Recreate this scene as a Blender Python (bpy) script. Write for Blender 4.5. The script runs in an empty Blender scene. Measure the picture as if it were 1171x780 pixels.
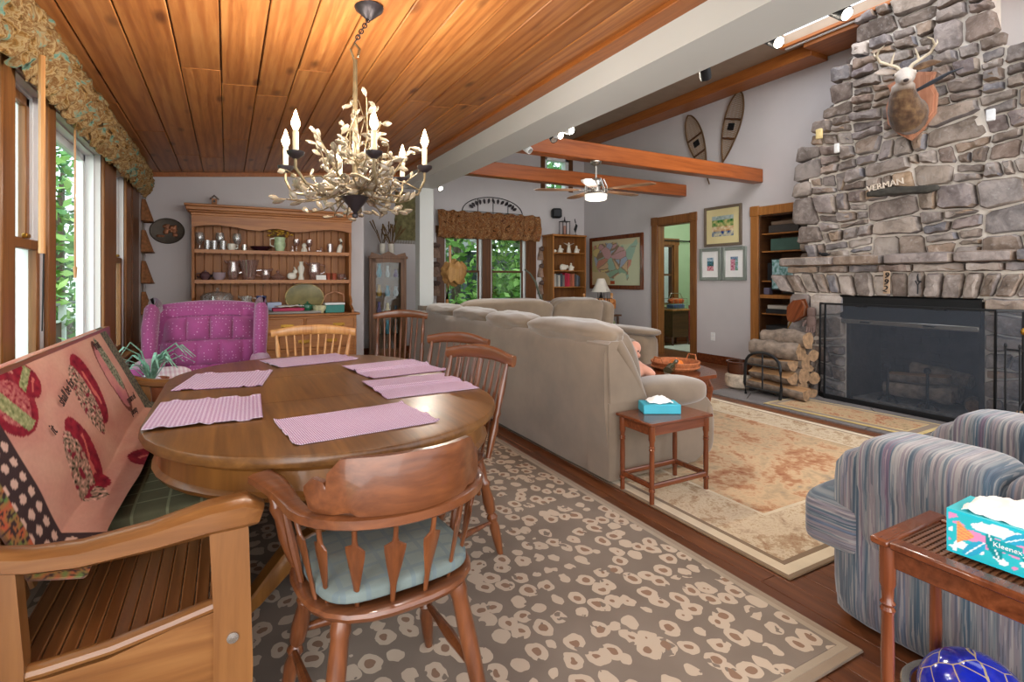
import bpy, bmesh, math, random
from mathutils import Vector, Matrix, noise as mnoise
random.seed(7)
PI = math.pi
SC = bpy.context.scene
COL = SC.collection
R = math.radians

# ------------------------------------------------------------------ colours / materials
def lin(h):
    if not isinstance(h, str): return tuple(h)
    h = h.lstrip('#'); o = []
    for i in (0, 2, 4):
        c = int(h[i:i+2], 16) / 255
        o.append(c / 12.92 if c <= .04045 else ((c + .055) / 1.055) ** 2.4)
    return tuple(o)
def rgba(h): return lin(h) + (1.0,)

class NT:
    def __init__(s, name):
        s.m = bpy.data.materials.new(name); s.m.use_nodes = True
        s.t = s.m.node_tree; s.n = s.t.nodes
        s.out = s.n['Material Output']; s.b = s.n['Principled BSDF']
    def new(s, ty, **k):
        n = s.n.new(ty)
        for a, v in k.items():
            if a in n.inputs and not hasattr(type(n), a): n.inputs[a].default_value = v
            else: setattr(n, a, v)
        return n
    def l(s, a, b): s.t.links.new(a, b)
    def coord(s, scale=(1, 1, 1), rot=(0, 0, 0), kind='Object'):
        tc = s.new('ShaderNodeTexCoord'); mp = s.new('ShaderNodeMapping')
        mp.inputs['Scale'].default_value = scale; mp.inputs['Rotation'].default_value = rot
        s.l(tc.outputs[kind], mp.inputs['Vector']); return mp.outputs['Vector']
    def noise(s, vec, scale, detail=4, rough=.55, dist=0):
        n = s.new('ShaderNodeTexNoise'); n.inputs['Scale'].default_value = scale
        n.inputs['Detail'].default_value = detail; n.inputs['Roughness'].default_value = rough
        n.inputs['Distortion'].default_value = dist; s.l(vec, n.inputs['Vector']); return n.outputs['Fac']
    def voro(s, vec, scale, feature='F1', rnd=1.0, out='Distance'):
        n = s.new('ShaderNodeTexVoronoi'); n.feature = feature; n.inputs['Scale'].default_value = scale
        n.inputs['Randomness'].default_value = rnd; s.l(vec, n.inputs['Vector']); return n.outputs[out]
    def ramp(s, fac, stops, interp='LINEAR'):
        n = s.new('ShaderNodeValToRGB'); cr = n.color_ramp; cr.interpolation = interp
        while len(cr.elements) < len(stops): cr.elements.new(.5)
        for e, (p, c) in zip(cr.elements, stops): e.position = p; e.color = rgba(c)
        s.l(fac, n.inputs['Fac']); return n.outputs['Color']
    def math(s, op, a, b=None, c=None):
        n = s.new('ShaderNodeMath'); n.operation = op
        for i, x in enumerate((a, b, c)):
            if x is None: continue
            if isinstance(x, (int, float)): n.inputs[i].default_value = x
            else: s.l(x, n.inputs[i])
        return n.outputs[0]
    def mix(s, fac, a, b, mode='MIX'):
        n = s.new('ShaderNodeMix'); n.data_type = 'RGBA'; n.blend_type = mode
        for sock, x in ((n.inputs[0], fac), (n.inputs[6], a), (n.inputs[7], b)):
            if isinstance(x, (int, float)): sock.default_value = x
            elif isinstance(x, (str, tuple)): sock.default_value = rgba(x)
            else: s.l(x, sock)
        return n.outputs[2]
    def bump(s, h, strength=.3, dist=.01):
        n = s.new('ShaderNodeBump'); n.inputs['Strength'].default_value = strength
        n.inputs['Distance'].default_value = dist; s.l(h, n.inputs['Height']); s.l(n.outputs['Normal'], s.b.inputs['Normal'])
    def col(s, c):
        if isinstance(c, (str, tuple)): s.b.inputs['Base Color'].default_value = rgba(c)
        else: s.l(c, s.b.inputs['Base Color'])
    def set(s, rough=.5, metal=0, spec=.5, trans=0, ior=1.45, coat=0, sheen=0):
        i = s.b.inputs
        i['Roughness'].default_value = rough; i['Metallic'].default_value = metal
        i['Specular IOR Level'].default_value = spec; i['Transmission Weight'].default_value = trans
        i['IOR'].default_value = ior; i['Coat Weight'].default_value = coat; i['Sheen Weight'].default_value = sheen
        return s
    def island(s):
        return s.new('ShaderNodeNewGeometry').outputs['Random Per Island']

def ramp_f(s, f, lo, hi):
    n = s.new('ShaderNodeMapRange'); n.clamp = True; s.l(f, n.inputs[0]); n.inputs[1].default_value = lo; n.inputs[2].default_value = hi; return n.outputs[0]
NT.ramp_f = ramp_f

def plain(name, c, rough=.5, metal=0, var=.12, vscale=6, bump=0, bscale=40, **k):
    t = NT(name); v = t.coord(); n = t.noise(v, vscale, 3)
    a = lin(c); lo = tuple(x * (1 - var) for x in a); hi = tuple(min(1, x * (1 + var)) for x in a)
    t.col(t.ramp(n, [(.3, lo), (.7, hi)])); t.set(rough, metal, **k)
    if bump: t.bump(t.noise(v, bscale, 4), bump, .01)
    return t.m

def wood(name, c1, c2, c3=None, axis='X', scale=1.0, rough=.35, rnd=False, coat=0, knots=False):
    t = NT(name); st = [18, 18, 18]; st['XYZ'.index(axis)] = 1.2
    v = t.coord(tuple(q * scale for q in st))
    if rnd:
        add = t.new('ShaderNodeVectorMath'); add.operation = 'ADD'; t.l(v, add.inputs[0])
        cb = t.new('ShaderNodeCombineXYZ'); m = t.math('MULTIPLY', t.island(), 37.0)
        for i in range(3): t.l(m, cb.inputs[i])
        t.l(cb.outputs[0], add.inputs[1]); v = add.outputs[0]
    n = t.noise(v, 1.0, 5, .6, 1.2); g = t.noise(v, 5.0, 3, .5)
    f = t.math('ADD', t.math('MULTIPLY', n, .75), t.math('MULTIPLY', g, .3))
    cm = c3 or tuple((x + y) / 2 for x, y in zip(lin(c1), lin(c2)))
    c = t.ramp(f, [(.33, c1), (.5, cm), (.7, c2)])
    if rnd:
        c = t.mix(t.math('MULTIPLY', t.island(), .45), c, tuple(x * .55 for x in lin(c1)))
    if knots:
        wv = t.new('ShaderNodeTexWave'); wv.wave_type = 'BANDS'; wv.bands_direction = 'X'; wv.inputs['Scale'].default_value = .35; wv.inputs['Distortion'].default_value = 9; wv.inputs['Detail'].default_value = 3; wv.inputs['Detail Scale'].default_value = .6; t.l(v, wv.inputs['Vector'])
        c = t.mix(t.math('MULTIPLY', t.ramp_f(wv.outputs['Fac'], .55, .95), .42), c, '#7d3f1a')
        kv = t.coord((6, 2.2, 6)); d = t.voro(kv, 1.0)
        ring = t.ramp(d, [(.0, '#000000'), (.07, '#101010'), (.2, '#ffffff')])
        c = t.mix(t.math('MULTIPLY', t.math('SUBTRACT', 1.0, ring), .75), c, '#4a2410')
    t.col(c); t.set(rough, coat=coat); t.bump(f, .12, .004)
    return t.m

def fabric(name, c, var=.14, rough=.95, wscale=260, strength=.25, vscale=5, sheen=.2):
    t = NT(name); v = t.coord(); n = t.noise(v, vscale, 4)
    a = lin(c); lo = tuple(x * (1 - var) for x in a); hi = tuple(min(1, x * (1 + var)) for x in a)
    t.col(t.ramp(n, [(.3, lo), (.7, hi)])); t.set(rough, spec=.2, sheen=sheen)
    t.bump(t.noise(v, wscale, 2), strength, .003); return t.m

def glassy(name, tint='#ffffff', f=.82, rough=.03, diff=None):
    """thin clear glass: mostly transparent, a little reflection"""
    t = NT(name); tr = t.new('ShaderNodeBsdfTransparent'); tr.inputs[0].default_value = rgba(tint)
    gl = t.new('ShaderNodeBsdfGlossy'); gl.inputs['Roughness'].default_value = rough
    mx = t.new('ShaderNodeMixShader'); mx.inputs[0].default_value = 1 - f
    t.l(tr.outputs[0], mx.inputs[1])
    if diff:
        df = t.new('ShaderNodeBsdfDiffuse'); df.inputs[0].default_value = rgba(diff)
        m2 = t.new('ShaderNodeMixShader'); m2.inputs[0].default_value = .45
        t.l(gl.outputs[0], m2.inputs[1]); t.l(df.outputs[0], m2.inputs[2]); t.l(m2.outputs[0], mx.inputs[2])
    else: t.l(gl.outputs[0], mx.inputs[2])
    t.l(mx.outputs[0], t.out.inputs['Surface']); return t.m

def emit(name, c, s):
    t = NT(name); t.col(c); t.b.inputs['Emission Color'].default_value = rgba(c); t.b.inputs['Emission Strength'].default_value = s
    return t.m

def vcol(name, rough=.9, wscale=200, strength=.2):
    t = NT(name); a = t.new('ShaderNodeAttribute'); a.attribute_name = 'Col'
    t.col(a.outputs['Color']); t.set(rough, spec=.25)
    if strength: t.bump(t.noise(t.coord(), wscale, 2), strength, .003)
    return t.m

# ------------------------------------------------------------------ mesh builder
class MB:
    def __init__(s): s.v = []; s.f = []; s.mi = []; s.c = None; s.M = Matrix.Identity(4); s.cur = 0
    def at(s, loc=(0, 0, 0), rz=0, rx=0, ry=0, sc=1):
        s.M = Matrix.Translation(loc) @ Matrix.Rotation(rz, 4, 'Z') @ Matrix.Rotation(ry, 4, 'Y') @ Matrix.Rotation(rx, 4, 'X') @ Matrix.Scale(sc, 4); return s
    def mtx(s, M): s.M = M; return s
    def m(s, i): s.cur = i; return s
    def add(s, vs, fs, col=None):
        o = len(s.v); s.v += [tuple(s.M @ Vector(p)) for p in vs]
        for f in fs: s.f.append(tuple(i + o for i in f)); s.mi.append(s.cur)
        if col is not None:
            if s.c is None: s.c = []
            s.c += [(1, 1, 1)] * (o - len(s.c)) + list(col)
        return s
    def box(s, x0, x1, y0, y1, z0, z1, b=0.0):
        cx, cy, cz = (x0+x1)/2, (y0+y1)/2, (z0+z1)/2; h = (abs(x1-x0)/2, abs(y1-y0)/2, abs(z1-z0)/2)
        b = min(b, min(h) * .95)
        if b <= 0:
            vs = [(cx+sx*h[0], cy+sy*h[1], cz+sz*h[2]) for sx in (-1, 1) for sy in (-1, 1) for sz in (-1, 1)]
            return s.add(vs, [(0, 1, 3, 2), (4, 6, 7, 5), (0, 4, 5, 1), (2, 3, 7, 6), (0, 2, 6, 4), (1, 5, 7, 3)])
        vs = []; ix = {}
        for sx in (-1, 1):
            for sy in (-1, 1):
                for sz in (-1, 1):
                    sg = (sx, sy, sz)
                    for k in range(3):
                        ix[(sx, sy, sz, k)] = len(vs)
                        vs.append(tuple((cx, cy, cz)[i] + sg[i] * (h[i] - (0 if i == k else b)) for i in range(3)))
        fs = []
        for k in range(3):
            i, j = (k+1) % 3, (k+2) % 3
            for sk in (-1, 1):
                q = []
                for a, bb in ((-1, -1), (1, -1), (1, 1), (-1, 1)):
                    sg = [0, 0, 0]; sg[k] = sk; sg[i] = a; sg[j] = bb; q.append(ix[(*sg, k)])
                fs.append(q if sk > 0 else q[::-1])
        for m in range(3):
            k, l = (m+1) % 3, (m+2) % 3
            for sk in (-1, 1):
                for sl in (-1, 1):
                    q = []
                    for sm, ax in ((-1, k), (1, k), (1, l), (-1, l)):
                        sg = [0, 0, 0]; sg[k] = sk; sg[l] = sl; sg[m] = sm; q.append(ix[(*sg, ax)])
                    fs.append(q)
        for sx in (-1, 1):
            for sy in (-1, 1):
                for sz in (-1, 1): fs.append([ix[(sx, sy, sz, k)] for k in range(3)])
        c = Vector((cx, cy, cz)); out = []
        for f in fs:
            p = [Vector(vs[i]) for i in f]; n = (p[1]-p[0]).cross(p[2]-p[0]); ce = sum(p, Vector()) / len(p)
            out.append(f if n.dot(ce - c) >= 0 else f[::-1])
        return s.add(vs, out)
    def cbox(s, c, d, b=0): return s.box(c[0]-d[0]/2, c[0]+d[0]/2, c[1]-d[1]/2, c[1]+d[1]/2, c[2]-d[2]/2, c[2]+d[2]/2, b)
    def sweep(s, pts, prof, ra, rb=None, up=(0, 0, 1), cap=True, closed=False):
        """sweep a closed unit profile [(a,b)] along pts with half sizes ra (side), rb (up)"""
        P = [Vector(p) for p in pts]; n = len(P); k = len(prof); up = Vector(up)
        if isinstance(ra, (int, float)): ra = [ra] * n
        if rb is None: rb = ra
        if isinstance(rb, (int, float)): rb = [rb] * n
        vs = []; prev = None
        for i in range(n):
            if closed: t = P[(i+1) % n] - P[i-1]
            else: t = P[min(i+1, n-1)] - P[max(i-1, 0)]
            t = t.normalized() if t.length > 1e-9 else Vector((0, 0, 1))
            u = up - t * up.dot(t)
            if u.length < .05:
                u = prev - t * prev.dot(t) if prev is not None else (Vector((1, 0, 0)) - t * t.x if abs(t.x) < .9 else Vector((0, 1, 0)) - t * t.y)
            u.normalize(); prev = u; sd = t.cross(u)
            for a, b in prof: vs.append(tuple(P[i] + sd * (a * ra[i]) + u * (b * rb[i])))
        fs = []
        for i in range(n if closed else n-1):
            for j in range(k):
                a = i*k+j; b = i*k+(j+1) % k; i2 = (i+1) % n
                fs.append((a, b, i2*k+(j+1) % k, i2*k+j))
        if cap and not closed:
            fs.append(tuple(range(k))[::-1]); fs.append(tuple((n-1)*k+j for j in range(k)))
        return s.add(vs, fs)
    def tube(s, pts, r, n=8, rb=None, up=(0, 0, 1), cap=True, closed=False):
        return s.sweep(pts, [(math.cos(2*PI*j/n), math.sin(2*PI*j/n)) for j in range(n)], r, rb, up, cap, closed)
    def bar(s, pts, w, h, up=(0, 0, 1), b=.25, closed=False):
        q = 1-b
        return s.sweep(pts, [(1, -q), (1, q), (q, 1), (-q, 1), (-1, q), (-1, -q), (-q, -1), (q, -1)], w/2 if not isinstance(w, list) else [x/2 for x in w], h/2 if not isinstance(h, list) else [x/2 for x in h], up, True, closed)
    def turned(s, p0, p1, prof, n=10):
        """lathe along an arbitrary axis; prof = [(t 0..1, r)]"""
        a, b = Vector(p0), Vector(p1)
        return s.tube([a.lerp(b, t) for t, _ in prof], [r for _, r in prof], n, up=(0, 1, 0) if abs((b-a).normalized().y) < .8 else (1, 0, 0))
    def lathe(s, prof, c=(0, 0, 0), n=20, sx=1, sy=1):
        vs = []; fs = []; k = len(prof)
        for r, z in prof:
            for j in range(n):
                a = 2*PI*j/n; vs.append((c[0]+r*sx*math.cos(a), c[1]+r*sy*math.sin(a), c[2]+z))
        for i in range(k-1):
            for j in range(n): fs.append((i*n+j, i*n+(j+1) % n, (i+1)*n+(j+1) % n, (i+1)*n+j))
        if prof[0][0] > 1e-5: fs.append(tuple(range(n))[::-1])
        if prof[-1][0] > 1e-5: fs.append(tuple((k-1)*n+j for j in range(n)))
        return s.add(vs, fs)
    def prism(s, poly, axis, a, b):
        """extrude polygon; axis Z: poly=(x,y); X: poly=(y,z); Y: poly=(x,z)"""
        n = len(poly)
        def p(q, h): return (q[0], q[1], h) if axis == 'Z' else ((h, q[0], q[1]) if axis == 'X' else (q[0], h, q[1]))
        vs = [p(q, a) for q in poly] + [p(q, b) for q in poly]
        fs = [tuple(range(n))[::-1], tuple(range(n, 2*n))] + [(i, (i+1) % n, n+(i+1) % n, n+i) for i in range(n)]
        return s.add(vs, fs)
    def surf(s, fn, nu, nv, col=None, closed_u=False):
        vs = []; cs = [] if col else None
        for i in range(nu+1):
            for j in range(nv+1):
                u, v = i/nu, j/nv; vs.append(fn(u, v))
                if col: cs.append(lin(col(u, v)))
        fs = [(i*(nv+1)+j, (i+1)*(nv+1)+j, (i+1)*(nv+1)+j+1, i*(nv+1)+j+1) for i in range(nu) for j in range(nv)]
        return s.add(vs, fs, cs)
    def slab(s, fn, nu, nv, th, col=None, back='#8a7a6a', nrm=(0, 0, 1)):
        """surface with thickness th along -nrm, closed"""
        N = Vector(nrm) * th; vs = []; cs = []
        for k in (0, 1):
            for i in range(nu+1):
                for j in range(nv+1):
                    p = Vector(fn(i/nu, j/nv)); vs.append(tuple(p - N*k))
                    if col: cs.append(lin(col(i/nu, j/nv)) if k == 0 else lin(back))
        W = nv+1; o = (nu+1)*W; fs = []
        for i in range(nu):
            for j in range(nv):
                q = (i*W+j, (i+1)*W+j, (i+1)*W+j+1, i*W+j+1); fs.append(q); fs.append(tuple(x+o for x in q[::-1]))
        for i in range(nu):
            for j in (0, nv):
                a, b = i*W+j, (i+1)*W+j; fs.append((a, a+o, b+o, b) if j == 0 else (a, b, b+o, a+o))
        for j in range(nv):
            for i in (0, nu):
                a, b = i*W+j, i*W+j+1; fs.append((a, b, b+o, a+o) if i == 0 else (a, a+o, b+o, b))
        return s.add(vs, fs, cs if col else None)
    def ell(s, c, r, n=14, m=9):
        prof = [(math.sin(PI*i/m), -math.cos(PI*i/m)) for i in range(m+1)]
        vs = []; fs = []
        M0 = s.M; s.M = M0 @ Matrix.Translation(c) @ Matrix.Diagonal((r[0], r[1], r[2], 1))
        s.lathe([(max(q[0], 0), q[1]) for q in prof], n=n); s.M = M0; return s
    def cush(s, c, d, k=5, n=8, fn=None, rz=0):
        """rounded box with centre c, size d; k: squareness; fn(x,y,z unit)->scale or offset"""
        idx = {}; vs = []; fs = []
        def vert(p):
            key = tuple(round(x, 5) for x in p)
            if key not in idx:
                L = sum(abs(x)**k for x in p) ** (1/k); q = [x/L for x in p]
                if fn: q = fn(*q)
                x, y, z = (q[i]*d[i]/2 for i in range(3))
                cr, sr = math.cos(rz), math.sin(rz)
                idx[key] = len(vs); vs.append((c[0]+x*cr-y*sr, c[1]+x*sr+y*cr, c[2]+z))
            return idx[key]
        for a in range(3):
            for sg in (-1, 1):
                for i in range(n):
                    for j in range(n):
                        q = []
                        for di, dj in ((0, 0), (1, 0), (1, 1), (0, 1)):
                            p = [0, 0, 0]; p[a] = sg; p[(a+1) % 3] = -1+2*(i+di)/n; p[(a+2) % 3] = -1+2*(j+dj)/n
                            q.append(vert(p))
                        fs.append(q if sg > 0 else q[::-1])
        return s.add(vs, fs)
    def text(s, txt, size, M, ext=.001):
        cu = bpy.data.curves.new('t', 'FONT'); cu.body = txt; cu.size = size; cu.extrude = ext; cu.align_x = 'CENTER'; cu.align_y = 'CENTER'; cu.resolution_u = 3
        o = bpy.data.objects.new('t', cu); COL.objects.link(o)
        dg = bpy.context.evaluated_depsgraph_get(); me = bpy.data.meshes.new_from_object(o.evaluated_get(dg))
        M0 = s.M; s.M = M0 @ M
        s.add([tuple(v.co) for v in me.vertices], [tuple(p.vertices) for p in me.polygons]); s.M = M0
        bpy.data.objects.remove(o); bpy.data.curves.remove(cu); bpy.data.meshes.remove(me); return s
    def build(s, name, mats, parent=None, loc=None, rz=None, ang=38, label=None, cat=None, group=None, kind=None, rot=None, recalc=True):
        me = bpy.data.meshes.new(name); me.from_pydata(s.v, [], s.f)
        if not isinstance(mats, (list, tuple)): mats = [mats]
        for m in mats: me.materials.append(m)
        if len(mats) > 1: me.polygons.foreach_set('material_index', s.mi)
        if recalc:
            bm = bmesh.new(); bm.from_mesh(me); bmesh.ops.recalc_face_normals(bm, faces=bm.faces); bm.to_mesh(me); bm.free()
        if s.c is not None:
            at = me.color_attributes.new('Col', 'FLOAT_COLOR', 'POINT'); cc = s.c + [(1, 1, 1)] * (len(s.v) - len(s.c))
            for i, c in enumerate(cc): at.data[i].color = (*c, 1)
        me.polygons.foreach_set('use_smooth', [True] * len(me.polygons)); me.set_sharp_from_angle(angle=R(ang)); me.update()
        o = bpy.data.objects.new(name, me); COL.objects.link(o)
        if parent: o.parent = parent
        if loc: o.location = loc
        if rz is not None: o.rotation_euler = (0, 0, rz)
        if rot is not None: o.rotation_euler = rot
        return tag(o, label, cat, group, kind)

def tag(o, label=None, cat=None, group=None, kind=None):
    if label: o['label'] = label
    if cat: o['category'] = cat
    if group: o['group'] = group
    if kind: o['kind'] = kind
    return o
def thing(name, label, cat, loc=(0, 0, 0), rz=0, group=None, rot=None):
    o = bpy.data.objects.new(name, None); COL.objects.link(o); o.location = loc
    o.rotation_euler = rot if rot else (0, 0, rz); o.empty_display_size = .05
    return tag(o, label, cat, group)
def dup(root, loc, rz, label=None, group=None, sc=None):
    def cp(o, par):
        c = o.copy(); COL.objects.link(c)
        if par: c.parent = par
        for ch in [x for x in COL.objects if x.parent == o]: cp(ch, c)
        return c
    r = cp(root, None); r.location = loc; r.rotation_euler = (0, 0, rz)
    if sc: r.scale = (sc, sc, sc)
    if label: r['label'] = label
    if group: r['group'] = group
    return r
def remesh(o, vox, smooth=0):
    md = o.modifiers.new('r', 'REMESH'); md.mode = 'VOXEL'; md.voxel_size = vox
    if smooth:
        m2 = o.modifiers.new('s', 'SMOOTH'); m2.iterations = smooth; m2.factor = .5
    dg = bpy.context.evaluated_depsgraph_get(); me = bpy.data.meshes.new_from_object(o.evaluated_get(dg))
    o.modifiers.clear(); old = o.data; mats = [m for m in old.materials]; o.data = me
    me.materials.clear()
    for m in mats: me.materials.append(m)
    me.polygons.foreach_set('use_smooth', [True] * len(me.polygons)); bpy.data.meshes.remove(old)

def pip(x, y, poly):
    r = False; n = len(poly)
    for i in range(n):
        x1, y1 = poly[i]; x2, y2 = poly[(i+1) % n]
        if (y1 > y) != (y2 > y) and x < (x2-x1)*(y-y1)/(y2-y1)+x1: r = not r
    return r
def lerp(a, b, t): return a + (b-a)*t
def mixc(a, b, t): return tuple(lerp(x, y, t) for x, y in zip(lin(a), lin(b)))
def fbm(x, y, z=0, o=3):
    return mnoise.fractal(Vector((x, y, z)), 1.0, 2.0, o)   # about -1..1
# ------------------------------------------------------------------ materials
M = {}
M['wall'] = plain('wall_paint', '#c9c4c4', .85, var=.03, vscale=2, bump=.08, bscale=60)
M['white_paint'] = plain('white_paint', '#c8cac6', .7, var=.02, vscale=2, bump=.05, bscale=40)
M['green_paint'] = plain('green_paint', '#9fb894', .8, var=.03)
M['pine'] = wood('pine_boards', '#93572a', '#c98a4c', '#b5723a', 'Y', .8, .42, rnd=True, knots=True)
M['pine_dark'] = wood('pine_trim', '#84491f', '#b0692f', None, 'Y', 1, .4)
M['beam'] = wood('beam_fir', '#7a3c18', '#a85c2c', None, 'X', .7, .3)
M['casing'] = wood('oak_casing', '#61391c', '#8a5a2d', None, 'Z', 1, .4)
M['casing_y'] = wood('oak_casing_y', '#6d431f', '#99652f', None, 'Y', 1, .4)
M['casing_dark'] = wood('walnut_casing', '#4a2c16', '#6e4423', None, 'Z', 1, .4)
M['floor'] = wood('plank_floor', '#55301b', '#8a5531', '#6f4227', 'Y', .8, .3, rnd=True)
M['oak'] = wood('oak_table', '#533519', '#83592e', '#6b4724', 'Y', .7, .33, coat=.1)
M['oak_edge'] = wood('oak_rim', '#5b3717', '#8e5e2c', None, 'Z', .3, .3, coat=.2)
M['hutch'] = wood('hutch_pine', '#8d5227', '#bb7b41', None, 'X', .9, .4)
M['hutch_back'] = wood('hutch_back', '#80491f', '#a96f3b', None, 'Z', .9, .5)
M['maple'] = wood('maple_chair', '#492814', '#774526', '#5f351d', 'Z', .8, .28, coat=.3)
M['maple_x'] = wood('maple_chair_x', '#522c17', '#7d4a2a', '#673b21', 'X', .8, .28, coat=.3)
M['blond'] = wood('blond_chair', '#9a6333', '#c7935a', None, 'Z', .8, .3, coat=.2)
M['bench'] = wood('bench_maple', '#6f4522', '#996a3c', '#83552c', 'X', .7, .3, coat=.2)
M['bench_z'] = wood('bench_post', '#6f4522', '#966639', None, 'Z', .7, .3, coat=.2)
M['bench_y'] = wood('bench_slat', '#6b4020', '#96623a', '#80502a', 'Y', .7, .28, rnd=True, coat=.2)
M['cherry'] = wood('cherry_wood', '#4c2412', '#7d4426', '#65331b', 'X', .8, .25, coat=.3)
M['cherry_z'] = wood('cherry_leg', '#4c2412', '#7d4426', '#65331b', 'Z', .8, .25, coat=.3)
M['dkwood'] = wood('dark_wood', '#3a2113', '#5c3a20', None, 'X', .8, .4)
M['shelfwood'] = wood('shelf_oak', '#8a5526', '#b57a3f', None, 'Z', .8, .4)
M['black'] = plain('black_metal', '#1b1c1e', .45, .4, var=.1)
M['iron'] = plain('wrought_iron', '#26272a', .5, .6, var=.15)
M['bronze'] = plain('bronze_metal', '#3a3436', .4, .6, var=.2)
M['twig'] = plain('antique_twig', '#7b6a4e', .4, .6, var=.2, vscale=30)
M['steel'] = plain('brushed_nickel', '#b8b4ac', .25, .9, var=.05)
M['brass'] = plain('aged_brass', '#b5893a', .3, .9, var=.1)
M['white'] = plain('white_vinyl', '#e3e6e6', .5, var=.02)
M['ivory'] = plain('ivory_ceramic', '#e2ddcf', .25, var=.04)
M['paper'] = plain('paper_white', '#eceae6', .9, var=.03)
M['taupe'] = fabric('taupe_microfibre', '#796958', .2, vscale=3, strength=.12, sheen=.5)
M['magenta'] = None
M['pane'] = glassy('window_pane', '#eef6f4', .93, .02)
M['cab_pane'] = glassy('cabinet_pane', '#f2f6f6', .985, .02)
M['glass'] = glassy('clear_glass', '#f4f4f2', .6, .05, '#d8cfca')
M['pinkglass'] = glassy('pink_glass', '#ead0c8', .5, .08, '#d3b0a6')
M['blueglass'] = glassy('blue_glass', '#b8ccef', .6, .05, '#7d97d0')
M['bulb'] = emit('bulb_glow', '#ffe2b0', 14)
M['spot'] = emit('spot_glow', '#fff0d8', 18)
M['crystal'] = plain('glass_leaf', '#a99a82', .1, 0, var=.2, vscale=40, spec=.9, trans=.45)
M['candle'] = plain('candle_sleeve', '#d8c7a4', .5, var=.05)

def dots_fabric(name, base, dot, scale, size):
    t = NT(name); v = t.coord(); d = t.voro(v, scale, rnd=.35); n = t.noise(v, 5, 3)
    a = lin(base); b = t.ramp(n, [(.3, tuple(x*.85 for x in a)), (.7, tuple(min(1, x*1.12) for x in a))])
    k = t.math('LESS_THAN', d, size); t.col(t.mix(t.math('MULTIPLY', k, .75), b, dot)); t.set(.9, spec=.2, sheen=.4)
    t.bump(t.noise(v, 250, 2), .15, .003); return t.m
M['magenta'] = dots_fabric('magenta_fabric', '#96467a', '#cfa8c2', 40, .19)

def gingham(name, c1, c2, s, rz=0):
    t = NT(name); v = t.coord(); sx = t.new('ShaderNodeSeparateXYZ'); t.l(v, sx.inputs[0])
    a = t.math('SINE', t.math('MULTIPLY', sx.outputs[0], s)); b = t.math('SINE', t.math('MULTIPLY', sx.outputs[1], s * .5))
    f = t.math('ADD', t.math('MULTIPLY', t.math('GREATER_THAN', a, 0), .6), t.math('MULTIPLY', t.math('GREATER_THAN', b, 0), .3))
    t.col(t.ramp(f, [(.0, c1), (.95, c2)])); t.set(.9, spec=.2); t.bump(t.math('ADD', a, b), .35, .002); return t.m
M['mat'] = gingham('pink_gingham', '#d3c5d3', '#97608a', 900)

def plaid(name, base, line, s, w=.93, line2=None):
    t = NT(name); v = t.coord(); sx = t.new('ShaderNodeSeparateXYZ'); t.l(v, sx.inputs[0])
    a = t.math('GREATER_THAN', t.math('SINE', t.math('MULTIPLY', sx.outputs[0], s)), w)
    b = t.math('GREATER_THAN', t.math('SINE', t.math('MULTIPLY', sx.outputs[1], s)), w)
    n = t.noise(v, 9, 3); k = lin(base)
    c = t.ramp(n, [(.3, tuple(x*.85 for x in k)), (.7, tuple(min(1, x*1.12) for x in k))])
    t.col(t.mix(t.math('MULTIPLY', t.math('MAXIMUM', a, b), .55), c, line)); t.set(.95, spec=.15)
    t.bump(t.noise(v, 220, 2), .2, .003); return t.m
M['plaid_blue'] = plaid('blue_plaid', '#6c7672', '#5d6a70', 110, .8)
M['plaid_olive'] = plaid('olive_plaid', '#5c5a44', '#8e9070', 62, .965)

def leopard():
    t = NT('leopard_rug'); v = t.coord((1, .82, 1))
    w = t.new('ShaderNodeVectorMath'); w.operation = 'ADD'
    nn = t.new('ShaderNodeTexNoise'); nn.inputs['Scale'].default_value = 14; t.l(v, nn.inputs['Vector'])
    sc = t.new('ShaderNodeVectorMath'); sc.operation = 'SCALE'; sc.inputs['Scale'].default_value = .045; t.l(nn.outputs['Color'], sc.inputs[0])
    t.l(v, w.inputs[0]); t.l(sc.outputs[0], w.inputs[1])
    d = t.voro(w.outputs[0], 12.5, rnd=.62); gap = t.noise(v, 17, 2)
    base = t.ramp(t.noise(v, 3, 3), [(.3, '#776b60'), (.7, '#867a6e')])
    ring = t.math('MULTIPLY', t.math('GREATER_THAN', d, .2), t.math('LESS_THAN', d, .44))
    ring = t.math('MULTIPLY', ring, t.math('GREATER_THAN', gap, .37))
    mid = t.math('LESS_THAN', d, .21)
    c = t.mix(mid, base, '#8a6f5c'); c = t.mix(ring, c, '#bcab97')
    t.col(c); t.set(1, spec=.1); t.bump(t.noise(t.coord((40, 220, 40)), 3, 2), .35, .004); return t.m
M['leopard'] = leopard()
M['rug_edge'] = fabric('rug_binding', '#8d7a64', .1)

def oriental(name, c, sc=1.0):
    t = NT(name); v = t.coord()
    n1 = t.noise(v, 1.7*sc, 3, .6, 1.5); n2 = t.noise(v, 9*sc, 4, .7, 1.2); n3 = t.noise(v, 30*sc, 2, .6)
    f = t.math('ADD', t.math('MULTIPLY', n1, .55), t.math('ADD', t.math('MULTIPLY', n2, .35), t.math('MULTIPLY', n3, .2)))
    col = t.ramp(f, [(.34, c[0]), (.46, c[1]), (.54, c[2]), (.6, c[3]), (.72, c[4])])
    t.col(col); t.set(1, spec=.1); t.bump(t.noise(v, 180, 2), .3, .004); return t.m
M['rug_field'] = oriental('oriental_field', ['#857c74', '#b09878', '#c6a885', '#b08462', '#8c4f38'])
M['rug_border'] = oriental('oriental_border', ['#8d7660', '#bba58a', '#cdbb9f', '#b29a7c', '#946b52'], 3)
M['rug_line'] = fabric('oriental_line', '#cbb99b', .12)
M['rug_dark'] = fabric('oriental_band', '#7a6349', .15)
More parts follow.
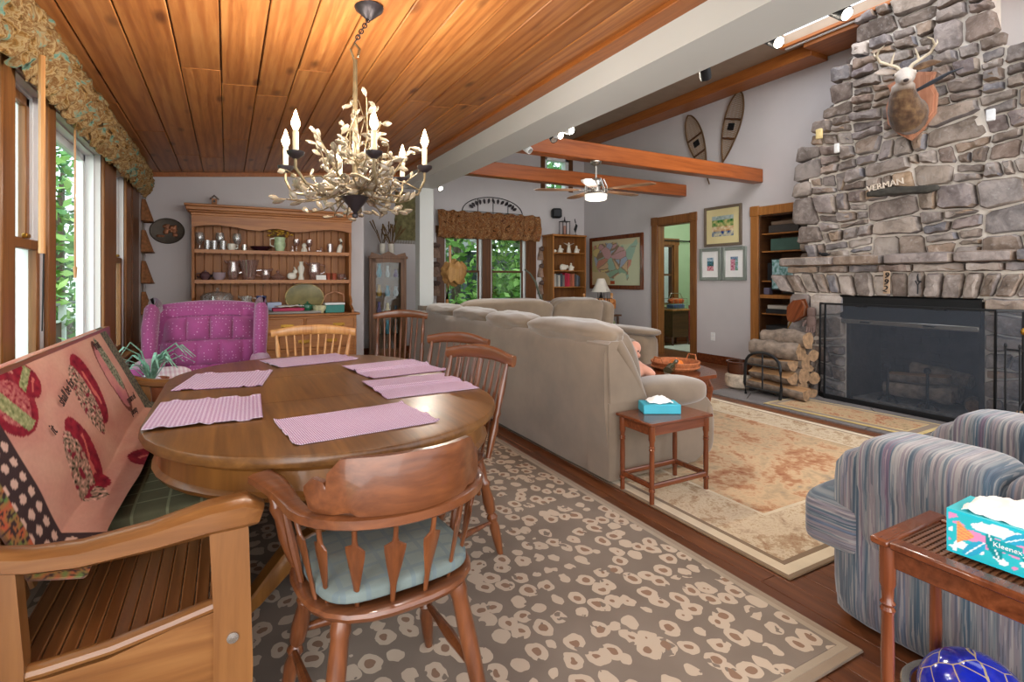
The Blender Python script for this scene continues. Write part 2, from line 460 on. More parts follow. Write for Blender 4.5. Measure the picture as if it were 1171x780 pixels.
M['hearth_rug'] = oriental('hearth_rug_field', ['#6b5a45', '#a58d6c', '#b99f7c', '#a77a5c', '#8b4437'], 2.2)
M['hearth_edge'] = fabric('hearth_rug_edge', '#b49a5b', .15)

def stripes(axis):
    t = NT('striped_upholstery_' + axis); v = t.coord(); sx = t.new('ShaderNodeSeparateXYZ'); t.l(v, sx.inputs[0])
    st = [.35, .35, .35]; st['XYZ'.index(axis)] = 15
    mp = t.coord(tuple(st)); n = t.noise(mp, 1.0, 4, .6)
    st2 = [4, 4, 4]; st2['XYZ'.index(axis)] = 130; g = t.noise(t.coord(tuple(st2)), 1.0, 2)
    c = t.ramp(n, [(.30, '#35425a'), (.38, '#5d6a7d'), (.44, '#7d7376'), (.50, '#747779'), (.55, '#3f5462'), (.60, '#787980'), (.66, '#6a5262'), (.74, '#4e6675')])
    c = t.mix(t.math('MULTIPLY', t.math('GREATER_THAN', g, .57), .5), c, '#333c4c')
    c = t.mix(t.math('MULTIPLY', t.math('LESS_THAN', g, .42), .45), c, '#a9a29c')
    t.col(c); t.set(.95, spec=.2, sheen=.3); t.bump(g, .3, .004); return t.m
for a in 'XY': M['stripe_' + a] = stripes(a)

def floral(name, cols, scale):
    t = NT(name); v = t.coord(); n = t.noise(v, scale, 4, .6, 1.0)
    t.col(t.ramp(n, cols)); t.set(.95, spec=.15); t.bump(t.noise(v, 160, 2), .2, .003); return t.m
M['valance'] = floral('floral_valance', [(.28, '#333c31'), (.37, '#6a8c7b'), (.42, '#97805a'), (.49, '#6f4d2a'), (.54, '#a08b63'), (.6, '#856233'), (.67, '#4a3720'), (.75, '#28251e')], 13)
M['valance_red'] = floral('paisley_valance', [(.34, '#3d2a1e'), (.43, '#a06a3e'), (.49, '#6a4530'), (.54, '#b58a5c'), (.6, '#54342a'), (.68, '#a3623a'), (.75, '#6f6a4a')], 13)

def stone():
    t = NT('field_stone'); v = t.coord(); r = t.island()
    base = t.ramp(r, [(0, '#64584f'), (.1, '#8a786a'), (.2, '#6f7078'), (.3, '#a29385'), (.4, '#5b4d44'), (.5, '#8e8784'), (.6, '#a3876a'), (.7, '#73696c'), (.8, '#b0a59c'), (.9, '#6a5c55'), (1, '#9c8672')])
    n = t.noise(v, 7, 5, .65, .5); n2 = t.noise(v, 28, 4, .6)
    c = t.mix(t.math('MULTIPLY', t.ramp_f(n, .42, .72), .55), base, '#9f9289')
    c = t.mix(t.math('MULTIPLY', t.ramp_f(n, .56, .34), .55), c, '#4d423b')
    c = t.mix(t.math('MULTIPLY', t.ramp_f(n2, .55, .75), .35), c, '#b9b4b0')
    t.col(c); t.set(.85, spec=.3); t.bump(t.math('ADD', n, t.math('MULTIPLY', n2, .5)), .6, .02); return t.m
M['stone'] = stone()
M['mortar'] = plain('mortar', '#ddd3c7', .95, var=.12, vscale=9, bump=.4, bscale=50)
M['slate'] = plain('slate_hearth', '#75706e', .6, var=.2, vscale=3, bump=.2, bscale=25)
M['firebrick'] = plain('sooty_brick', '#2b2522', .9, var=.45, vscale=9, bump=.4, bscale=40)
M['ash'] = plain('ash', '#6d6863', 1, var=.3, vscale=20, bump=.5, bscale=60)
M['bark'] = plain('bark', '#77695d', .95, var=.35, vscale=16, bump=.8, bscale=45)
M['splitwood'] = wood('split_wood', '#7d5535', '#b08a60', None, 'X', 1.2, .8)
M['logend'] = plain('log_end', '#7f644a', .9, var=.4, vscale=30, bump=.3)
M['foliage'] = None
def foliage(name, cs):
    t = NT(name); r = t.island(); t.col(t.ramp(r, [(0, cs[0]), (.5, cs[1]), (1, cs[2])])); t.set(.7, spec=.3)
    return t.m
M['foliage'] = foliage('leaf_green', ('#3c6a2c', '#6d9d45', '#a9cc78'))
M['foliage_dark'] = foliage('leaf_dark', ('#2c5230', '#4a7d48', '#7fae6c'))
M['trunk'] = plain('trunk_bark', '#5d5046', .95, var=.3, vscale=10, bump=.6)
M['grass'] = plain('lawn', '#6d8a4e', 1, var=.3, vscale=2, bump=.5)
M['vcol'] = vcol('woven_pattern', .95, 220, .25)
M['print'] = vcol('printed_surface', .5, 100, 0)
M['ink'] = plain('dark_thread', '#3a2a26', .9, var=.1)

# ------------------------------------------------------------------ camera, light
cam = bpy.data.cameras.new('camera'); co = bpy.data.objects.new('camera', cam); COL.objects.link(co)
co.location = (0, 0, 1.25); co.rotation_euler = (PI/2, 0, -math.atan2(326, 600))
cam.sensor_width = 36; cam.sensor_fit = 'HORIZONTAL'; cam.lens = 36 * 600 / 1171
cam.shift_y = -(390 - 320) / 1171; cam.clip_start = .05; cam.clip_end = 200
SC.camera = co
W = bpy.data.worlds.new('World'); SC.world = W; W.use_nodes = True
wn = W.node_tree; bg = wn.nodes['Background']
sky = wn.nodes.new('ShaderNodeTexSky'); sky.sky_type = 'NISHITA'; sky.sun_disc = False; sky.sun_elevation = R(48); sky.sun_rotation = R(200); sky.air_density = 1.0; sky.dust_density = 3
hs = wn.nodes.new('ShaderNodeMix'); hs.data_type = 'RGBA'; hs.inputs[0].default_value = .72
sm = wn.nodes.new('ShaderNodeVectorMath'); sm.operation = 'SCALE'; sm.inputs['Scale'].default_value = .16
wn.links.new(sky.outputs[0], sm.inputs[0]); wn.links.new(sm.outputs[0], hs.inputs[6])
hs.inputs[7].default_value = (.93, .96, 1, 1)
wn.links.new(hs.outputs[2], bg.inputs['Color']); bg.inputs['Strength'].default_value = 2.2
SC.view_settings.view_transform = 'Standard'; SC.view_settings.look = 'None'; SC.view_settings.gamma = 1
SC.view_settings.exposure = .68; SC.view_settings.use_curve_mapping = False
SC.cycles.use_denoising = True; SC.cycles.max_bounces = 8; SC.cycles.transparent_max_bounces = 24
SC.cycles.caustics_reflective = False; SC.cycles.caustics_refractive = False
def lamp(name, ty, loc, e, color=(1, .86, .68), size=.05, rot=None, spot=None):
    d = bpy.data.lights.new(name, ty); d.energy = e; d.color = color
    if ty in ('POINT', 'SPOT'): d.shadow_soft_size = size
    if ty == 'SPOT': d.spot_size = spot or R(70); d.spot_blend = .6
    o = bpy.data.objects.new(name, d); COL.objects.link(o); o.location = loc
    if rot: o.rotation_euler = rot
    return o
# ------------------------------------------------------------------ the setting
XL, XR, YH, YB, ZC = -.757, 6.40, 6.70, 8.70, 4.05      # window wall, fireplace wall, hutch wall, far wall, living ceiling
def st(name, mb, mat, **k): return mb.build(name, mat, kind='structure', **k)
b = MB()
rng = random.Random(3); x = -1.0
while x < 9.8:
    y = -1.6 - rng.random()
    while y < 8.8:
        L = rng.uniform(.9, 2.0); b.box(x+.001, min(x+.094, 9.8), max(y+.001, -1.6), min(y+L-.001, 8.8), -.04, 0, .002); y += L
    x += .095
st('floor', b, M['floor'])
b = MB().box(-1.0, 9.8, -1.6, 8.8, -.12, -.045); st('trim_1', b, M['dkwood'])
# sloping board ceiling of the dining side
def zc(x): return 2.449 + .0935 * x
b = MB(); a = math.atan(.0935); x = XL - .06; rng = random.Random(5)
while x < 2.05:
    y = -1.6; w = .197
    while y < YH + .05:
        L = rng.uniform(1.4, 3.6); y1 = min(y+L, YH+.1)
        M0 = b.M; b.M = Matrix.Translation((x, 0, zc(x))) @ Matrix.Rotation(-a, 4, 'Y'); b.box(.003, w/math.cos(a)-.003, y+.0015, y1-.0015, 0, .02, .004); b.M = M0
        y = y1
    x += w
st('ceiling', b, M['pine'])
b = MB().box(XL-.15, 2.1, -1.6, YH+.12, 2.70, 2.74); b.prism([(XL-.15, zc(XL-.15)+.023), (2.06, zc(2.06)+.023), (2.06, zc(2.06)+.05), (XL-.15, zc(XL-.15)+.05)], 'Y', -1.6, YH+.12)
st('trim_2', b, M['dkwood'])
# trim where the boards meet the hutch wall and the beam
b = MB().prism([(XL, zc(XL)-.045), (2.03, zc(2.03)-.045), (2.03, zc(2.03)+.004), (XL, zc(XL)+.004)], 'Y', YH-.022, YH); st('trim_3', b, M['pine_dark'])
b = MB().box(1.92, 2.045, -1.6, YH-.025, 2.60, 2.632, .004); st('trim_4', b, M['pine_dark'])
# beam between the two halves of the room, its wall above, its post
b = MB().box(2.04, 2.376, -1.6, YH+.0, 2.44, 2.70); b.box(2.06, 2.376, -1.6, YB, 2.70, ZC+.02); st('wall_beam', b, M['white_paint'])
b = MB().box(2.186, 2.376, 6.52, 6.70, 0, 2.44, .004); st('trim_5', b, M['white_paint'])
# walls
b = MB().box(XL-.13, 1.515, YH, YH+.1, 0, 2.72); b.box(1.515, 2.04, YH, YH+.1, 2.44, 2.72); st('wall_hutch', b, M['wall'])
b = MB().box(1.44, 1.515, YH+.1, YB, 0, 2.72); b.box(1.515, 2.376, YH+.1, YB, 2.66, 2.72); st('wall_alcove', b, M['wall'])
def wall_holes(b, axis, at0, at1, lo, hi, z0, z1, holes):
    """wall slab with rectangular holes [(a0,a1,z0,z1)] in running coordinate"""
    xs = sorted({lo, hi, *[h[0] for h in holes], *[h[1] for h in holes]})
    for p, q in zip(xs, xs[1:]):
        hs_ = sorted([(h[2], h[3]) for h in holes if h[0] <= p + 1e-6 and h[1] >= q - 1e-6]); z = z0
        for a0, a1 in hs_ + [(z1, z1)]:
            if a0 > z + 1e-6:
                if axis == 'Y': b.box(p, q, at0, at1, z, a0)
                else: b.box(at0, at1, p, q, z, a0)
            z = a1
LWIN = [(1.5, 2.62), (2.77, 3.21), (3.33, 4.48), (4.92, 5.38)]; ZS, ZH = .66, 2.10
b = MB(); wall_holes(b, 'X', XL-.13, XL, .6, YH+.1, 0, 2.42, [(p, q, ZS, ZH) for p, q in LWIN]); st('wall_left', b, M['wall'])
FW = [(3.37, 4.10), (4.28, 5.02)]
b = MB(); wall_holes(b, 'Y', YB, YB+.14, 1.44, 9.8, 0, 4.3, [(p, q, .62, 2.05) for p, q in FW] + [(5.45, 6.02, 3.05, 3.66)]); st('wall_far', b, M['wall'])
b = MB(); wall_holes(b, 'X', XR, XR+.13, -1.6, YB, 0, 4.3, [(5.90, 6.62, 0, 2.17), (3.9, 4.70, 0, 2.13)]); st('wall_right', b, M['wall'])
# living-room ceiling with a skylight over the fireplace; second, unseen one added for daylight
b = MB(); 
for x0, x1, y0, y1 in ((2.36, 3.0, -1.6, YB), (3.0, 4.6, 3.4, YB), (3.0, 4.6, -1.6, .6), (4.6, 6.45, 3.95, YB), (5.86, 6.45, -1.6, 3.95), (4.6, 5.86, -1.6, 1.6)): b.box(x0, x1, y0, y1, ZC, ZC+.12)
st('ceiling_living', b, plain('ceiling_boards', '#a08d7a', .7, var=.06))
b = MB().box(6.05, 6.385, 3.75, YB-.01, ZC-.15, ZC-.001, .005); b.box(5.82, 5.9, 1.7, 4.0, ZC-.04, ZC-.001, .004); b.box(5.9, 6.385, 1.7, 3.75, ZC-.10, ZC-.001, .004); st('trim_6', b, M['pine_dark'])
b = MB().box(5.855, 5.885, 1.7, 3.95, ZC-.055, ZC-.04, .003); st('trim_7', b, M['white'])
# cross beams
for i, y in enumerate((4.63, 5.98)):
    st('trim_%d' % (8+i), MB().box(2.376, XR-.002, y, y+.15, 2.57, 2.755, .008), M['beam'])
# baseboards
b = MB().box(XR-.018, XR, 4.82, 5.76, 0, .13, .004); b.box(XR-.018, XR, 6.76, YB, 0, .13, .004); st('baseboard_right', b, M['cherry'])
b = MB().box(1.52, XR, YB-.018, YB, 0, .13, .004); st('baseboard_far', b, M['cherry'])
b = MB().box(XL, 1.515, YH-.018, YH, 0, .12, .004); st('baseboard_hutch', b, M['cherry'])

# ---- left windows
def lwin(i, y0, y1, hung):
    o = XL; root = None
    fr = MB(); m = fr
    # white outer jamb lining and sill nose
    m.box(o-.13, o-.035, y0, y0+.012, ZS, ZH); m.box(o-.13, o-.035, y1-.012, y1, ZS, ZH); m.box(o-.13, o-.035, y0, y1, ZH-.012, ZH); m.box(o-.13, o-.035, y0, y1, ZS, ZS+.012)
    root = m.build('window_%d' % i, M['white'], kind='structure')
    c = MB()
    if hung:
        zm = 1.395; s = .045
        for (xa, xb, za, zb) in ((o-.075, o-.045, zm, ZH-.015), (o-.04, o-.008, ZS+.015, zm+.035)):
            c.box(xa, xb, y0+.012, y0+.012+s, za, zb, .004); c.box(xa, xb, y1-.012-s, y1-.012, za, zb, .004)
            c.box(xa, xb, y0+.012, y1-.012, za, za+s, .004); c.box(xa, xb, y0+.012, y1-.012, zb-s, zb, .004)
        c.build('sash', M['casing'], root)
        MB().box(o-.062, o-.058, y0+.05, y1-.05, zm+.02, ZH-.05).build('upper_pane', M['pane'], root)
        MB().box(o-.026, o-.022, y0+.05, y1-.05, ZS+.05, zm).build('lower_pane', M['pane'], root)
        MB().cbox((o-.004, (y0+y1)/2, zm+.045), (.02, .05, .02), .004).build('latch', M['brass'], root)
    else:
        s = .05; xa, xb = o-.12, o-.08
        c.box(xa, xb, y0+.012, y0+.012+s, ZS, ZH, .004); c.box(xa, xb, y1-.012-s, y1-.012, ZS, ZH, .004); c.box(xa, xb, y0, y1, ZS+.012, ZS+.012+s, .004); c.box(xa, xb, y0, y1, ZH-.012-s, ZH-.012, .004)
        c.build('sash', M['white'], root)
        MB().box(o-.102, o-.098, y0+.05, y1-.05, ZS+.05, ZH-.05).build('pane', M['pane'], root)
    return root
for i, (p, q) in enumerate(LWIN): lwin(i+1, p, q, i in (1, 3))
b = MB(); e = [1.38]
for p, q in LWIN: e += [p-.004, q+.004]
e += [5.62]
for p, q in zip(e[::2], e[1::2]): b.box(XL+.001, XL+.022, p, q, ZS-.02, ZH+.1, .005)
b.box(XL+.001, XL+.022, 1.38, 5.62, ZH+.004, ZH+.11, .005); st('trim_10', b, M['casing'])
b = MB().box(XL-.03, XL+.075, 1.34, 6.10, ZS-.035, ZS-.002, .006); st('trim_11', b, M['casing_y'])
b = MB().box(XL+.001, XL+.03, 5.66, 6.02, .0, ZH+.1, .004); st('trim_12', b, M['casing_dark'])

# ---- far windows (double hung)
for i, (p, q) in enumerate(FW):
    r = MB().box(p, p+.02, YB, YB+.14, .62, 2.05).box(q-.035, q, YB+.04, YB+.14, .62, 2.05).box(p, q, YB, YB+.14, .62, .64).box(p, q, YB, YB+.14, 2.03, 2.05).build('window_%d' % (5+i), M['white'], kind='structure')
    c = MB(); zm = 1.40
    for ya, za, zb in ((YB+.07, zm-.02, 2.03), (YB+.03, .64, zm+.02)):
        c.box(p+.02, p+.055, ya, ya+.03, za, zb, .004); c.box(q-.07, q-.035, ya, ya+.03, za, zb, .004); c.box(p+.02, q-.035, ya, ya+.03, za, za+.04, .004); c.box(p+.02, q-.035, ya, ya+.03, zb-.035, zb, .004)
    c.build('sash', M['casing_dark'], r)
    MB().box(p+.05, q-.06, YB+.083, YB+.087, zm, 2.0).build('upper_pane', M['pane'], r); MB().box(p+.05, q-.06, YB+.043, YB+.047, .67, zm).build('lower_pane', M['pane'], r)
b = MB()
for x0, x1 in ((3.22, 3.37), (4.10, 4.28), (5.02, 5.25)): b.box(x0, x1, YB-.022, YB-.001, .5, 2.07, .004)
b.box(3.2, 5.27, YB-.022, YB-.001, 2.07, 2.2, .004); b.box(3.16, 5.3, YB-.08, YB-.001, .57, .615, .004); st('trim_13', b, M['casing_dark'])
r = MB().box(5.45, 5.5, YB, YB+.14, 3.05, 3.66).box(5.94, 6.02, YB, YB+.14, 3.05, 3.66).box(5.45, 6.02, YB, YB+.14, 3.6, 3.66).build('window_7', M['white'], kind='structure')
MB().box(5.5, 5.94, YB+.07, YB+.075, 3.05, 3.6).build('pane', M['pane'], r)
b = MB().box(5.36, 5.45, YB-.02, YB-.001, 3.0, 3.72).box(6.02, 6.11, YB-.02, YB-.001, 3.0, 3.72).box(5.36, 6.11, YB-.02, YB-.001, 3.66, 3.74); st('trim_14', b, M['casing_dark'])

# ---- doorway with rosettes, green room behind
b = MB()
for y0, y1 in ((5.77, 5.9), (6.62, 6.75)):
    b.box(XR-.024, XR-.001, y0, y1, 0, 2.17, .005); b.box(XR-.032, XR-.001, y0-.008, y1+.008, 2.165, 2.305, .006)
    M0 = b.M; b.at((XR-.03, (y0+y1)/2, 2.235), ry=-PI/2); b.lathe([(.05, 0), (.05, .006), (.035, .008), (.03, .004), (.012, .004), (.01, .009), (0, .01)], n=16); b.M = M0
    for z in range(3):
        pass
b.box(XR-.024, XR-.001, 5.9, 6.62, 2.17, 2.30, .005)
b.box(XR-.001, XR+.135, 5.9, 5.915, 0, 2.17); b.box(XR-.001, XR+.135, 6.605, 6.62, 0, 2.17); b.box(XR-.001, XR+.135, 5.9, 6.62, 2.155, 2.17)
st('door_1', b, M['casing'])
b = MB(); wall_holes(b, 'Y', 7.75, 7.85, XR+.13, 9.8, 0, 2.6, [(7.42, 7.92, .75, 1.95)]); b.box(9.0, 9.1, 4.6, 7.75, 0, 2.6); b.box(XR+.13, 9.1, 4.85, 4.95, 0, 2.6); b.box(XR+.131, XR+.14, 4.95, 5.9, 0, 2.6); b.box(XR+.131, XR+.14, 6.62, 7.75, 0, 2.6); st('wall_green', b, M['green_paint'])
b = MB().box(XR+.13, 9.1, 4.85, 7.85, 2.6, 2.66); st('ceiling_green', b, M['white_paint'])
b = MB().box(7.02, 9.0, 7.73, 7.75, 0, .17, .004); st('baseboard_green', b, M['cherry'])
r = MB().box(7.42, 7.46, 7.75, 7.85, .75, 1.95).box(7.88, 7.92, 7.75, 7.85, .75, 1.95).box(7.42, 7.92, 7.76, 7.80, 1.33, 1.37).box(7.42, 7.92, 7.75, 7.85, .75, .79).box(7.42, 7.92, 7.75, 7.85, 1.91, 1.95).build('window_8', M['casing_dark'], kind='structure')
MB().box(7.46, 7.88, 7.80, 7.805, .79, 1.91).build('pane', M['pane'], r)
b = MB().box(7.3, 7.42, 7.73, 7.75, .7, 2.0).box(7.92, 8.04, 7.73, 7.75, .7, 2.0).box(7.28, 8.06, 7.725, 7.75, 1.95, 2.08).box(7.28, 8.06, 7.70, 7.75, .66, .71); st('trim_15', b, M['casing'])
o = MB().tube([(7.2, 7.66, 2.03), (8.26, 7.66, 2.03)], .012, 8).ell((8.28, 7.66, 2.03), (.025, .025, .025), 10, 6).build('curtain_rod', M['black'], label='black curtain rod above the window in the green room', cat='curtain rod')
MB().tube([(8.2, 7.66, 2.03), (8.2, 7.749, 2.03)], .008, 6).build('bracket', M['black'], o)
o = MB().box(7.0, 8.9, 5.2, 7.3, .001, .012, .004).build('area_rug', fabric('pale_rug', '#cfd3ce', .06), label='pale grey rug on the floor of the green room beyond the doorway', cat='rug')

# ---- built-in bookcase beside the chimney
t = thing('built_in_bookcase', 'oak built-in bookcase recessed in the wall between the framed pictures and the stone chimney', 'bookcase', (XR, 4.3, 0))
def part(mb, name, mat, parent, off, **k):
    mb.v = [(p[0]-off[0], p[1]-off[1], p[2]-off[2]) for p in mb.v]; return mb.build(name, mat, parent, **k)
OFF = (XR, 4.3, 0)
part(MB().box(XR-.03, XR-.001, 4.69, 4.81, 0, 2.13, .005).box(XR-.036, XR-.001, 4.68, 4.82, 2.12, 2.26, .006).box(XR-.03, XR-.001, 3.9, 4.69, 2.125, 2.245, .005).box(XR-.03, XR-.001, 3.86, 3.93, 0, 2.13, .005), 'face_frame', M['shelfwood'], t, OFF)
part(MB().box(XR, XR+.46, 4.672, 4.69, 0, 2.12).box(XR, XR+.46, 3.91, 3.93, 0, 2.12).box(XR+.44, XR+.46, 3.93, 4.68, 0, 2.12).box(XR, XR+.46, 3.93, 4.68, 2.105, 2.12).box(XR, XR+.46, 3.93, 4.68, 0, .06), 'carcass', M['dkwood'], t, OFF)
for z in (1.86, 1.62, 1.22, .78, .55, .33): part(MB().box(XR+.02, XR+.435, 3.935, 4.668, z, z+.018, .002), 'shelf', M['shelfwood'], t, OFF)
part(MB().box(XR-.03, XR+.435, 3.935, 4.668, 1.0, 1.05, .004), 'desk_shelf', M['shelfwood'], t, OFF)
# ------------------------------------------------------------------ stone fireplace
def clip(poly, a, b, c):
    """keep a*x+b*y<=c"""
    o = []; n = len(poly)
    for i in range(n):
        p, q = poly[i], poly[(i+1) % n]; dp = a*p[0]+b*p[1]-c; dq = a*q[0]+b*q[1]-c
        if dp <= 0: o.append(p)
        if dp*dq < 0:
            t = dp/(dp-dq); o.append((p[0]+(q[0]-p[0])*t, p[1]+(q[1]-p[1])*t))
    return o
def cells(seeds, sy=1.0, box=None):
    P = [(x, y*sy) for x, y in seeds]; out = []
    for i, (x, y) in enumerate(P):
        poly = [(x-.6, y-.6), (x+.6, y-.6), (x+.6, y+.6), (x-.6, y+.6)]
        for j, (u, v) in enumerate(P):
            if j == i or abs(u-x) > 1.2 or abs(v-y) > 1.2: continue
            a, b = u-x, v-y; poly = clip(poly, a, b, (u*u+v*v-x*x-y*y)/2)
            if not poly: break
        poly = [(p[0], p[1]/sy) for p in poly]
        if box and poly:
            for a, b, c in box: poly = clip(poly, a, b, c)
        out.append(poly)
    return out
def area(p): return .5*sum(p[i][0]*p[(i+1) % len(p)][1]-p[(i+1) % len(p)][0]*p[i][1] for i in range(len(p)))
def stone_on(b, poly, x0, rng, dmin=.03, dmax=.085, gap=.011):
    """domed field stone growing toward -X from the plane X=x0, outline in (y,z)"""
    if len(poly) < 3 or abs(area(poly)) < .0016: return
    n = len(poly); q = []
    for i in range(n):                       # subdivide + corner cut
        p0, p1 = poly[i], poly[(i+1) % n]; L = math.dist(p0, p1)
        if L < 1e-4: continue
        for t in (.13, .5, .87) if L > .05 else (.5,): q.append((lerp(p0[0], p1[0], t), lerp(p0[1], p1[1], t)))
    cx = sum(p[0] for p in q)/len(q); cy = sum(p[1] for p in q)/len(q); d = rng.uniform(dmin, dmax); s = rng.random()*50
    tx, ty = rng.uniform(-.12, .12), rng.uniform(-.12, .12); rings = []
    for ins, dep in ((gap, -.02), (gap, .5), (gap+.004, .85), (gap+.014, 1.0), (gap+.05, 1.04)):
        ring = []
        for k, p in enumerate(q):
            dx, dy = p[0]-cx, p[1]-cy; r = math.hypot(dx, dy); f = max(.15, (r-ins-.006*abs(fbm(p[0]*9+s, p[1]*9, 0, 2)))/max(r, 1e-4))
            y, z = cx+dx*f, cy+dy*f
            h = max(0.0, d*dep*(1+.25*fbm(y*6+s, z*6, s, 2)) + (tx*dx+ty*dy)*dep) if dep > 0 else -.02
            ring.append((x0-h, y, z))
        rings.append(ring)
    vs = [p for r in rings for p in r] + [(x0-d*1.06, cx, cy)]; m = len(q); fs = []
    for i in range(len(rings)-1):
        for j in range(m): fs.append((i*m+j, i*m+(j+1) % m, (i+1)*m+(j+1) % m, (i+1)*m+j))
    L = len(vs)-1; o = (len(rings)-1)*m
    for j in range(m): fs.append((o+j, o+(j+1) % m, L))
    b.add(vs, fs)
fp = thing('stone_fireplace', 'tall field-stone fireplace and chimney with a stone mantel on the far right wall', 'fireplace', (5.9, 2.58, 0)); FO = (5.9, 2.58, 0)
XC, XF = 5.90, 5.74
outline = [(3.76, 1.42), (3.78, 2.05), (3.74, 2.55), (3.66, 2.85), (3.55, 3.05), (3.44, 3.22), (3.38, 3.40), (3.29, 3.60), (3.18, 3.75), (3.10, 3.98), (3.08, ZC-.002), (2.06, ZC-.002), (2.05, 3.42), (1.86, 3.27), (1.66, 3.16), (1.50, 2.95), (1.44, 2.6), (1.42, 1.42)]
rng = random.Random(21)
def grow(poly, d):
    cx = sum(p[0] for p in poly)/len(poly); cy = sum(p[1] for p in poly)/len(poly)
    return [(p[0]+d*math.copysign(1, p[0]-cx), p[1]) for p in poly]
big = grow(outline, .035)
part(MB().prism(grow(outline, -.085), 'X', XC-.022, XR-.002), 'mortar', M['mortar'], fp, FO)
def masonry(poly, amax, amin, aspect=1.5):
    """split an outline again and again along slightly slanted joints into stone outlines"""
    A = abs(area(poly)); ys = [p[0] for p in poly]; zs = [p[1] for p in poly]
    w, h = max(ys)-min(ys), max(zs)-min(zs)
    if A < amin or (A < amax and rng.random() < .45 and w < 3*h and h < 1.5*w): return [poly]
    f = rng.uniform(.34, .66); sl = rng.uniform(-.28, .28)
    if w > h*aspect*rng.uniform(.8, 1.2): n = (1, sl); c = min(ys)+w*f + sl*(min(zs)+h/2)
    else: n = (sl*.7, 1); c = min(zs)+h*f + sl*.7*(min(ys)+w/2)
    p, q = clip(poly, n[0], n[1], c), clip(poly, -n[0], -n[1], -c)
    if len(p) < 3 or len(q) < 3: return [poly]
    return masonry(p, amax, amin, aspect) + masonry(q, amax, amin, aspect)
b = MB()
for p in masonry([(1.1, 1.46), (4.1, 1.46), (4.1, ZC-.003), (1.1, ZC-.003)], .10, .028, 1.5):
    cy_ = sum(q[0] for q in p)/len(p); cz_ = sum(q[1] for q in p)/len(p)
    if pip(cy_, max(cz_, 1.47), big): stone_on(b, p, XC-.005, rng, .045, .11, .012)
part(b, 'chimney_stones', M['stone'], fp, FO)
# side of the chimney that faces the bookcase
b = MB()
for i in range(17):
    z = 1.5 + i*.15; yy = 3.76 if z < 2.5 else lerp(3.72, 3.1, min(1, (z-2.5)/1.4))
    b.cush((6.13+.05*rng.random(), yy+.0, z), (.5, .13, .142), 5, 4)
part(b, 'side_stones', M['stone'], fp, FO)
# lower body with the fire opening
OY0, OY1, OZ = 2.02, 3.16, 1.06
b = MB(); b.box(XF-.022, XR-.002, OY1, 3.74, 0, 1.40); b.box(XF-.022, XR-.002, 1.3, OY0, 0, 1.40); b.box(XF-.022, XR-.002, OY0, OY1, OZ, 1.40)
part(b, 'lower_mortar', M['mortar'], fp, FO)
b = MB()
for (y0, y1) in ((3.165, 3.80), (1.25, 2.015)):
    for p in masonry([(y0, 0), (y1, 0), (y1, 1.10), (y0, 1.10)], .09, .03, 1.7): stone_on(b, p, XF-.005, rng, .05, .11, .012)
# arch stones: a row of upright wedges
y = 1.3
while y < 3.75:
    w = rng.uniform(.095, .17); lean = (y+w/2-2.6)*.10; z0 = OZ+.015 if OY0-.06 < y < OY1 else 1.10
    zt = 1.335 - .03*rng.random()
    stone_on(b, [(y, z0), (y+w, z0), (y+w+lean, zt), (y+lean, zt)], XF+.005, rng, .06, .11, .008); y += w
y = 1.3
while y < 3.7:
    w = rng.uniform(.2, .42); stone_on(b, [(y, 1.32), (y+w, 1.32), (y+w, 1.405), (y, 1.405)], XF+.005, rng, .06, .12, .006); y += w
part(b, 'arch_stones', M['stone'], fp, FO)
b = MB()
for i in range(9): b.cush((6.07, 3.75, .07+.155*i), (.62, .14, .15), 5, 4)
part(b, 'side_stones', M['stone'], fp, FO)
# mantel: five long flat stones
b = MB(); y = 1.3
for w in (.5, .42, .56, .48, .62):
    b.cush((5.80, y+w/2, 1.452), (.40+.03*rng.random(), w-.012, .10), 9, 8, fn=lambda x, yy, zz, s=y: (x*(1+.03*fbm(s+yy*2, zz, 1)), yy, zz*(1+.12*fbm(s*3+yy*2, x*2, 2)))); y += w
part(b, 'mantel', M['stone'], fp, FO)
# firebox
b = MB(); 
b.box(6.30, 6.34, OY0, OY1, 0, OZ); b.box(XF-.03, 6.34, OY0-.0, OY0+.04, 0, OZ); b.box(XF-.03, 6.34, OY1-.04, OY1, 0, OZ); b.box(XF-.03, 6.34, OY0+.04, OY1-.04, OZ-.03, OZ)
for i in range(9):
    for j in range(4):
        b.box(6.29, 6.30, 2.5+.16*j+(.08 if i % 2 else 0), 2.5+.16*j+.15+(.08 if i % 2 else 0), .03+.08*i, .10+.08*i, .004)
part(b, 'firebox', M['firebrick'], fp, FO)
part(MB().box(XF+.01, 6.3, OY0+.04, OY1-.04, .0, .03), 'ash_bed', M['ash'], fp, FO)
b = MB().box(XF-.06, XF-.045, OY0+.01, OY1+.05, .82, OZ+.03, .004); b.box(XF-.06, XF+.1, OY0+.01, OY1+.05, OZ+.015, OZ+.03); part(b, 'smoke_hood', M['black'], fp, FO)
part(MB().box(XF-.085, XF-.06, OY0+.02, OY1+.04, .80, .845, .004), 'hood_bar', M['steel'], fp, FO)
for y in (2.4, 2.95): part(MB().box(XF-.10, XF-.085, y-.045, y+.045, .815, .83, .003), 'hood_handle', M['iron'], fp, FO)
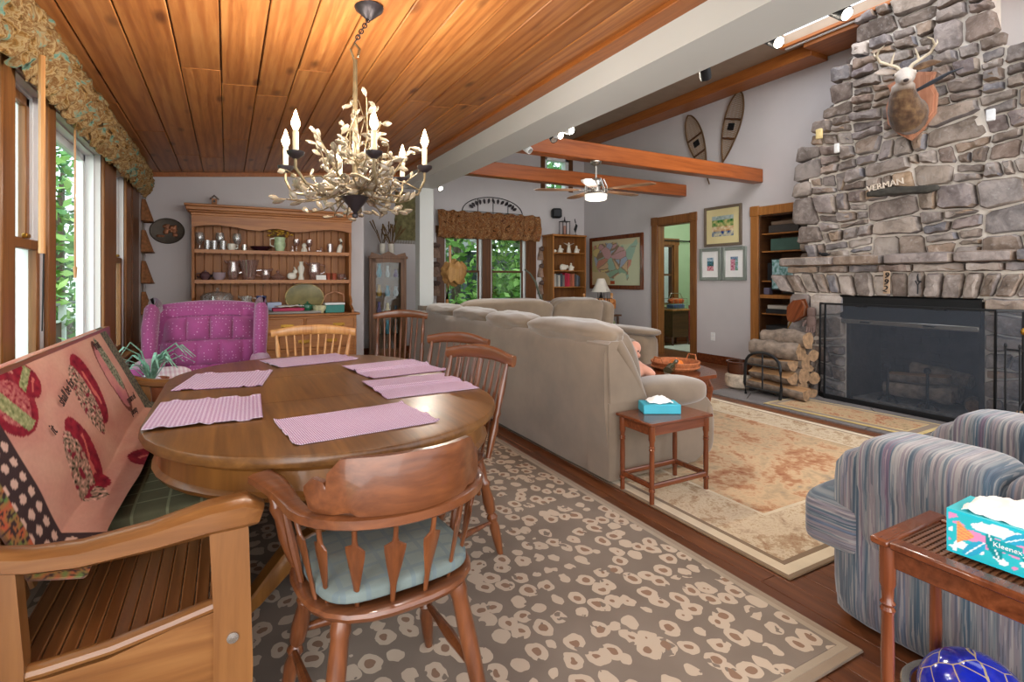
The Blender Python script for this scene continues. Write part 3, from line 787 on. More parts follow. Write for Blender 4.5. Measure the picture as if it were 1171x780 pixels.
# hearth floor: flagstones
b = MB(); seeds = [(4.62+.3*i+rng.uniform(-.08, .08), 1.2+.34*j+rng.uniform(-.09, .09)) for i in range(4) for j in range(9)]
for p in cells(seeds, 1, [(1, 0, XF), (-1, 0, -4.66), (0, 1, 4.1), (0, -1, -1.3)]):
    if len(p) > 2:
        cx = sum(q[0] for q in p)/len(p); cy = sum(q[1] for q in p)/len(p); b.prism([(cx+(q[0]-cx)*.97, cy+(q[1]-cy)*.97) for q in p], 'Z', .0, .012)
part(b, 'hearth_flagstones', M['slate'], fp, FO)
# fire logs on andirons
gr = thing('andiron', 'black andiron with a ball finial on the left inside the firebox', 'andiron', (5.95, 2.82, .03), group='andirons in the firebox')
MB().bar([(-.14, 0, .0), (-.13, 0, .05), (.28, 0, .07)], .025, .025).build('log_rest', M['iron'], gr); MB().tube([(-.14, 0, 0), (-.14, 0, .34)], .013, 8).ell((-.14, 0, .36), (.03, .03, .03)).build('post', M['iron'], gr)
MB().tube([(-.14, -.09, 0), (-.13, -.05, .05), (-.13, .05, .05), (-.14, .09, 0)], .012, 8).build('foot', M['iron'], gr)
g2 = dup(gr, (5.95, 2.48, .03), 0, 'black andiron with a ball finial on the right inside the firebox')
def logmesh(L, r, seed, split):
    g = random.Random(seed); s = g.random()*30; n = 12; b = MB(); nn = 9
    prof = []
    for j in range(n):
        a = 2*PI*j/n; q = 1.0
        x, z = math.cos(a), math.sin(a)
        if split: 
            if z > .28: z = .28
            if x+z*.6 < -.62: x, z = x*.72, z*.8
        prof.append((x, z))
    bend = g.uniform(-.02, .02); pts = [(-L/2 + L*i/nn, bend*math.sin(PI*i/nn), 0) for i in range(nn+1)]
    vs = []
    for i, p in enumerate(pts):
        for j, (x, z) in enumerate(prof):
            k = 1+.24*fbm(s+i*.45, j*.8, s, 3); vs.append((p[0]+(.006*g.uniform(-1, 1) if i in (0, nn) else 0), p[1]+x*r*k, z*r*k))
    bark = []; wood_ = []
    for i in range(nn):
        for j in range(n):
            q = (i*n+j, i*n+(j+1) % n, (i+1)*n+(j+1) % n, (i+1)*n+j)
            zz = (prof[j][1]+prof[(j+1) % n][1])/2
            (wood_ if split and zz > .24 else bark).append(q)
    b.cur = 0; b.add(vs, bark); o = 0
    b.cur = 1
    for q in wood_: b.f.append(q); b.mi.append(1)
    b.cur = 2; 
    for q in (tuple(range(n))[::-1], tuple(nn*n+j for j in range(n))): b.f.append(q); b.mi.append(2)
    return b
def log(label, loc, L, r, seed, split, rot, group, cat='log'):
    t = logmesh(L, r, seed, split).build('firewood_log', [M['bark'], M['splitwood'], M['logend']], loc=loc, rot=rot, label=label, cat=cat, group=group, ang=60)
    return t
FG = 'logs laid in the firebox'
log('pale split log lying lowest at the front on the andirons in the firebox', (5.92, 2.60, .165), .55, .085, 1, True, (R(30), 0, R(96)), FG)
log('charred round log behind the front log in the firebox', (6.10, 2.62, .17), .58, .085, 2, False, (0, 0, R(88)), FG)
log('orange-brown split log resting on top of the pile in the firebox', (5.99, 2.63, .30), .5, .075, 3, True, (R(-10), R(4), R(93)), FG)
log('grey weathered log at the upper back of the firebox', (6.12, 2.5, .32), .5, .07, 4, False, (0, R(-6), R(84)), FG)
log('short half-burnt log end at the right of the firebox', (6.02, 2.2, .10), .2, .065, 5, False, (0, 0, R(20)), FG)

# ---- spark screen
def spark():
    t = NT('spark_mesh'); tr = t.new('ShaderNodeBsdfTransparent'); df = t.new('ShaderNodeBsdfDiffuse'); df.inputs[0].default_value = rgba('#474d56')
    mx = t.new('ShaderNodeMixShader'); mx.inputs[0].default_value = .47; t.l(tr.outputs[0], mx.inputs[1]); t.l(df.outputs[0], mx.inputs[2]); t.l(mx.outputs[0], t.out.inputs['Surface']); return t.m
ss = thing('fireplace_screen', 'large black mesh spark screen standing in front of the fireplace opening', 'fire screen', (5.5, 2.55, 0))
SO = (5.5, 2.55, 0); sc_ = spark()
b = MB()
def pnl(b, p0, p1, z1):
    b.bar([(p0[0], p0[1], .02), (p0[0]+.02, p0[1], z1)], .016, .016, up=(1, 0, 0)); b.bar([(p1[0], p1[1], .02), (p1[0]+.02, p1[1], z1)], .016, .016, up=(1, 0, 0))
    b.bar([(p0[0]+.02, p0[1], z1), (p1[0]+.02, p1[1], z1)], .016, .02); b.bar([(p0[0], p0[1], .035), (p1[0], p1[1], .035)], .02, .05)
A, B_, C_, D_ = (5.58, 3.37), (5.5, 3.27), (5.5, 1.88), (5.6, 1.74)
for p, q in ((A, B_), (B_, C_), (C_, D_)): pnl(b, p, q, 1.0)
part(b, 'screen_frame', M['black'], ss, SO)
for p, q in ((A, B_), (B_, C_), (C_, D_)):
    part(MB().add([(p[0], p[1], .03), (q[0], q[1], .03), (q[0]+.02, q[1], 1.0), (p[0]+.02, p[1], 1.0)], [(0, 1, 2, 3)]), 'screen_mesh', sc_, ss, SO, recalc=False)
for y in (2.9, 2.25): part(MB().tube([(5.505, y-.04, .985), (5.47, y-.04, .99), (5.47, y+.04, .99), (5.505, y+.04, .985)], .006, 6), 'screen_handle', M['iron'], ss, SO)

# ---- deer head
dm = thing('deer_head_mount', 'mounted whitetail deer head with antlers on a shield plaque high on the stone chimney', 'deer mount', (XC-.13, 2.60, 2.92))
shield = [(-.02, -.0), (-.0, .30), (.08, .34), (.16, .33), (.2, .24)]
sh = [(0, -.33), (.10, -.25), (.20, -.12), (.215, .05), (.17, .17), (.20, .26), (.11, .29), (0, .33), (-.11, .29), (-.20, .26), (-.17, .17), (-.215, .05), (-.20, -.12), (-.10, -.25)]
MB().prism(sh, 'X', -.0, .03).prism([(p[0]*.9, p[1]*.9) for p in sh], 'X', -.012, .0).build('plaque', wood('plaque_wood', '#9a6148', '#c48e70', None, 'Z', .8, .35), dm)
def deer_mat():
    t = NT('deer_fur'); v = t.coord(); sx = t.new('ShaderNodeSeparateXYZ'); t.l(v, sx.inputs[0])
    n = t.noise(v, 14, 4); x = t.math('ADD', sx.outputs[0], t.math('MULTIPLY', n, .08))
    c = t.ramp(n, [(.3, '#402c1e'), (.5, '#5e4530'), (.7, '#7a5f42')])
    face = t.ramp_f(sx.outputs[2], .07, .13); front = t.ramp_f(x, -.12, -.25)
    c = t.mix(t.math('MULTIPLY', face, front), c, '#b9aca0')
    t.col(c); t.set(.95, spec=.15, sheen=.3); t.bump(t.noise(t.coord((30, 60, 20)), 4, 3), .5, .006); return t.m
b = MB()
b.tube([(.02, 0, -.10), (-.07, -.01, -.10), (-.16, -.02, -.04), (-.215, -.035, .05), (-.235, -.045, .14), (-.22, -.045, .22)], [.15, .155, .135, .11, .088, .06], 18, rb=[.18, .185, .16, .125, .095, .06], up=(0, 0, 1))
D_ = Vector((-.80, -.40, -.45)).normalized(); F_ = Vector((-.894, -.447, 0)); SD = Vector((-.447, .894, 0)); P0 = Vector((-.175, -.03, .255)); UPD = D_.cross(SD).normalized(); UPD = UPD if UPD.z > 0 else -UPD
b.tube([P0+D_*x for x in (0, .05, .11, .18, .25, .30, .325)], [.05, .078, .08, .062, .047, .044, .026], 18, rb=[.05, .078, .078, .058, .045, .038, .02], up=UPD)
for s in (-1, 1):
    b.ell(tuple(P0+D_*.12+SD*(s*.066)+UPD*.03), (.028, .028, .022), 10, 7)
    b.tube([P0+SD*(s*.05)+Vector((0, 0, .03)), P0+SD*(s*.12)+Vector((.01, 0, .055)), P0+SD*(s*.20)+Vector((.02, 0, .075)), P0+SD*(s*.27)+Vector((.03, 0, .075))], [.02, .045, .042, .004], 10, rb=[.014, .014, .011, .003], up=(-.8, -.4, .35))
body = b.build('head', deer_mat(), dm); remesh(body, .009, 4)
for s in (-1, 1):
    g_ = lambda a, h, f=0: tuple(P0+SD*(s*(.04+(a-.04)*.72))+Vector((0, 0, .04+(h-.04)*.68))+F_*f)
    q = MB().tube([g_(.04, .06), g_(.07, .11), g_(.16, .165), g_(.25, .215, .02), g_(.285, .28, .06), g_(.26, .345, .10), g_(.20, .375, .13)], [.019, .016, .014, .013, .011, .008, .003], 8)
    q.tube([g_(.13, .15), g_(.115, .22, .02), g_(.09, .30, .04)], [.012, .009, .003], 7); q.tube([g_(.28, .26, .05), g_(.315, .32, .04), g_(.31, .37, .03)], [.01, .007, .002], 7)
    q.build('antler', plain('antler_bone', '#bdae95', .5, var=.15, vscale=20), dm)
    MB().ell(tuple(P0+D_*.125+SD*(s*.082)+UPD*.035), (.012, .012, .012), 10, 7).build('eye', M['black'], dm)
MB().ell(tuple(P0+D_*.325+UPD*.006), (.018, .024, .016), 10, 7).build('nose', plain('deer_nose', '#3a2f2b', .4), dm)
MB().tube([(-.1, -.09, .10), (-.12, -.22, .13), (-.13, -.36, .17), (-.13, -.46, .18)], [.02, .035, .022, .004], 10, rb=[.012, .016, .01, .003]).build('feather_tuft', plain('dark_feather', '#3d4148', .7), dm)

# ---- driftwood sign and small things on the chimney
o = thing('driftwood_sign', 'dark driftwood sign with pale raised letters above the stone mantel', 'sign', (XC-.15, 2.67, 2.11))
MB().cush((0, 0, 0), (.075, .62, .075), 4, 10, fn=lambda x, y, z: (x, y, z*(1+.5*fbm(y*2.2, x, 3)) + .35*math.sin(y*2.2+.4) - .9*y*0 + .35*fbm(y*3, z, 5))).build('plank', plain('driftwood', '#3d3a34', .9, var=.35, vscale=14, bump=.6), o)
b = MB()
MT = Matrix.Translation((-.03, .13, .075)) @ Matrix(((0, 0, -1, 0), (-1, 0, 0, 0), (0, 1, 0, 0), (0, 0, 0, 1))) @ Matrix.Rotation(R(6), 4, 'Z')
b.text('VERMAN', .085, MT, .008); b.build('lettering', plain('pale_letters', '#cdbfae', .8), o)
def sensor(label, y, z, c, dy=.045, dz=.075, x=XC-.155):
    t = MB().cbox((0, 0, 0), (.03, dy, dz), .006).cbox((-.016, 0, -.01), (.004, dy*.6, dz*.4), .001).build('wall_sensor', plain('plastic_%s' % c[1:], c, .5), loc=(x, y, z), label=label, cat='sensor'); return t
sensor('small yellow plastic box near the left edge of the stone chimney', 3.47, 2.86, '#d3bd85', .07, .11)
sensor('white plastic box on the chimney below and left of the deer plaque', 3.28, 2.66, '#d8d6d2', .05, .10)
sensor('white plastic sensor on the right part of the chimney beside the deer', 1.99, 2.66, '#dadada', .06, .10)
# house number
o = thing('house_number_strip', 'dark metal house number strip on the keystone above the fire screen', 'house number', (XF-.125, 2.735, 1.225))
b = MB(); MT = Matrix(((0, 0, -1, 0), (-1, 0, 0, 0), (0, 1, 0, 0), (0, 0, 0, 1)))
for i, ch in enumerate('992'): b.text(ch, .085, Matrix.Translation((-.004, .006*i-.006, .065-.065*i)) @ MT @ Matrix.Rotation(R(-20), 4, 'Z'), .006)
b.build('digits', M['iron'], o); MB().box(0, .006, -.03, .03, -.11, .11, .003).build('backing', plain('sandstone_strip', '#a98f76', .9), o)
o = MB().tube([(0, 0, 0), (-.05, 0, .01), (-.06, 0, .05), (-.05, 0, .07)], .008, 7).tube([(-.05, -.02, .01), (-.055, 0, -.03), (-.05, .02, .01)], .007, 7).tube([(-.052, 0, -.02), (-.05, .003, -.11)], .006, 6).build('iron_hook', M['iron'], loc=(XF-.10, 2.46, 1.23), label='small iron hook hanging on the arch stones right of the number strip', cat='hook')
o = MB().ell((0, 0, .022), (.028, .045, .02), 12, 8).ell((0, .05, .035), (.018, .018, .016), 10, 7).tube([(0, -.04, .02), (0, -.07, .03)], [.01, .003], 6).build('bird_figurine', M['black'], loc=(5.76, 3.42, 1.506), label='tiny black bird figurine on the left end of the stone mantel', cat='figurine')
# bellows and glove hanging on the side pier
o = thing('fire_bellows', 'brown leather fire bellows hanging on the left pier of the fireplace', 'bellows', (5.60, 3.62, .90))
MB().prism([(0, .16), (.07, .10), (.10, 0), (.05, -.10), (.015, -.14), (-.015, -.14), (-.05, -.10), (-.10, 0), (-.07, .10)], 'X', 0, .018).prism([(0, .15), (.07, .10), (.10, 0), (.05, -.10), (.015, -.13), (-.015, -.13), (-.05, -.10), (-.10, 0), (-.07, .10)], 'X', -.07, -.055).build('boards', M['cherry_z'], o, rot=(R(28), 0, 0))
MB().prism([(0, .135), (.06, .09), (.09, 0), (.04, -.09), (-.04, -.09), (-.09, 0), (-.06, .09)], 'X', -.055, 0).build('leather_body', plain('brown_leather', '#6f4630', .6, var=.15, bump=.2), o, rot=(R(28), 0, 0))
MB().tube([(-.03, 0, -.13), (-.03, 0, -.22)], [.012, .006], 8).build('nozzle', M['brass'], o, rot=(R(28), 0, 0))
o = thing('work_glove', 'brown leather work glove hanging beside the bellows on the stone pier', 'glove', (5.585, 3.46, .80))
b = MB().cush((0, 0, 0), (.05, .10, .13), 3, 6).cush((.005, 0, .10), (.055, .085, .10), 4, 6)
for i in range(4): b.tube([(-.002, -.037+.025*i, -.05), (-.012, -.04+.027*i, -.10), (-.025, -.038+.026*i, -.135+.008*abs(i-1.5))], [.014, .013, .008], 8)
b.tube([(-.005, .045, .01), (-.02, .075, -.03), (-.025, .08, -.06)], [.016, .014, .009], 8); b.build('glove_body', plain('glove_leather', '#6a5650', .8, var=.2, bump=.3), o)

# ---- log rack, stacked firewood, crock
o = thing('firewood_rack', 'black iron hoop firewood rack on the hearth left of the screen', 'log rack', (4.96, 3.6, .012))
def hoop(x): 
    return [(x, -.20, 0), (x, -.215, .12), (x, -.205, .3)] + [(x, -.2*math.cos(PI*i/10), .34+.13*math.sin(PI*i/10)) for i in range(11)] + [(x, .205, .3), (x, .215, .12), (x, .20, 0)]
for x in (0, .36): MB().tube(hoop(x), .015, 8).tube([(x, -.2, .08), (x, .2, .08)], .01, 6).tube([(x, -.2, .33), (x, .2, .33)], .009, 6).tube([(x, 0, .08), (x, 0, .46)], .009, 6).build('hoop', M['black'], o)
[MB().tube([(0, y_, .05), (.36, y_, .05)], .01, 6).build('base_rail', M['black'], o) for y_ in (-.15, .15)]
PG = 'firewood stacked by the hearth'
stack = [('light split log at the bottom front of the rack, sticking out to the right', (5.11, 3.52, .13), .62, .09, True), ('round log at the bottom back of the rack', (5.25, 3.58, .13), .48, .085, False),
 ('orange split log in the second layer at the front of the rack', (5.10, 3.58, .26), .5, .088, True), ('brown round log in the second layer at the back of the rack', (5.24, 3.56, .265), .5, .085, False),
 ('split log with a pale face in the third layer of the rack', (5.10, 3.59, .39), .52, .085, True), ('knotty log behind the hoop in the third layer of the rack', (5.23, 3.56, .395), .5, .08, False),
 ('grey weathered log lying across the top front of the rack', (5.12, 3.55, .512), .52, .09, False), ('topmost thick grey log on the firewood rack', (5.20, 3.50, .625), .5, .088, False)]
for i, (lb, loc, L, r, sp) in enumerate(stack): log(lb, loc, L, r, 30+i, sp, (R(random.uniform(-30, 30)), R(random.uniform(-3, 3)), R(90+random.uniform(-5, 5))), PG)
st2 = [('dark split log on the hearth between rack and screen, bottom of the pile', (5.47, 3.50, .075), .07, True), ('pale log end above the bottom log between rack and screen', (5.49, 3.50, .205), .066, False), ('orange split log in the middle of the pile between rack and screen', (5.46, 3.52, .33), .064, True),
 ('grey log with cracked end near the top of the pile between rack and screen', (5.48, 3.5, .45), .062, False), ('pale triangular split log topmost between rack and screen', (5.46, 3.52, .565), .06, True)]
for i, (lb, loc, r, sp) in enumerate(st2): log(lb, loc, .36, r, 50+i, sp, (R(20*i), 0, R(70)), PG)
o = thing('stoneware_crock', 'squat stoneware crock with brown rim on the hearth left of the log rack', 'crock', (5.16, 4.03, .012))
MB().lathe([(.0, .0), (.115, 0), (.155, .03), (.165, .09), (.16, .15), (.13, .172)], n=24).build('jar_body', plain('speckled_glaze', '#b5a795', .4, var=.4, vscale=16), o)
MB().lathe([(.13, .17), (.135, .2), (.135, .285), (.15, .295), (.15, .31), (.128, .31), (.122, .2), (0, .19)], n=24).build('brown_neck', plain('brown_glaze', '#4a2818', .25), o)
# fire tools and kindling bucket
o = thing('fire_tool_set', 'black fireplace tool set with a brass knob right of the spark screen', 'fire tools', (5.5, 1.70, .012))
MB().lathe([(0, 0), (.11, 0), (.11, .015), (.04, .03), (.015, .05), (0, .05)], n=20).tube([(0, 0, .03), (0, 0, .80)], .011, 8).build('stand', M['black'], o)
MB().ell((0, 0, .83), (.022, .022, .03)).build('knob', M['brass'], o)
MB().tube([(0, -.12, .68), (0, .12, .68)], .008, 6).tube([(-.08, 0, .68), (.08, 0, .68)], .008, 6).build('cross_arm', M['black'], o)
for i, (dx, dy) in enumerate(((-.04, .10), (-.03, -.10), (-.08, .0))):
    b = MB().tube([(dx, dy, .70), (dx, dy, .15)], .007, 6).ell((dx, dy, .715), (.012, .012, .02), 8, 6)
    if i == 0: b.box(dx-.008, dx+.008, dy-.05, dy+.05, .07, .2, .004)
    elif i == 1: b.tube([(dx, dy, .15), (dx, dy, .1)], [.03, .045], 10)
    else: b.tube([(dx, dy, .15), (dx, dy+.03, .12), (dx, dy+.05, .15)], .006, 6)
    b.build(('shovel', 'brush', 'poker')[i], M['black'], o)
o = thing('kindling_bucket', 'black metal bucket of kindling on the hearth in front of the fire tools', 'bucket', (5.28, 1.62, .012))
MB().lathe([(0, 0), (.13, 0), (.16, .18), (.168, .185), (.155, .18), (.125, .01), (0, .01)], n=24).build('pail', M['black'], o)
MB().tube([(.16*math.cos(PI*i/12), .0, .18+.16*math.sin(PI*i/12)) for i in range(13)], .005, 6).build('bail_handle', M['black'], o)
for i, (lb, x, y, rz, ry) in enumerate((('pale kindling stick leaning left in the black bucket', .02, .05, .4, .9), ('pale kindling stick standing in the middle of the black bucket', -.02, .0, 1.2, 1.1), ('pale kindling stick leaning right in the black bucket', .0, -.05, 2.2, .8))):
    MB().box(-.11, .11, -.018, .018, -.014, .014, .004).build('kindling_stick', M['logend'], loc=(5.28+x, 1.62+y, .17), rot=(0, ry, rz), label=lb, cat='kindling', group='kindling in the bucket')
o = thing('iron_kettle', 'black cast iron kettle on the hearth right of the fire tools', 'kettle', (5.58, 1.42, .012))
MB().lathe([(0, .02), (.09, .02), (.15, .08), (.165, .16), (.14, .24), (.1, .27), (.11, .285), (.09, .285), (0, .26)], n=24).build('pot', M['iron'], o)
MB().tube([(.12*math.cos(PI*i/12), 0, .26+.14*math.sin(PI*i/12)) for i in range(13)], .007, 6).build('bail_handle', M['iron'], o)
# ------------------------------------------------------------------ rugs
def rug(name, label, x0, x1, y0, y1, z, th, layers, cat='rug', loc=None, rz=None):
    cx, cy = (x0+x1)/2, (y0+y1)/2; hw, hd = (x1-x0)/2, (y1-y0)/2
    t = thing(name, label, cat, loc or (cx, cy, z), rz or 0)
    for nm, mt, ins, dz in layers:
        MB().box(-hw+ins, hw-ins, -hd+ins, hd-ins, 0, th+dz, .004).build(nm, mt, t)
    return t
rug('leopard_rug', 'large taupe rug with a leopard ring pattern under the dining table', -.72, 1.875, .98, 6.1, .001, .009, [('binding', M['rug_edge'], 0, 0), ('border_band', fabric('leopard_rug_band', '#9c8c76', .08), .03, .0012), ('field', M['leopard'], .055, .0024)])
rug('oriental_rug', 'large beige oriental rug with faded red motifs in the sitting area', 2.05, 4.50, 1.36, 4.15, .001, .009, [('binding', M['rug_dark'], 0, 0), ('outer_band', M['rug_line'], .02, .0012), ('dark_band', M['rug_dark'], .075, .0024), ('border_field', M['rug_border'], .10, .0036), ('inner_line', M['rug_line'], .42, .0048), ('field', M['rug_field'], .44, .006)])
rug('hearth_rug', 'small worn oriental rug lying on the hearth in front of the spark screen', 4.72, 5.30, 2.12, 3.42, .013, .007, [('binding', M['hearth_edge'], 0, 0), ('border_field', M['rug_dark'], .03, .0012), ('inner_line', M['hearth_edge'], .09, .0024), ('field', M['hearth_rug'], .10, .0036)], loc=(5.02, 2.77, .0135), rz=R(2))

# ------------------------------------------------------------------ dining table
TX, TY0, TY1, TR = .385, 2.21, 3.07, .65
def track(r, n=20):
    p = [(TX + r*math.cos(a), TY1 + r*math.sin(a)) for a in [PI*i/n for i in range(n+1)]]
    return p + [(TX + r*math.cos(a), TY0 + r*math.sin(a)) for a in [PI+PI*i/n for i in range(n+1)]]
t = thing('dining_table', 'oval oak pedestal dining table with a thick rounded rim', 'table', (TX, 2.64, 0)); TO = (TX, 2.64, 0)
def loft(b, rings):
    n = len(rings[0][0]); vs = [(x, y, z) for pl, z in rings for x, y in pl]; fs = []
    for i in range(len(rings)-1):
        for j in range(n): fs.append((i*n+j, i*n+(j+1) % n, (i+1)*n+(j+1) % n, (i+1)*n+j))
    fs.append(tuple(range(n))[::-1]); fs.append(tuple((len(rings)-1)*n+j for j in range(n))); return b.add(vs, fs)
part(loft(MB(), [(track(TR-.02), .712), (track(TR-.004), .716), (track(TR), .726), (track(TR), .738), (track(TR-.006), .747), (track(TR-.02), .75)]), 'tabletop', M['oak'], t, TO)
part(loft(MB(), [(track(TR-.06), .60), (track(TR-.045), .604), (track(TR-.035), .62), (track(TR-.05), .632), (track(TR-.052), .69), (track(TR-.035), .705), (track(TR-.03), .712)]), 'apron', M['oak_edge'], t, TO)
for y in (-.34, .34):
    MB().lathe([(.0, .05), (.09, .05), (.10, .10), (.07, .16), (.095, .24), (.105, .34), (.06, .44), (.085, .5), (.12, .6)], n=20).build('pedestal', M['oak_edge'], t, loc=(0, y, 0))
for sx in (-1, 1):
    for y in (-.34, .34):
        MB().bar([(0, y, .2), (sx*.16, y*1.15, .17), (sx*.30, y*1.35, .06), (sx*.36, y*1.45, .03)], [.07, .07, .06, .05], [.10, .09, .06, .05]).build('foot', M['oak_edge'], t)
for nm, y in (('leaf_seam', -.30), ('leaf_seam', .30)): MB().box(-.63, .63, y-.001, y+.001, .7495, .7503).build(nm, M['dkwood'], t)
# placemats
def mat_(label, cx, cy, w, d, rz, fold=False, seed=0):
    g = random.Random(seed); s = seed*3.1
    def f(u, v):
        x, y = (u-.5)*w, (v-.5)*d
        z = .0035 + .0022*abs(fbm(x*7+s, y*7, s, 2)) + (.006 if u in (0, 1) and fbm(y*20, s, 0, 1) > .1 else 0)
        if fold: z += .011*math.exp(-((v-.55)/.05)**2) + (.006 if v > .6 else 0)
        return (x, y, z)
    MB().slab(f, 30, 24, .0028).build('placemat', M['mat'], loc=(cx, cy, .7512), rz=rz, label=label, cat='placemat', group='placemats on the dining table')
mat_('pink checked placemat at the near end of the table behind the arrow-back chair', .40, 1.885, .48, .34, R(6), seed=1)
mat_('folded pink checked placemat nearest the bench on the left edge of the table', -.06, 2.29, .42, .36, R(88), True, 2)
mat_('flat pink checked placemat on the left side, second from the bench arm', .0, 2.97, .44, .37, R(80), seed=3)
mat_('pink checked placemat at the far table end in front of the blond chair', .45, 3.46, .48, .35, R(13), seed=4)
mat_('pink checked placemat on the right of the table, farther from the camera', .82, 2.90, .43, .44, R(8), True, 5)
mat_('pink checked placemat on the right of the table, nearer the camera', .795, 2.38, .43, .40, R(2), True, 6)

# ------------------------------------------------------------------ chairs
LEGP = [(0, .013), (.06, .016), (.16, .021), (.3, .024), (.36, .018), (.4, .026), (.44, .016), (.47, .024), (.58, .027), (.72, .021), (.76, .028), (.8, .018), (.9, .022), (1, .02)]
def seatmesh(w, d, z, th, back=.86):
    b = MB(); n = 28; rings = []
    def ol(s):
        o = []
        for i in range(n):
            a = 2*PI*i/n; c, q = math.cos(a), math.sin(a); k = 2.8
            r = (abs(c)**k+abs(q)**k)**(-1/k); x, y = c*r*w/2*s, q*r*d/2*s
            x *= lerp(back, 1.0, (q*r+1)/2); o.append((x, y))
        return o
    vs = []; prof = [(.86, z-th), (.97, z-th*.6), (1, z-th*.3), (.985, z-.004), (.93, z), (.75, z-.010), (.4, z-.016), (.1, z-.014)]
    for s, zz in prof: vs += [(x, y, zz) for x, y in ol(s)]
    fs = [tuple(range(n))[::-1]]
    for i in range(len(prof)-1):
        for j in range(n): fs.append((i*n+j, i*n+(j+1) % n, (i+1)*n+(j+1) % n, (i+1)*n+j))
    fs.append(tuple((len(prof)-1)*n+j for j in range(n))); return b.add(vs, fs)
def windsor(label, loc, rz, mz, mx, group, cw=.46, ch=.90, nsp=7):
    t = thing('windsor_chair', label, 'chair', loc, rz, group)
    seatmesh(.46, .43, .45, .035).build('seat', mx, t)
    for sx in (-1, 1):
        for (y0, y1) in ((.13, .19), (-.13, -.21)):
            MB().turned((sx*.21, y1, .0), (sx*.155, y0, .425), LEGP).build('leg', mz, t)
        MB().turned((sx*.193, .158, .15), (sx*.19, -.165, .15), [(0, .007), (.3, .012), (.5, .016), (.7, .012), (1, .007)], 8).build('stretcher', mz, t)
    MB().turned((-.19, 0, .15), (.19, 0, .15), [(0, .007), (.3, .012), (.5, .016), (.7, .012), (1, .007)], 8).build('stretcher', mz, t)
    def bk(x): return -.30 + .05*(1-(2*x/cw)**2)*-1 + .045
    for sx in (-1, 1):
        MB().turned((sx*.185, -.155, .44), (sx*(cw/2-.035), bk(cw/2-.035), ch-.05), [(0, .012), (.15, .016), (.3, .02), (.42, .013), (.46, .019), (.5, .013), (.75, .016), (.9, .012), (1, .009)], 10).build('back_post', mz, t)
    for i in range(nsp):
        f = (i+1)/(nsp+1)*2-1
        MB().turned((f*.165, -.165-.02*(1-f*f), .44), (f*(cw/2-.04), bk(f*(cw/2-.04)), ch-.05), [(0, .006), (.25, .0085), (.5, .0095), (.8, .007), (1, .005)], 7).build('spindle', mz, t)
    pts = []; wd = []; ht = []
    for i in range(15):
        f = i/7-1; x = f*cw/2
        pts.append((x, bk(x)-.006*abs(f)**6*4, ch-.03+.016*(1-f*f)-.012*abs(f)**3 + (.004 if abs(f) > .9 else 0))); wd.append(.026 if abs(f) < .95 else .034); ht.append(.062+.006*math.cos(f*PI) if abs(f) < .9 else .054)
    MB().sweep(pts, [(math.copysign(abs(math.cos(a))**.6, math.cos(a)), math.copysign(abs(math.sin(a))**.8, math.sin(a))) for a in [2*PI*j/14 for j in range(14)]], [w/2 for w in wd], [h/2 for h in ht]).build('crest_rail', mx, t)
    return t
WG = 'Windsor chairs around the table'
c0 = windsor('reddish Windsor chair on the right side of the table, nearest the camera', (.82, 2.24, .012), R(109), M['maple'], M['maple_x'], WG)
dup(c0, (.99, 2.83, .012), R(119), 'reddish Windsor chair on the right of the table, second from the camera')
dup(c0, (1.27, 4.42, .012), R(155), 'brown Windsor chair standing far back in front of the glass curio cabinet', sc=1.05)
windsor('blond wide-backed Windsor chair at the far end of the table in front of the hutch', (.47, 3.66, .012), R(165), M['blond'], M['blond'], WG, .56, .90, 8)

# arrow-back captain's chair in the foreground
t = thing('captain_chair', 'arrow-back captain chair with curved arm rail in the foreground, back to the camera', 'chair', (.388, 1.465, .012), R(4)); t.scale = (.93, .93, 1.0)
mz, mx = M['maple'], M['maple_x']
seatmesh(.54, .47, .45, .042, .88).build('seat', mx, t)
for sx in (-1, 1):
    for (y0, y1) in ((.15, .23),):
        MB().turned((sx*.245, y1, 0), (sx*.175, y0, .42), LEGP).build('leg', mz, t)
    MB().turned((sx*.235, -.235, 0), (sx*.165, -.15, .42), [(0, .016), (.2, .021), (.6, .026), (.9, .024), (.93, .028), (1, .024)], 12).build('leg', mz, t)
    MB().turned((sx*.222, .19, .17), (sx*.212, -.19, .17), [(0, .009), (.3, .014), (.5, .018), (.7, .014), (1, .009)], 8).build('stretcher', mz, t)
MB().turned((-.205, -.205, .14), (.205, -.205, .14), [(0, .010), (.5, .015), (1, .010)], 8).build('stretcher', mz, t)
MB().turned((-.225, .2, .22), (.225, .2, .22), [(0, .009), (.2, .014), (.35, .02), (.5, .014), (.65, .02), (.8, .014), (1, .009)], 10).build('stretcher', mz, t)
def bow(a): return (.266*math.sin(a), -.04-.215*math.cos(a))     # a: -pi/2 .. pi/2 round the back
pts = [(-.318, .185, .692), (-.294, .13, .684), (-.274, .05, .674)] + [(*bow(-PI/2+PI*i/16), .672) for i in range(17)] + [(.274, .05, .674), (.294, .13, .684), (.318, .185, .692)]
wd = [.075, .072, .055] + [.046]*17 + [.055, .072, .075]
MB().bar(pts, wd, [.026]*3+[.032]*17+[.026]*3, b=.35).build('arm_rail', mx, t)
b = MB(); q = []; ht = []
for i in range(25):
    f = i/12-1; a = f*R(66); x, y = bow(a); e = abs(f)
    h = .142*(1-.08*e) if e < .62 else (lerp(.13, .06, (e-.62)/.14) if e < .76 else (lerp(.06, .085, (e-.76)/.12) if e < .9 else .085*(1-(e-.9)*3)))
    q.append((x*.985, y+.004-.018*(1-e), .688+h/2)); ht.append(h)
b.bar(q, .026, ht, b=.3); b.build('crest_rail', mx, t)
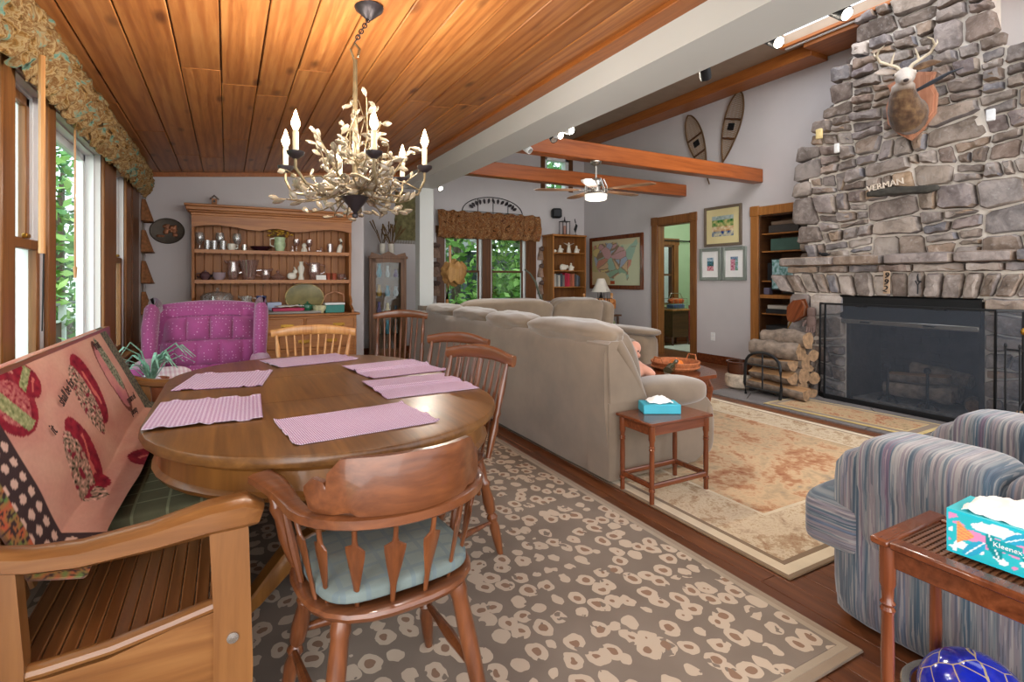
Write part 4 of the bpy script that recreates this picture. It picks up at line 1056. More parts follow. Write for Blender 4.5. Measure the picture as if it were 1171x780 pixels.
def arrow(p0, p1, nm='arrow_spindle'):
    a, c = Vector(p0), Vector(p1); d = c-a; up = Vector((-p0[0], -p0[1]-.04, 0)).normalized()
    pr = [(0, .006, .006), (.14, .0075, .0065), (.24, .009, .006), (.5, .021, .0055), (.66, .0275, .0055), (.73, .0285, .0055), (.77, .010, .006), (.82, .007, .007), (1, .007, .007)]
    MB().sweep([a+d*k for k, _, _ in pr], [(math.cos(2*PI*j/10), math.sin(2*PI*j/10)) for j in range(10)], [w for _, w, _ in pr], [h for _, _, h in pr], up=up).build(nm, mz, t)
for i in range(6):
    f = i/2.5-1; x, y = bow(f*R(58)); x2, y2 = .222*math.sin(f*R(60)), -.02-.185*math.cos(f*R(60))
    arrow((x2, y2, .445), (x, y, .66))
for sx in (-1, 1):
    x, y = bow(sx*R(84)); arrow((sx*.215, -.085, .445), (x, y, .66))
    MB().turned((sx*.225, .12, .44), (sx*.293, .125, .655), [(0, .012), (.2, .019), (.45, .022), (.7, .016), (.85, .021), (.9, .014), (1, .012)], 10).build('arm_post', mz, t)
    MB().turned((sx*.23, .02, .44), (sx*.277, .035, .655), [(0, .008), (.5, .013), (1, .008)], 8).build('arm_spindle', mz, t)
b = MB().cush((0, 0, 0), (.42, .375, .055), 4.5, 12, fn=lambda x, y, z: (x*(1-.06*(y < 0)*abs(y)), y, z*(1.1-.25*x*x-.2*y*y)))
o = b.build('seat_cushion', M['plaid_blue'], loc=(.388, 1.47, .487), rz=R(4), label='pale blue-grey plaid cushion on the seat of the arrow-back chair', cat='cushion')
MB().tube([(.20*math.copysign(abs(math.cos(a))**.5, math.cos(a)), .178*math.copysign(abs(math.sin(a))**.5, math.sin(a)), .0) for a in [2*PI*i/40 for i in range(40)]], .005, 6, closed=True).build('piping', plain('cushion_piping', '#a9b2a8', .9), o)

# ------------------------------------------------------------------ bench
BY0, BY1 = 1.56, 3.86
bench = thing('wooden_bench', 'long maple bench with curved arms and slatted seat along the window wall', 'bench', (-.25, 2.7, .0)); BO = (-.25, 2.7, 0)
def bench_end(y, nm):
    part(MB().prism([(-.03, 0), (.055, 0), (.06, .25), (.05, .6), (.045, .625), (-.04, .625), (-.03, .4)], 'Y', y-.03, y+.03), 'front_leg', M['bench_z'], bench, BO)
    part(MB().prism([(-.54, 0), (-.40, 0), (-.395, .4), (-.41, .61), (-.50, .66), (-.56, .80), (-.64, .97), (-.68, .96), (-.60, .74), (-.53, .4)], 'Y', y-.025, y+.025), 'rear_leg', M['bench_z'], bench, BO)
    pts = [(-.53, y, .665), (-.46, y, .635), (-.39, y, .618), (-.30, y, .610), (-.16, y, .62), (-.04, y, .638), (.04, y, .642), (.08, y, .628)]
    part(MB().bar(pts, [.065, .07, .075, .078, .08, .085, .09, .06], [.042, .044, .046, .05, .06, .075, .078, .05], b=.4), 'arm', M['bench'], bench, BO)
    part(MB().prism([(-.45, .18), (-.03, .20), (-.03, .40), (-.12, .385), (-.25, .355), (-.36, .35), (-.45, .36)], 'Y', y-.018, y+.012), 'side_panel', M['bench'], bench, BO)
    for x, z in ((.013, .33), (-.49, .30)): part(MB().at((x, y-.031, z), rx=PI/2).lathe([(.014, 0), (.014, .004), (0, .005)], n=12), 'bolt', M['steel'], bench, BO)
bench_end(BY0, 'near'); bench_end(BY1, 'far')
def sz(x): # contoured seat height
    f = (x+.46)/.46; return .355 + .045*f*f + .02*math.sin(f*PI*1.5)*0
for i in range(13):
    x = -.455 + .0345*i
    part(MB().box(x, x+.031, BY0+.015, BY1-.02, sz(x)-.018, sz(x), .003), 'seat_slat', M['bench_y'], bench, BO)
part(MB().tube([(-.47, BY0+.005, .362), (-.36, BY0, .366), (-.24, BY0, .374), (-.12, BY0, .395), (-.03, BY0, .412)], .022, 10, rb=.016), 'side_rail', M['bench'], bench, BO)
part(MB().box(-.012, .02, BY0, BY1, .27, .405, .008), 'front_rail', M['bench_y'], bench, BO)
part(MB().box(-.47, -.44, BY0, BY1, .25, .345, .008), 'rear_rail', M['bench_y'], bench, BO)
def back_x(z): return -.485 - .145*((z-.36)/.58)
part(MB().bar([(back_x(.93), BY0-.02, .93), (back_x(.93), BY1+.02, .93)], .035, .09), 'top_rail', M['bench_y'], bench, BO)
for i in range(24):
    y = BY0+.06+.094*i; part(MB().bar([(back_x(.37), y, .37), (back_x(.89), y, .89)], .06, .014, up=(1, 0, .25)), 'back_slat', M['bench_z'], bench, BO)
# plaid seat cushion
b = MB().cush((0, 0, 0), (.40, 1.35, .065), 6, 16, fn=lambda x, y, z: (x, y, z*(1-.2*x*x)))
b.build('bench_cushion', M['plaid_olive'], loc=(-.205, 2.83, .44), label='olive plaid cushion lying on the bench seat under the table edge', cat='cushion', rot=(0, R(-3), 0))

# tapestry throw over the bench back
MOT = [  # (u centre along bench 0..1 far->near, v 0 top..1 bottom, half w, half h, angle)
 (.80, .20, .085, .17, .5), (.70, .14, .05, .10, -1.0), (.42, .38, .07, .27, -.18), (.66, .66, .06, .24, -.25), (.52, 1.02, .06, .12, .8)]
def throw_col(u, v):
    n = fbm(u*9, v*6, 2, 3); n2 = fbm(u*40, v*26, 5, 2); n3 = fbm(u*90, v*60, 9, 2)
    c = mixc('#b98376', '#c49a86', .5+.5*n)
    d = abs(u-.5)*2
    if u < .075: c = lin('#6f6a58') if n3 > 0 else lin('#4b4a43')
    if u > .875:
        c = lin('#3a2b2c')
        gx, gy = (u*34) % 1, (v*13) % 1
        if u < .955 and (gx-.5)**2+(gy-.5)**2 < .09: c = lin('#c9a99a')
        if u >= .955: c = mixc('#6d7a45', '#b05a3c', .5+n2) if n3 > -.1 else lin('#3a2b2c')
    else:
        for k, (mu, mv, w, h, a) in enumerate(MOT):
            du, dv = (u-mu), (v-mv)*.48; x = (du*math.cos(a)+dv*math.sin(a)); y = (-du*math.sin(a)+dv*math.cos(a))
            hh = h*.48; q = (x/w)**2+(y/hh)**2
            if q < 2.2: c = mixc(c, '#a84c50', max(0, .45*(2.2-q)/2.2))
            if q < 1:
                c = mixc('#6d0f24', '#8f1f30', .5+n2)
                if abs(x/w+.25+.3*n) < .10 and abs(y/hh) < .5: c = lin('#c0655c')
                if k in (0,) and q < .5: c = mixc('#b8706a', '#8a2a3a', .5+1.3*n3)
            if k in (2, 3):
                xx = x - w*.75; q2 = (xx/(w*.75))**2+((y+hh*-.25)/(hh*.95))**2
                if q2 < 1: c = mixc('#5d5340', '#bd9484', .5+1.6*n3); 
                if q2 < 1 and n2 > .35: c = lin('#7b1b2e')
            if k in (0, 1) and .0 < x/w < .5 and q < .8: c = mixc('#6a7548', '#a7a77a', .5+n3)
        # pear with a leaf, outlined
        du, dv = u-.20, (v-.42)*.48; q = (du/.055)**2+(dv/.15)**2
        if q < 1: c = mixc('#c98a80', '#b06a74', .5+n)
        if abs(q-1) < .14: c = lin('#6f4038')
        du, dv = u-.165, (v-.32)*.48; q = (du/.03)**2+(dv/.12)**2
        if q < 1: c = mixc('#5b6150', '#8f8f78', .5+1.5*n3)
    k = 1+.07*n3; return tuple(min(1, x*k) for x in c)
NEAR, FAR = 1.72, 3.74
def thr(u, v):
    y = lerp(FAR, NEAR, u)
    L = v*.80     # cloth length from the rail down
    wob = .010*math.sin(u*9+v*3)+.010*fbm(u*4, v*3, 1, 2)
    if v < .06: a = v/.06*PI/2; return (-.635+.022*math.sin(a), y, .962+.018*math.cos(a))
    f = (v-.06)/.94; y2 = y + f*f*.10*(1-u)*0 - f*.08*(u-.3)
    x = lerp(-.607, -.365, f)+wob*f; z = lerp(.955, .432, f)
    if f > .82: x += (f-.82)*.35; z = lerp(.955, .432, .82) - (f-.82)*.10
    return (x, y2, max(z, .425))
b = MB().slab(thr, 260, 120, .010, col=throw_col, back='#7a5a4e', nrm=(.85, 0, .5))
o = b.build('tapestry_throw', M['vcol'], loc=(0, 0, 0), label='rose tapestry throw woven with peppers, fruit and script hanging over the bench back', cat='throw blanket', ang=80, recalc=False)
MT = Matrix(((0, 0, .9, 0), (-1, 0, 0, 0), (0, 0, 0, 0), (0, 0, 0, 1)))
def on_throw(txt, u, v, size, ang):
    p0 = Vector(thr(u, v)); du = (Vector(thr(u+.02, v))-Vector(thr(u-.02, v))).normalized(); dv = (Vector(thr(u, v+.02))-Vector(thr(u, v-.02))).normalized()
    X = -du; Y = -dv; Z = X.cross(Y).normalized(); Y = Z.cross(X)
    mm = Matrix(((X.x, Y.x, Z.x, p0.x), (X.y, Y.y, Z.y, p0.y), (X.z, Y.z, Z.z, p0.z), (0, 0, 0, 1))) @ Matrix.Translation((0, 0, .010)) @ Matrix.Rotation(ang, 4, 'Z')
    q = MB().text(txt, size, mm, .0008); return q
for txt, u, v, s, a in (('shall be for', .575, .30, .06, R(10)), ('it', .74, .42, .06, R(6)), ('fruit', .20, .13, .07, R(0)), ('pears of', .17, .66, .055, R(-3)), ('plenty', .20, .76, .05, R(-3)), ('sweet', .30, .92, .055, R(-5))):
    on_throw(txt, u, v, s, a).build('woven_script', M['ink'], o)
# ------------------------------------------------------------------ hutch
hx0, hx1, hy0, hyu, hy1 = -.345, 1.325, 6.21, 6.43, 6.675
hutch = thing('china_hutch', 'wide pine china hutch with two open shelves and drawers against the back wall', 'hutch', (.49, 6.45, 0)); HO = (.49, 6.45, 0)
H = lambda mb, nm, mt, par=hutch, **k: part(mb, nm, mt, par, HO, **k)
H(MB().box(hx0, hx1, hy0+.02, hy1, .06, .845, .004).box(hx0-.01, hx1+.01, hy0+.01, hy1, 0, .08, .004), 'base_cabinet', M['hutch'])
H(MB().box(hx0-.035, hx1+.035, hy0-.02, hy1, .845, .872, .008), 'counter', M['hutch'])
def brass(par, x, z, y):
    part(MB().tube([(x-.05, y, z), (x-.045, y-.022, z-.012), (x, y-.026, z-.02), (x+.045, y-.022, z-.012), (x+.05, y, z)], .005, 6).cbox((x, y-.002, z), (.13, .004, .032), .001), 'pull', M['brass'], par, (0, 0, 0))
xs = [hx0+.02, hx0+.02+.54, hx0+.02+1.09, hx1-.02]
for r_, (z0, z1) in enumerate(((.665, .825), (.49, .645), (.31, .47), (.10, .29))):
    cols = 3 if r_ == 0 else 2
    for c in range(cols):
        a, e_ = lerp(hx0+.02, hx1-.02, c/cols)+.008, lerp(hx0+.02, hx1-.02, (c+1)/cols)-.008
        cx, cz = (a+e_)/2, (z0+z1)/2
        d = MB().cbox((0, 0, 0), (e_-a, .024, z1-z0), .008).build('drawer', M['hutch'], hutch, loc=(cx-HO[0], hy0+.012-HO[1], cz-HO[2]))
        for q in ((-.14, .14) if cols == 2 else (0.09,)): 
            MB().tube([(q-.05, -.012, 0), (q-.045, -.034, -.012), (q, -.038, -.02), (q+.045, -.034, -.012), (q+.05, -.012, 0)], .005, 6).cbox((q, -.013, 0), (.13, .004, .032), .001).build('pull', M['brass'], d)
sidep = [(hy1, .872), (hy1-.40, .872), (hy1-.40, .90), (hy1-.34, .93), (hy1-.28, .95), (hy1-.30, 1.0), (hy1-.24, 1.06), (hy1-.245, 1.20), (hy1-.245, 1.55), (hy1-.27, 1.62), (hy1-.245, 1.72), (hy1-.245, 1.95), (hy1, 1.95)]
for x in (hx0+.02, hx1-.045): H(MB().prism(sidep, 'X', x, x+.026), 'side_board', M['hutch_back'])
b = MB(); n = 19
for i in range(n): a = hx0+.045+(hx1-hx0-.09)*i/n; b.box(a+.001, a+(hx1-hx0-.09)/n-.001, hy1-.02, hy1-.005, .872, 1.93, .004)
H(b, 'back_boards', M['hutch_back'])
for z in (1.25, 1.573):
    H(MB().box(hx0+.046, hx1-.046, hyu, hy1-.02, z-.022, z, .003), 'shelf', M['hutch'])
    pr = [(hx0+.046, z)]; k = 33
    for i in range(k*3+1): x = lerp(hx0+.046, hx1-.046, i/(k*3)); pr.append((x, z-.034-.009*abs(math.sin(PI*i/3))))
    pr.append((hx1-.046, z)); H(MB().prism(pr, 'Y', hyu-.016, hyu), 'scalloped_edge', M['hutch'])
pr = [(hx0+.02, 1.97)]; wv = [(0, 1.80), (.06, 1.825), (.14, 1.835), (.24, 1.82), (.33, 1.795), (.40, 1.79), (.45, 1.81), (.5, 1.822), (.55, 1.81), (.60, 1.79), (.67, 1.795), (.76, 1.82), (.86, 1.835), (.94, 1.825), (1, 1.80)]
pr += [(lerp(hx0+.02, hx1-.02, f), z) for f, z in wv] + [(hx1-.02, 1.97)]
H(MB().prism(pr, 'Y', hyu-.02, hyu), 'arched_frieze', M['hutch'])
b = MB()
for i, (o_, z0, z1) in enumerate(((.0, 1.93, 1.96), (.02, 1.96, 1.98), (.04, 1.98, 2.02), (.055, 2.02, 2.045))): b.box(hx0+.01-o_, hx1-.01+o_, hyu-.03-o_, hy1, z0, z1, .006)
H(b, 'crown_moulding', M['hutch'])

SHT, SHM, SHB = 1.573, 1.25, .872
def item(nm, label, cat, loc, prof, mt, group=None, n=18, **k):
    return MB().lathe(prof, n=n).build(nm, mt, loc=loc, label=label, cat=cat, group=group, **k)
def handle(root, p, mt, r=.006, nm='handle'): MB().tube(p, r, 7).build(nm, mt, root)
GT = 'glassware on the top hutch shelf'; GM = 'glassware on the middle hutch shelf'
oil = [(0, 0), (.035, 0), (.03, .006), (.008, .02), (.008, .05), (.03, .075), (.042, .11), (.044, .14), (.038, .19), (.036, .19), (.04, .14), (.038, .11), (.02, .08), (0, .075)]
for x, lb in ((-.258, 'tall stemmed glass at the far left of the top hutch shelf'), (-.066, 'tall stemmed glass behind the tumblers, second from the left on the top hutch shelf'), (.10, 'tall stemmed glass behind the cream mug on the top hutch shelf')):
    item('stemmed_glass', lb, 'glass', (x, 6.58, SHT), oil, M['glass'], GT)
tum = [(0, 0), (.028, 0), (.036, .10), (.034, .10), (.027, .006), (0, .006)]
for x, lb in ((-.185, 'frosted tumbler, leftmost of the row on the top hutch shelf'), (-.12, 'frosted tumbler, second in the row on the top hutch shelf'), (-.035, 'clear tumbler just left of the cream mug on the top hutch shelf'), (1.075, 'pink frosted tumbler near the right end of the top hutch shelf')):
    item('tumbler', lb, 'glass', (x, 6.50, SHT), tum, M['pinkglass'] if x > 1 else M['glass'], GT)
o = item('mug', 'small cream mug on the top hutch shelf', 'mug', (.045, 6.50, SHT), [(0, 0), (.03, 0), (.042, .03), (.04, .07), (.037, .07), (.038, .03), (.02, .008), (0, .008)], M['ivory']); handle(o, [(.036, 0, .06), (.062, 0, .055), (.062, 0, .025), (.038, 0, .018)], M['ivory'])
item('metal_cup', 'small silvery cup right of the cream mug on the top hutch shelf', 'cup', (.17, 6.50, SHT), [(0, 0), (.026, 0), (.026, .065), (.023, .065), (.022, .01), (0, .01)], M['steel'])
b = MB()
for j in range(24): pass
item('fluted_bowl', 'dark fluted bowl on the top hutch shelf beside the flower pitcher', 'bowl', (.335, 6.53, SHT), [(0, 0), (.06, 0), (.105, .035), (.112, .05), (.106, .05), (.06, .012), (0, .012)], plain('plum_glass', '#2e151d', .2))
o = item('flower_pitcher', 'pale green floral pitcher holding dried flowers in the middle of the top hutch shelf', 'pitcher', (.53, 6.52, SHT), [(0, 0), (.05, 0), (.045, .02), (.065, .07), (.055, .12), (.062, .16), (.057, .16), (.05, .12), (.05, .1), (0, .1)], plain('celadon_glaze', '#a9bd93', .3, var=.25, vscale=22)); handle(o, [(-.05, 0, .15), (-.10, 0, .14), (-.10, 0, .07), (-.06, 0, .05)], M['ivory'], .008)
rg = random.Random(8); b = MB(); b2 = MB()
for i in range(34):
    a, r_, hh = rg.random()*6.28, rg.random()*.13, .19+rg.random()*.07
    p = (r_*1.2*math.cos(a), r_*.45*math.sin(a), hh-r_*.3); b.tube([(0, 0, .12), (p[0]*.5, p[1]*.5, hh*.85), p], .002, 4); b2.ell(p, (.018, .014, .012), 7, 5)
b.build('dried_stems', M['twig'], o); b2.build('dried_flowers', floral('dried_flower', [(.35, '#8c3b2a'), (.5, '#c79a3a'), (.65, '#6f5a2c')], 18), o)
gob = [(0, 0), (.03, 0), (.026, .006), (.007, .015), (.007, .06), (.025, .075), (.036, .11), (.034, .15), (.031, .15), (.033, .11), (.02, .08), (0, .076)]
for x, lb in ((.71, 'pink goblet just right of the flower pitcher on the top hutch shelf'), (.85, 'pink goblet second to the right of the flower pitcher on the top hutch shelf')): item('goblet', lb, 'glass', (x, 6.56, SHT), gob, M['pinkglass'], GT)
o = item('shell_figurine', 'small white and pink ceramic figurine between the two pink goblets', 'figurine', (.785, 6.48, SHT), [(0, 0), (.035, 0), (.03, .03), (.02, .05), (.026, .075), (.012, .1), (0, .105)], M['ivory'])
item('small_jar', 'small dark-lidded jar in front of the left pink goblet', 'jar', (.66, 6.48, SHT), [(0, 0), (.02, 0), (.022, .03), (.012, .05), (.014, .06), (0, .065)], M['pinkglass'])
o = MB().cush((0, 0, .015), (.07, .03, .03), 3, 6).tube([(.015, 0, .02), (.03, 0, .055), (.02, 0, .065)], [.012, .008, .003], 7).build('glass_bird', M['pinkglass'], loc=(.95, 6.5, SHT), label='small glass bird on the right half of the top hutch shelf', cat='figurine')
o = MB().tube([(-.012, 0, 0), (0, 0, .05), (.012, 0, .09), (.02, 0, .13), (.008, 0, .165), (-.01, 0, .15)], [.03, .03, .022, .016, .014, .004], 10).build('heron_figurine', M['ivory'], loc=(1.185, 6.5, SHT), label='white long-necked bird figurine at the right end of the top hutch shelf', cat='figurine')
# middle shelf
o = item('small_teapot', 'purple-brown round teapot at the left of the middle hutch shelf', 'teapot', (-.205, 6.53, SHM), [(0, 0), (.03, 0), (.05, .03), (.052, .055), (.03, .085), (.012, .09), (.012, .1), (0, .105)], plain('plum_lustre', '#6b4e52', .2, .3)); handle(o, [(-.045, 0, .07), (-.08, 0, .065), (-.075, 0, .03), (-.05, 0, .025)], M['bronze']); MB().tube([(.045, 0, .03), (.075, 0, .06), (.085, 0, .08)], [.012, .009, .007], 8).build('spout', M['bronze'], o)
item('lilac_bowl', 'lilac ceramic sugar bowl beside the round teapot on the middle hutch shelf', 'bowl', (-.075, 6.53, SHM), [(0, 0), (.04, 0), (.06, .03), (.062, .07), (.064, .08), (.058, .08), (.05, .03), (0, .01)], plain('lilac_glaze', '#a38f96', .3))
def pitcher(label, x, y, r, h, mt, side=-1, z=SHM):
    o = item('glass_pitcher', label, 'pitcher', (x, y, z), [(0, 0), (r*.6, 0), (r*.65, .01), (r*.95, h*.35), (r, h*.55), (r*.85, h*.85), (r*.95, h), (r*.9, h), (r*.8, h*.85), (r*.93, h*.55), (r*.6, .02), (0, .02)], mt, n=20)
    handle(o, [(-side*r*.85, 0, h*.9), (-side*(r+.045), 0, h*.85), (-side*(r+.045), 0, h*.45), (-side*r*.95, 0, h*.35)], mt, .008); MB().tube([(side*r*.8, 0, h*.88), (side*(r+.025), 0, h*1.02)], [.02, .008], 8).build('spout', mt, o); return o
pitcher('slim pink pressed-glass pitcher on the middle hutch shelf', .06, 6.54, .06, .21, M['pinkglass'], -1)
item('pressed_glass_vase', 'large flared pink pressed-glass vase on the middle hutch shelf', 'vase', (.215, 6.54, SHM), [(0, 0), (.06, 0), (.065, .02), (.075, .1), (.10, .22), (.095, .22), (.07, .1), (.05, .03), (0, .03)], M['pinkglass'], n=22)
pitcher('small pink glass creamer right of the large flared vase', .385, 6.52, .05, .12, M['pinkglass'], 1)
o = item('covered_dish', 'low pink glass dish with a pointed lid on the middle hutch shelf', 'dish', (.51, 6.52, SHM), [(0, 0), (.05, 0), (.08, .03), (.078, .035), (.05, .05), (.015, .075), (.02, .095), (.006, .115), (0, .12)], M['pinkglass'])
o = MB().cush((0, 0, .045), (.10, .07, .08), 2.5, 8).ell((.035, 0, .095), (.028, .025, .025), 10, 7).tube([(.04, .01, .11), (.02, .012, .15)], [.009, .003], 6).tube([(.04, -.01, .11), (.025, -.012, .15)], [.009, .003], 6).build('rabbit_figurine', M['ivory'], loc=(.655, 6.5, SHM), label='white ceramic rabbit figurine on the middle hutch shelf', cat='figurine')
item('white_vase', 'tall white baluster vase on the middle hutch shelf', 'vase', (.755, 6.5, SHM), [(0, 0), (.035, 0), (.03, .02), (.022, .06), (.035, .11), (.038, .14), (.02, .175), (.022, .2), (.028, .21), (.02, .21), (0, .18)], M['ivory'])
pitcher('big pink pressed-glass pitcher right of the white vase on the middle hutch shelf', .905, 6.55, .072, .2, M['pinkglass'], -1)
MB().box(-.055, .055, -.002, .002, 0, .055).build('white_card', M['paper'], loc=(.97, 6.46, SHM), label='small white card propped before the big pink pitcher', cat='card', rot=(R(-12), 0, 0))
for x, lb in ((1.055, 'red-rimmed small cup left of the pair near the right of the middle hutch shelf'), (1.12, 'red-rimmed small cup right of the pair near the right of the middle hutch shelf')):
    item('shot_cup', lb, 'cup', (x, 6.5, SHM), [(0, 0), (.022, 0), (.027, .07), (.03, .078), (.024, .078), (.02, .01), (0, .01)], plain('cranberry_glass', '#a4533e', .2), 'small red cups')
o = item('pink_teacup', 'pink teacup with a handle at the right end of the middle hutch shelf', 'cup', (1.2, 6.5, SHM), [(0, 0), (.02, 0), (.038, .03), (.042, .07), (.039, .07), (.03, .02), (0, .01)], M['pinkglass']); handle(o, [(.04, 0, .055), (.065, 0, .05), (.06, 0, .02), (.035, 0, .018)], M['pinkglass'], .005)
# counter
t = thing('cake_dome', 'glass cake stand with a domed lid on the hutch counter behind the pink armchair', 'cake stand', (-.09, 6.45, SHB))
MB().lathe([(0, 0), (.09, 0), (.08, .015), (.03, .04), (.03, .07), (.06, .085), (.175, .09), (.18, .1), (0, .1)], n=24).build('stand', M['glass'], t)
MB().lathe([(.155, .1), (.155, .2), (.13, .235), (.03, .25), (.012, .265), (.022, .285), (0, .3), (0, .255), (.12, .23), (.15, .2), (.15, .1)], n=24).build('dome', M['glass'], t)
pitcher('clear glass water pitcher on the counter, left of the blue vase', .19, 6.42, .06, .2, M['glass'], -1, SHB)
item('blue_vase', 'ribbed blue glass vase on the hutch counter', 'vase', (.335, 6.44, SHB), [(0, 0), (.045, 0), (.05, .02), (.04, .1), (.055, .2), (.052, .2), (.036, .1), (.03, .02), (0, .02)], M['blueglass'])
item('blue_tumbler', 'short blue glass tumbler in front of the blue vase', 'glass', (.35, 6.30, SHB), [(0, 0), (.035, 0), (.04, .11), (.037, .11), (.03, .01), (0, .01)], M['blueglass'])
item('frosted_jar', 'frosted white jar in front of the clear water pitcher on the counter', 'jar', (.225, 6.33, SHB), [(0, 0), (.035, 0), (.045, .04), (.03, .09), (.015, .11), (0, .115)], M['glass'])
MB().cbox((0, 0, .045), (.15, .09, .09), .004).build('white_box', plain('pale_blue_card', '#b9c6e0', .7), loc=(.47, 6.52, .905), label='pale blue and white box at the back of the counter', cat='box')
MB().box(-.28, .28, -.10, .10, 0, .03, .01).build('serving_tray', plain('grey_tray', '#97938d', .4), loc=(.66, 6.33, SHB), label='long grey tray lying at the front of the hutch counter', cat='tray')
MB().box(-.16, .16, -.09, .09, 0, .035, .006).build('red_box', plain('red_card', '#b3365a', .6), loc=(.60, 6.34, SHB+.031), label='flat red box lying on the grey tray', cat='box')
MB().slab(lambda u, v: ((u-.5)*.3, (v-.5)*.16, .008+.012*fbm(u*4, v*4, 7, 2)+.012), 14, 8, .006).build('folded_napkin', M['paper'], loc=(.62, 6.34, SHB+.07), label='white napkins on top of the flat red box', cat='napkin', rz=.2)
t = thing('oval_platter', 'large oval olive platter with a gilt rim standing against the hutch back', 'platter', (.80, 6.52, SHB+.003), rot=(R(-14), 0, 0))
MB().mtx(Matrix.Translation((0, 0, .17)) @ Matrix.Rotation(R(90), 4, 'X')).lathe([(0, -.0), (.18, .0), (.21, .012), (.205, .018), (.17, .01), (0, .01)], n=36, sx=1, sy=.8).build('plate', plain('olive_glaze', '#7d7448', .35, var=.35, vscale=9), t)
MB().tube([(.21*math.cos(2*PI*i/40), -.014, .17+.168*math.sin(2*PI*i/40)) for i in range(40)], .007, 6, closed=True).build('rim', plain('gilt_rim', '#cdb27a', .4), t)
o = item('green_teapot', 'small dark green teapot on the tray in front of the oval platter', 'teapot', (.80, 6.32, SHB+.031), [(0, 0), (.035, 0), (.055, .035), (.05, .065), (.025, .08), (.008, .085), (.012, .1), (0, .105)], plain('green_glaze', '#2f6a4e', .2)); handle(o, [(.048, 0, .06), (.08, 0, .055), (.075, 0, .025), (.05, 0, .02)], plain('green_glaze_b', '#2f6a4e', .2)); MB().tube([(-.045, 0, .025), (-.075, 0, .05), (-.09, 0, .075)], [.014, .01, .007], 8).build('spout', plain('green_glaze_c', '#2f6a4e', .2), o)
item('white_dish', 'white bowl with green leaves painted on it, left of the teal box', 'bowl', (.93, 6.30, SHB), [(0, 0), (.04, 0), (.075, .05), (.08, .085), (.074, .085), (.06, .04), (0, .02)], plain('leafy_ceramic', '#c9c79f', .3, var=.4, vscale=16))
o = MB().cbox((0, 0, .045), (.21, .13, .09), .006).build('teal_box', plain('teal_card', '#2f7a70', .5), loc=(1.09, 6.32, SHB), label='teal box with a white lid at the right of the hutch counter', cat='box'); MB().cbox((0, 0, .103), (.22, .14, .024), .005).build('lid', M['white'], o)
t = thing('leaf_basket', 'pinkish leaf-shaped handled dish behind the teal box on the counter', 'dish', (1.12, 6.56, SHB))
MB().lathe([(0, 0), (.07, 0), (.13, .09), (.135, .11), (.125, .1), (.06, .02), (0, .02)], n=22, sx=1, sy=.5).build('dish_body', plain('blush_ceramic', '#a07862', .4, var=.3, vscale=14), t)
MB().tube([(-.13, 0, .1), (-.08, 0, .20), (.02, 0, .24), (.12, 0, .20), (.13, 0, .1)], .010, 8).build('handle', plain('terracotta_rope', '#c08a6a', .6), t)
# on top of the hutch
t = thing('toy_birdhouse', 'tiny wooden birdhouse ornament standing on top of the hutch', 'ornament', (-.12, 6.52, 2.046))
MB().cbox((0, 0, .04), (.05, .05, .08), .003).build('walls', M['hutch_back'], t); MB().prism([(-.045, .075), (0, .12), (.045, .075), (.04, .07), (0, .108), (-.04, .07)], 'Y', -.04, .04).build('roof', M['dkwood'], t); MB().at((0, -.026, .05), rx=PI/2).lathe([(0, 0), (.012, 0), (.012, .002), (0, .002)], n=10).build('hole', M['black'], t)
# oval relief plaque
t = thing('relief_plaque', 'dark oval relief plaque with carved figures on the wall left of the hutch', 'plaque', (-.56, YH-.003, 1.772))
RX = R(90); PM = Matrix.Rotation(R(90), 4, 'X')
MB().mtx(PM).lathe([(0, 0), (.145, 0), (.16, .012), (.15, .026), (.13, .02), (0, .018)], n=36, sx=1, sy=.86).build('oval_frame', plain('pewter_bronze', '#4b4238', .5, .4, var=.25, vscale=12), t)
b = MB(); g = random.Random(2)
for i in range(16): b.cush((g.uniform(-.08, .08), -.026, g.uniform(-.06, .06)), (g.uniform(.03, .06), .022, g.uniform(.02, .05)), 2.5, 5, rz=0)
b.build('relief', plain('copper_relief', '#8d5c3f', .45, .4, var=.3, vscale=20), t)
# hanging row of half-round baskets
t = thing('hanging_wall_baskets', 'string of four half-round wicker pockets hanging in the corner by the window', 'wall basket', (XL+.004, 6.42, 2.05), R(90))
for i in range(4):
    z = -.10-.31*i
    MB().surf(lambda u, v, z=z: (.085*math.cos(PI*u)*(.45+.55*math.sin(v*PI*.55)), -.003-.10*math.sin(PI*u)*(.3+.7*v), z-.11+.22*(1-v)), 12, 8).build('basket', plain('wicker', '#8a5c38', .8, var=.3, vscale=40, bump=.6, bscale=90), t)
    MB().tube([(.09*math.cos(PI*j/10), -.005-.10*math.sin(PI*j/10), z-.115) for j in range(11)], .007, 6).build('rim', M['dkwood'], t)
MB().tube([(0, -.008, .05), (0, -.008, -1.35)], .004, 5).build('cord', M['twig'], t)

# ------------------------------------------------------------------ magenta wing chair
t = thing('wing_chair', 'magenta tufted wing armchair between the bench and the hutch', 'armchair', (-.14, 4.72, .0), R(177)); mg = M['magenta']
def tuft(u, v):
    x = (u-.5)*.70; z = .40+.645*v
    rz_ = (z-.36)/.19; row = math.floor(rz_); cx_ = x/.165 + (.5 if row % 2 else 0)
    pil = (abs(math.sin(PI*cx_))*abs(math.sin(PI*rz_)) if z < .93 else abs(math.sin(PI*cx_))**.5*(.25+.75*min(1, (z-.93)/.05)))**.45
    e = min(u, 1-u)*9; e2 = (1-v)*7; edge = (1-math.exp(-e*1.5))*(1-math.exp(-e2*1.2))
    return (x, -.27-.10*v+.12*edge*(.45+.55*pil), z+.03*(1-(2*u-1)**2)*v)
MB().slab(tuft, 72, 72, .13, nrm=(0, 1, 0)).build('tufted_back', mg, t, ang=80)
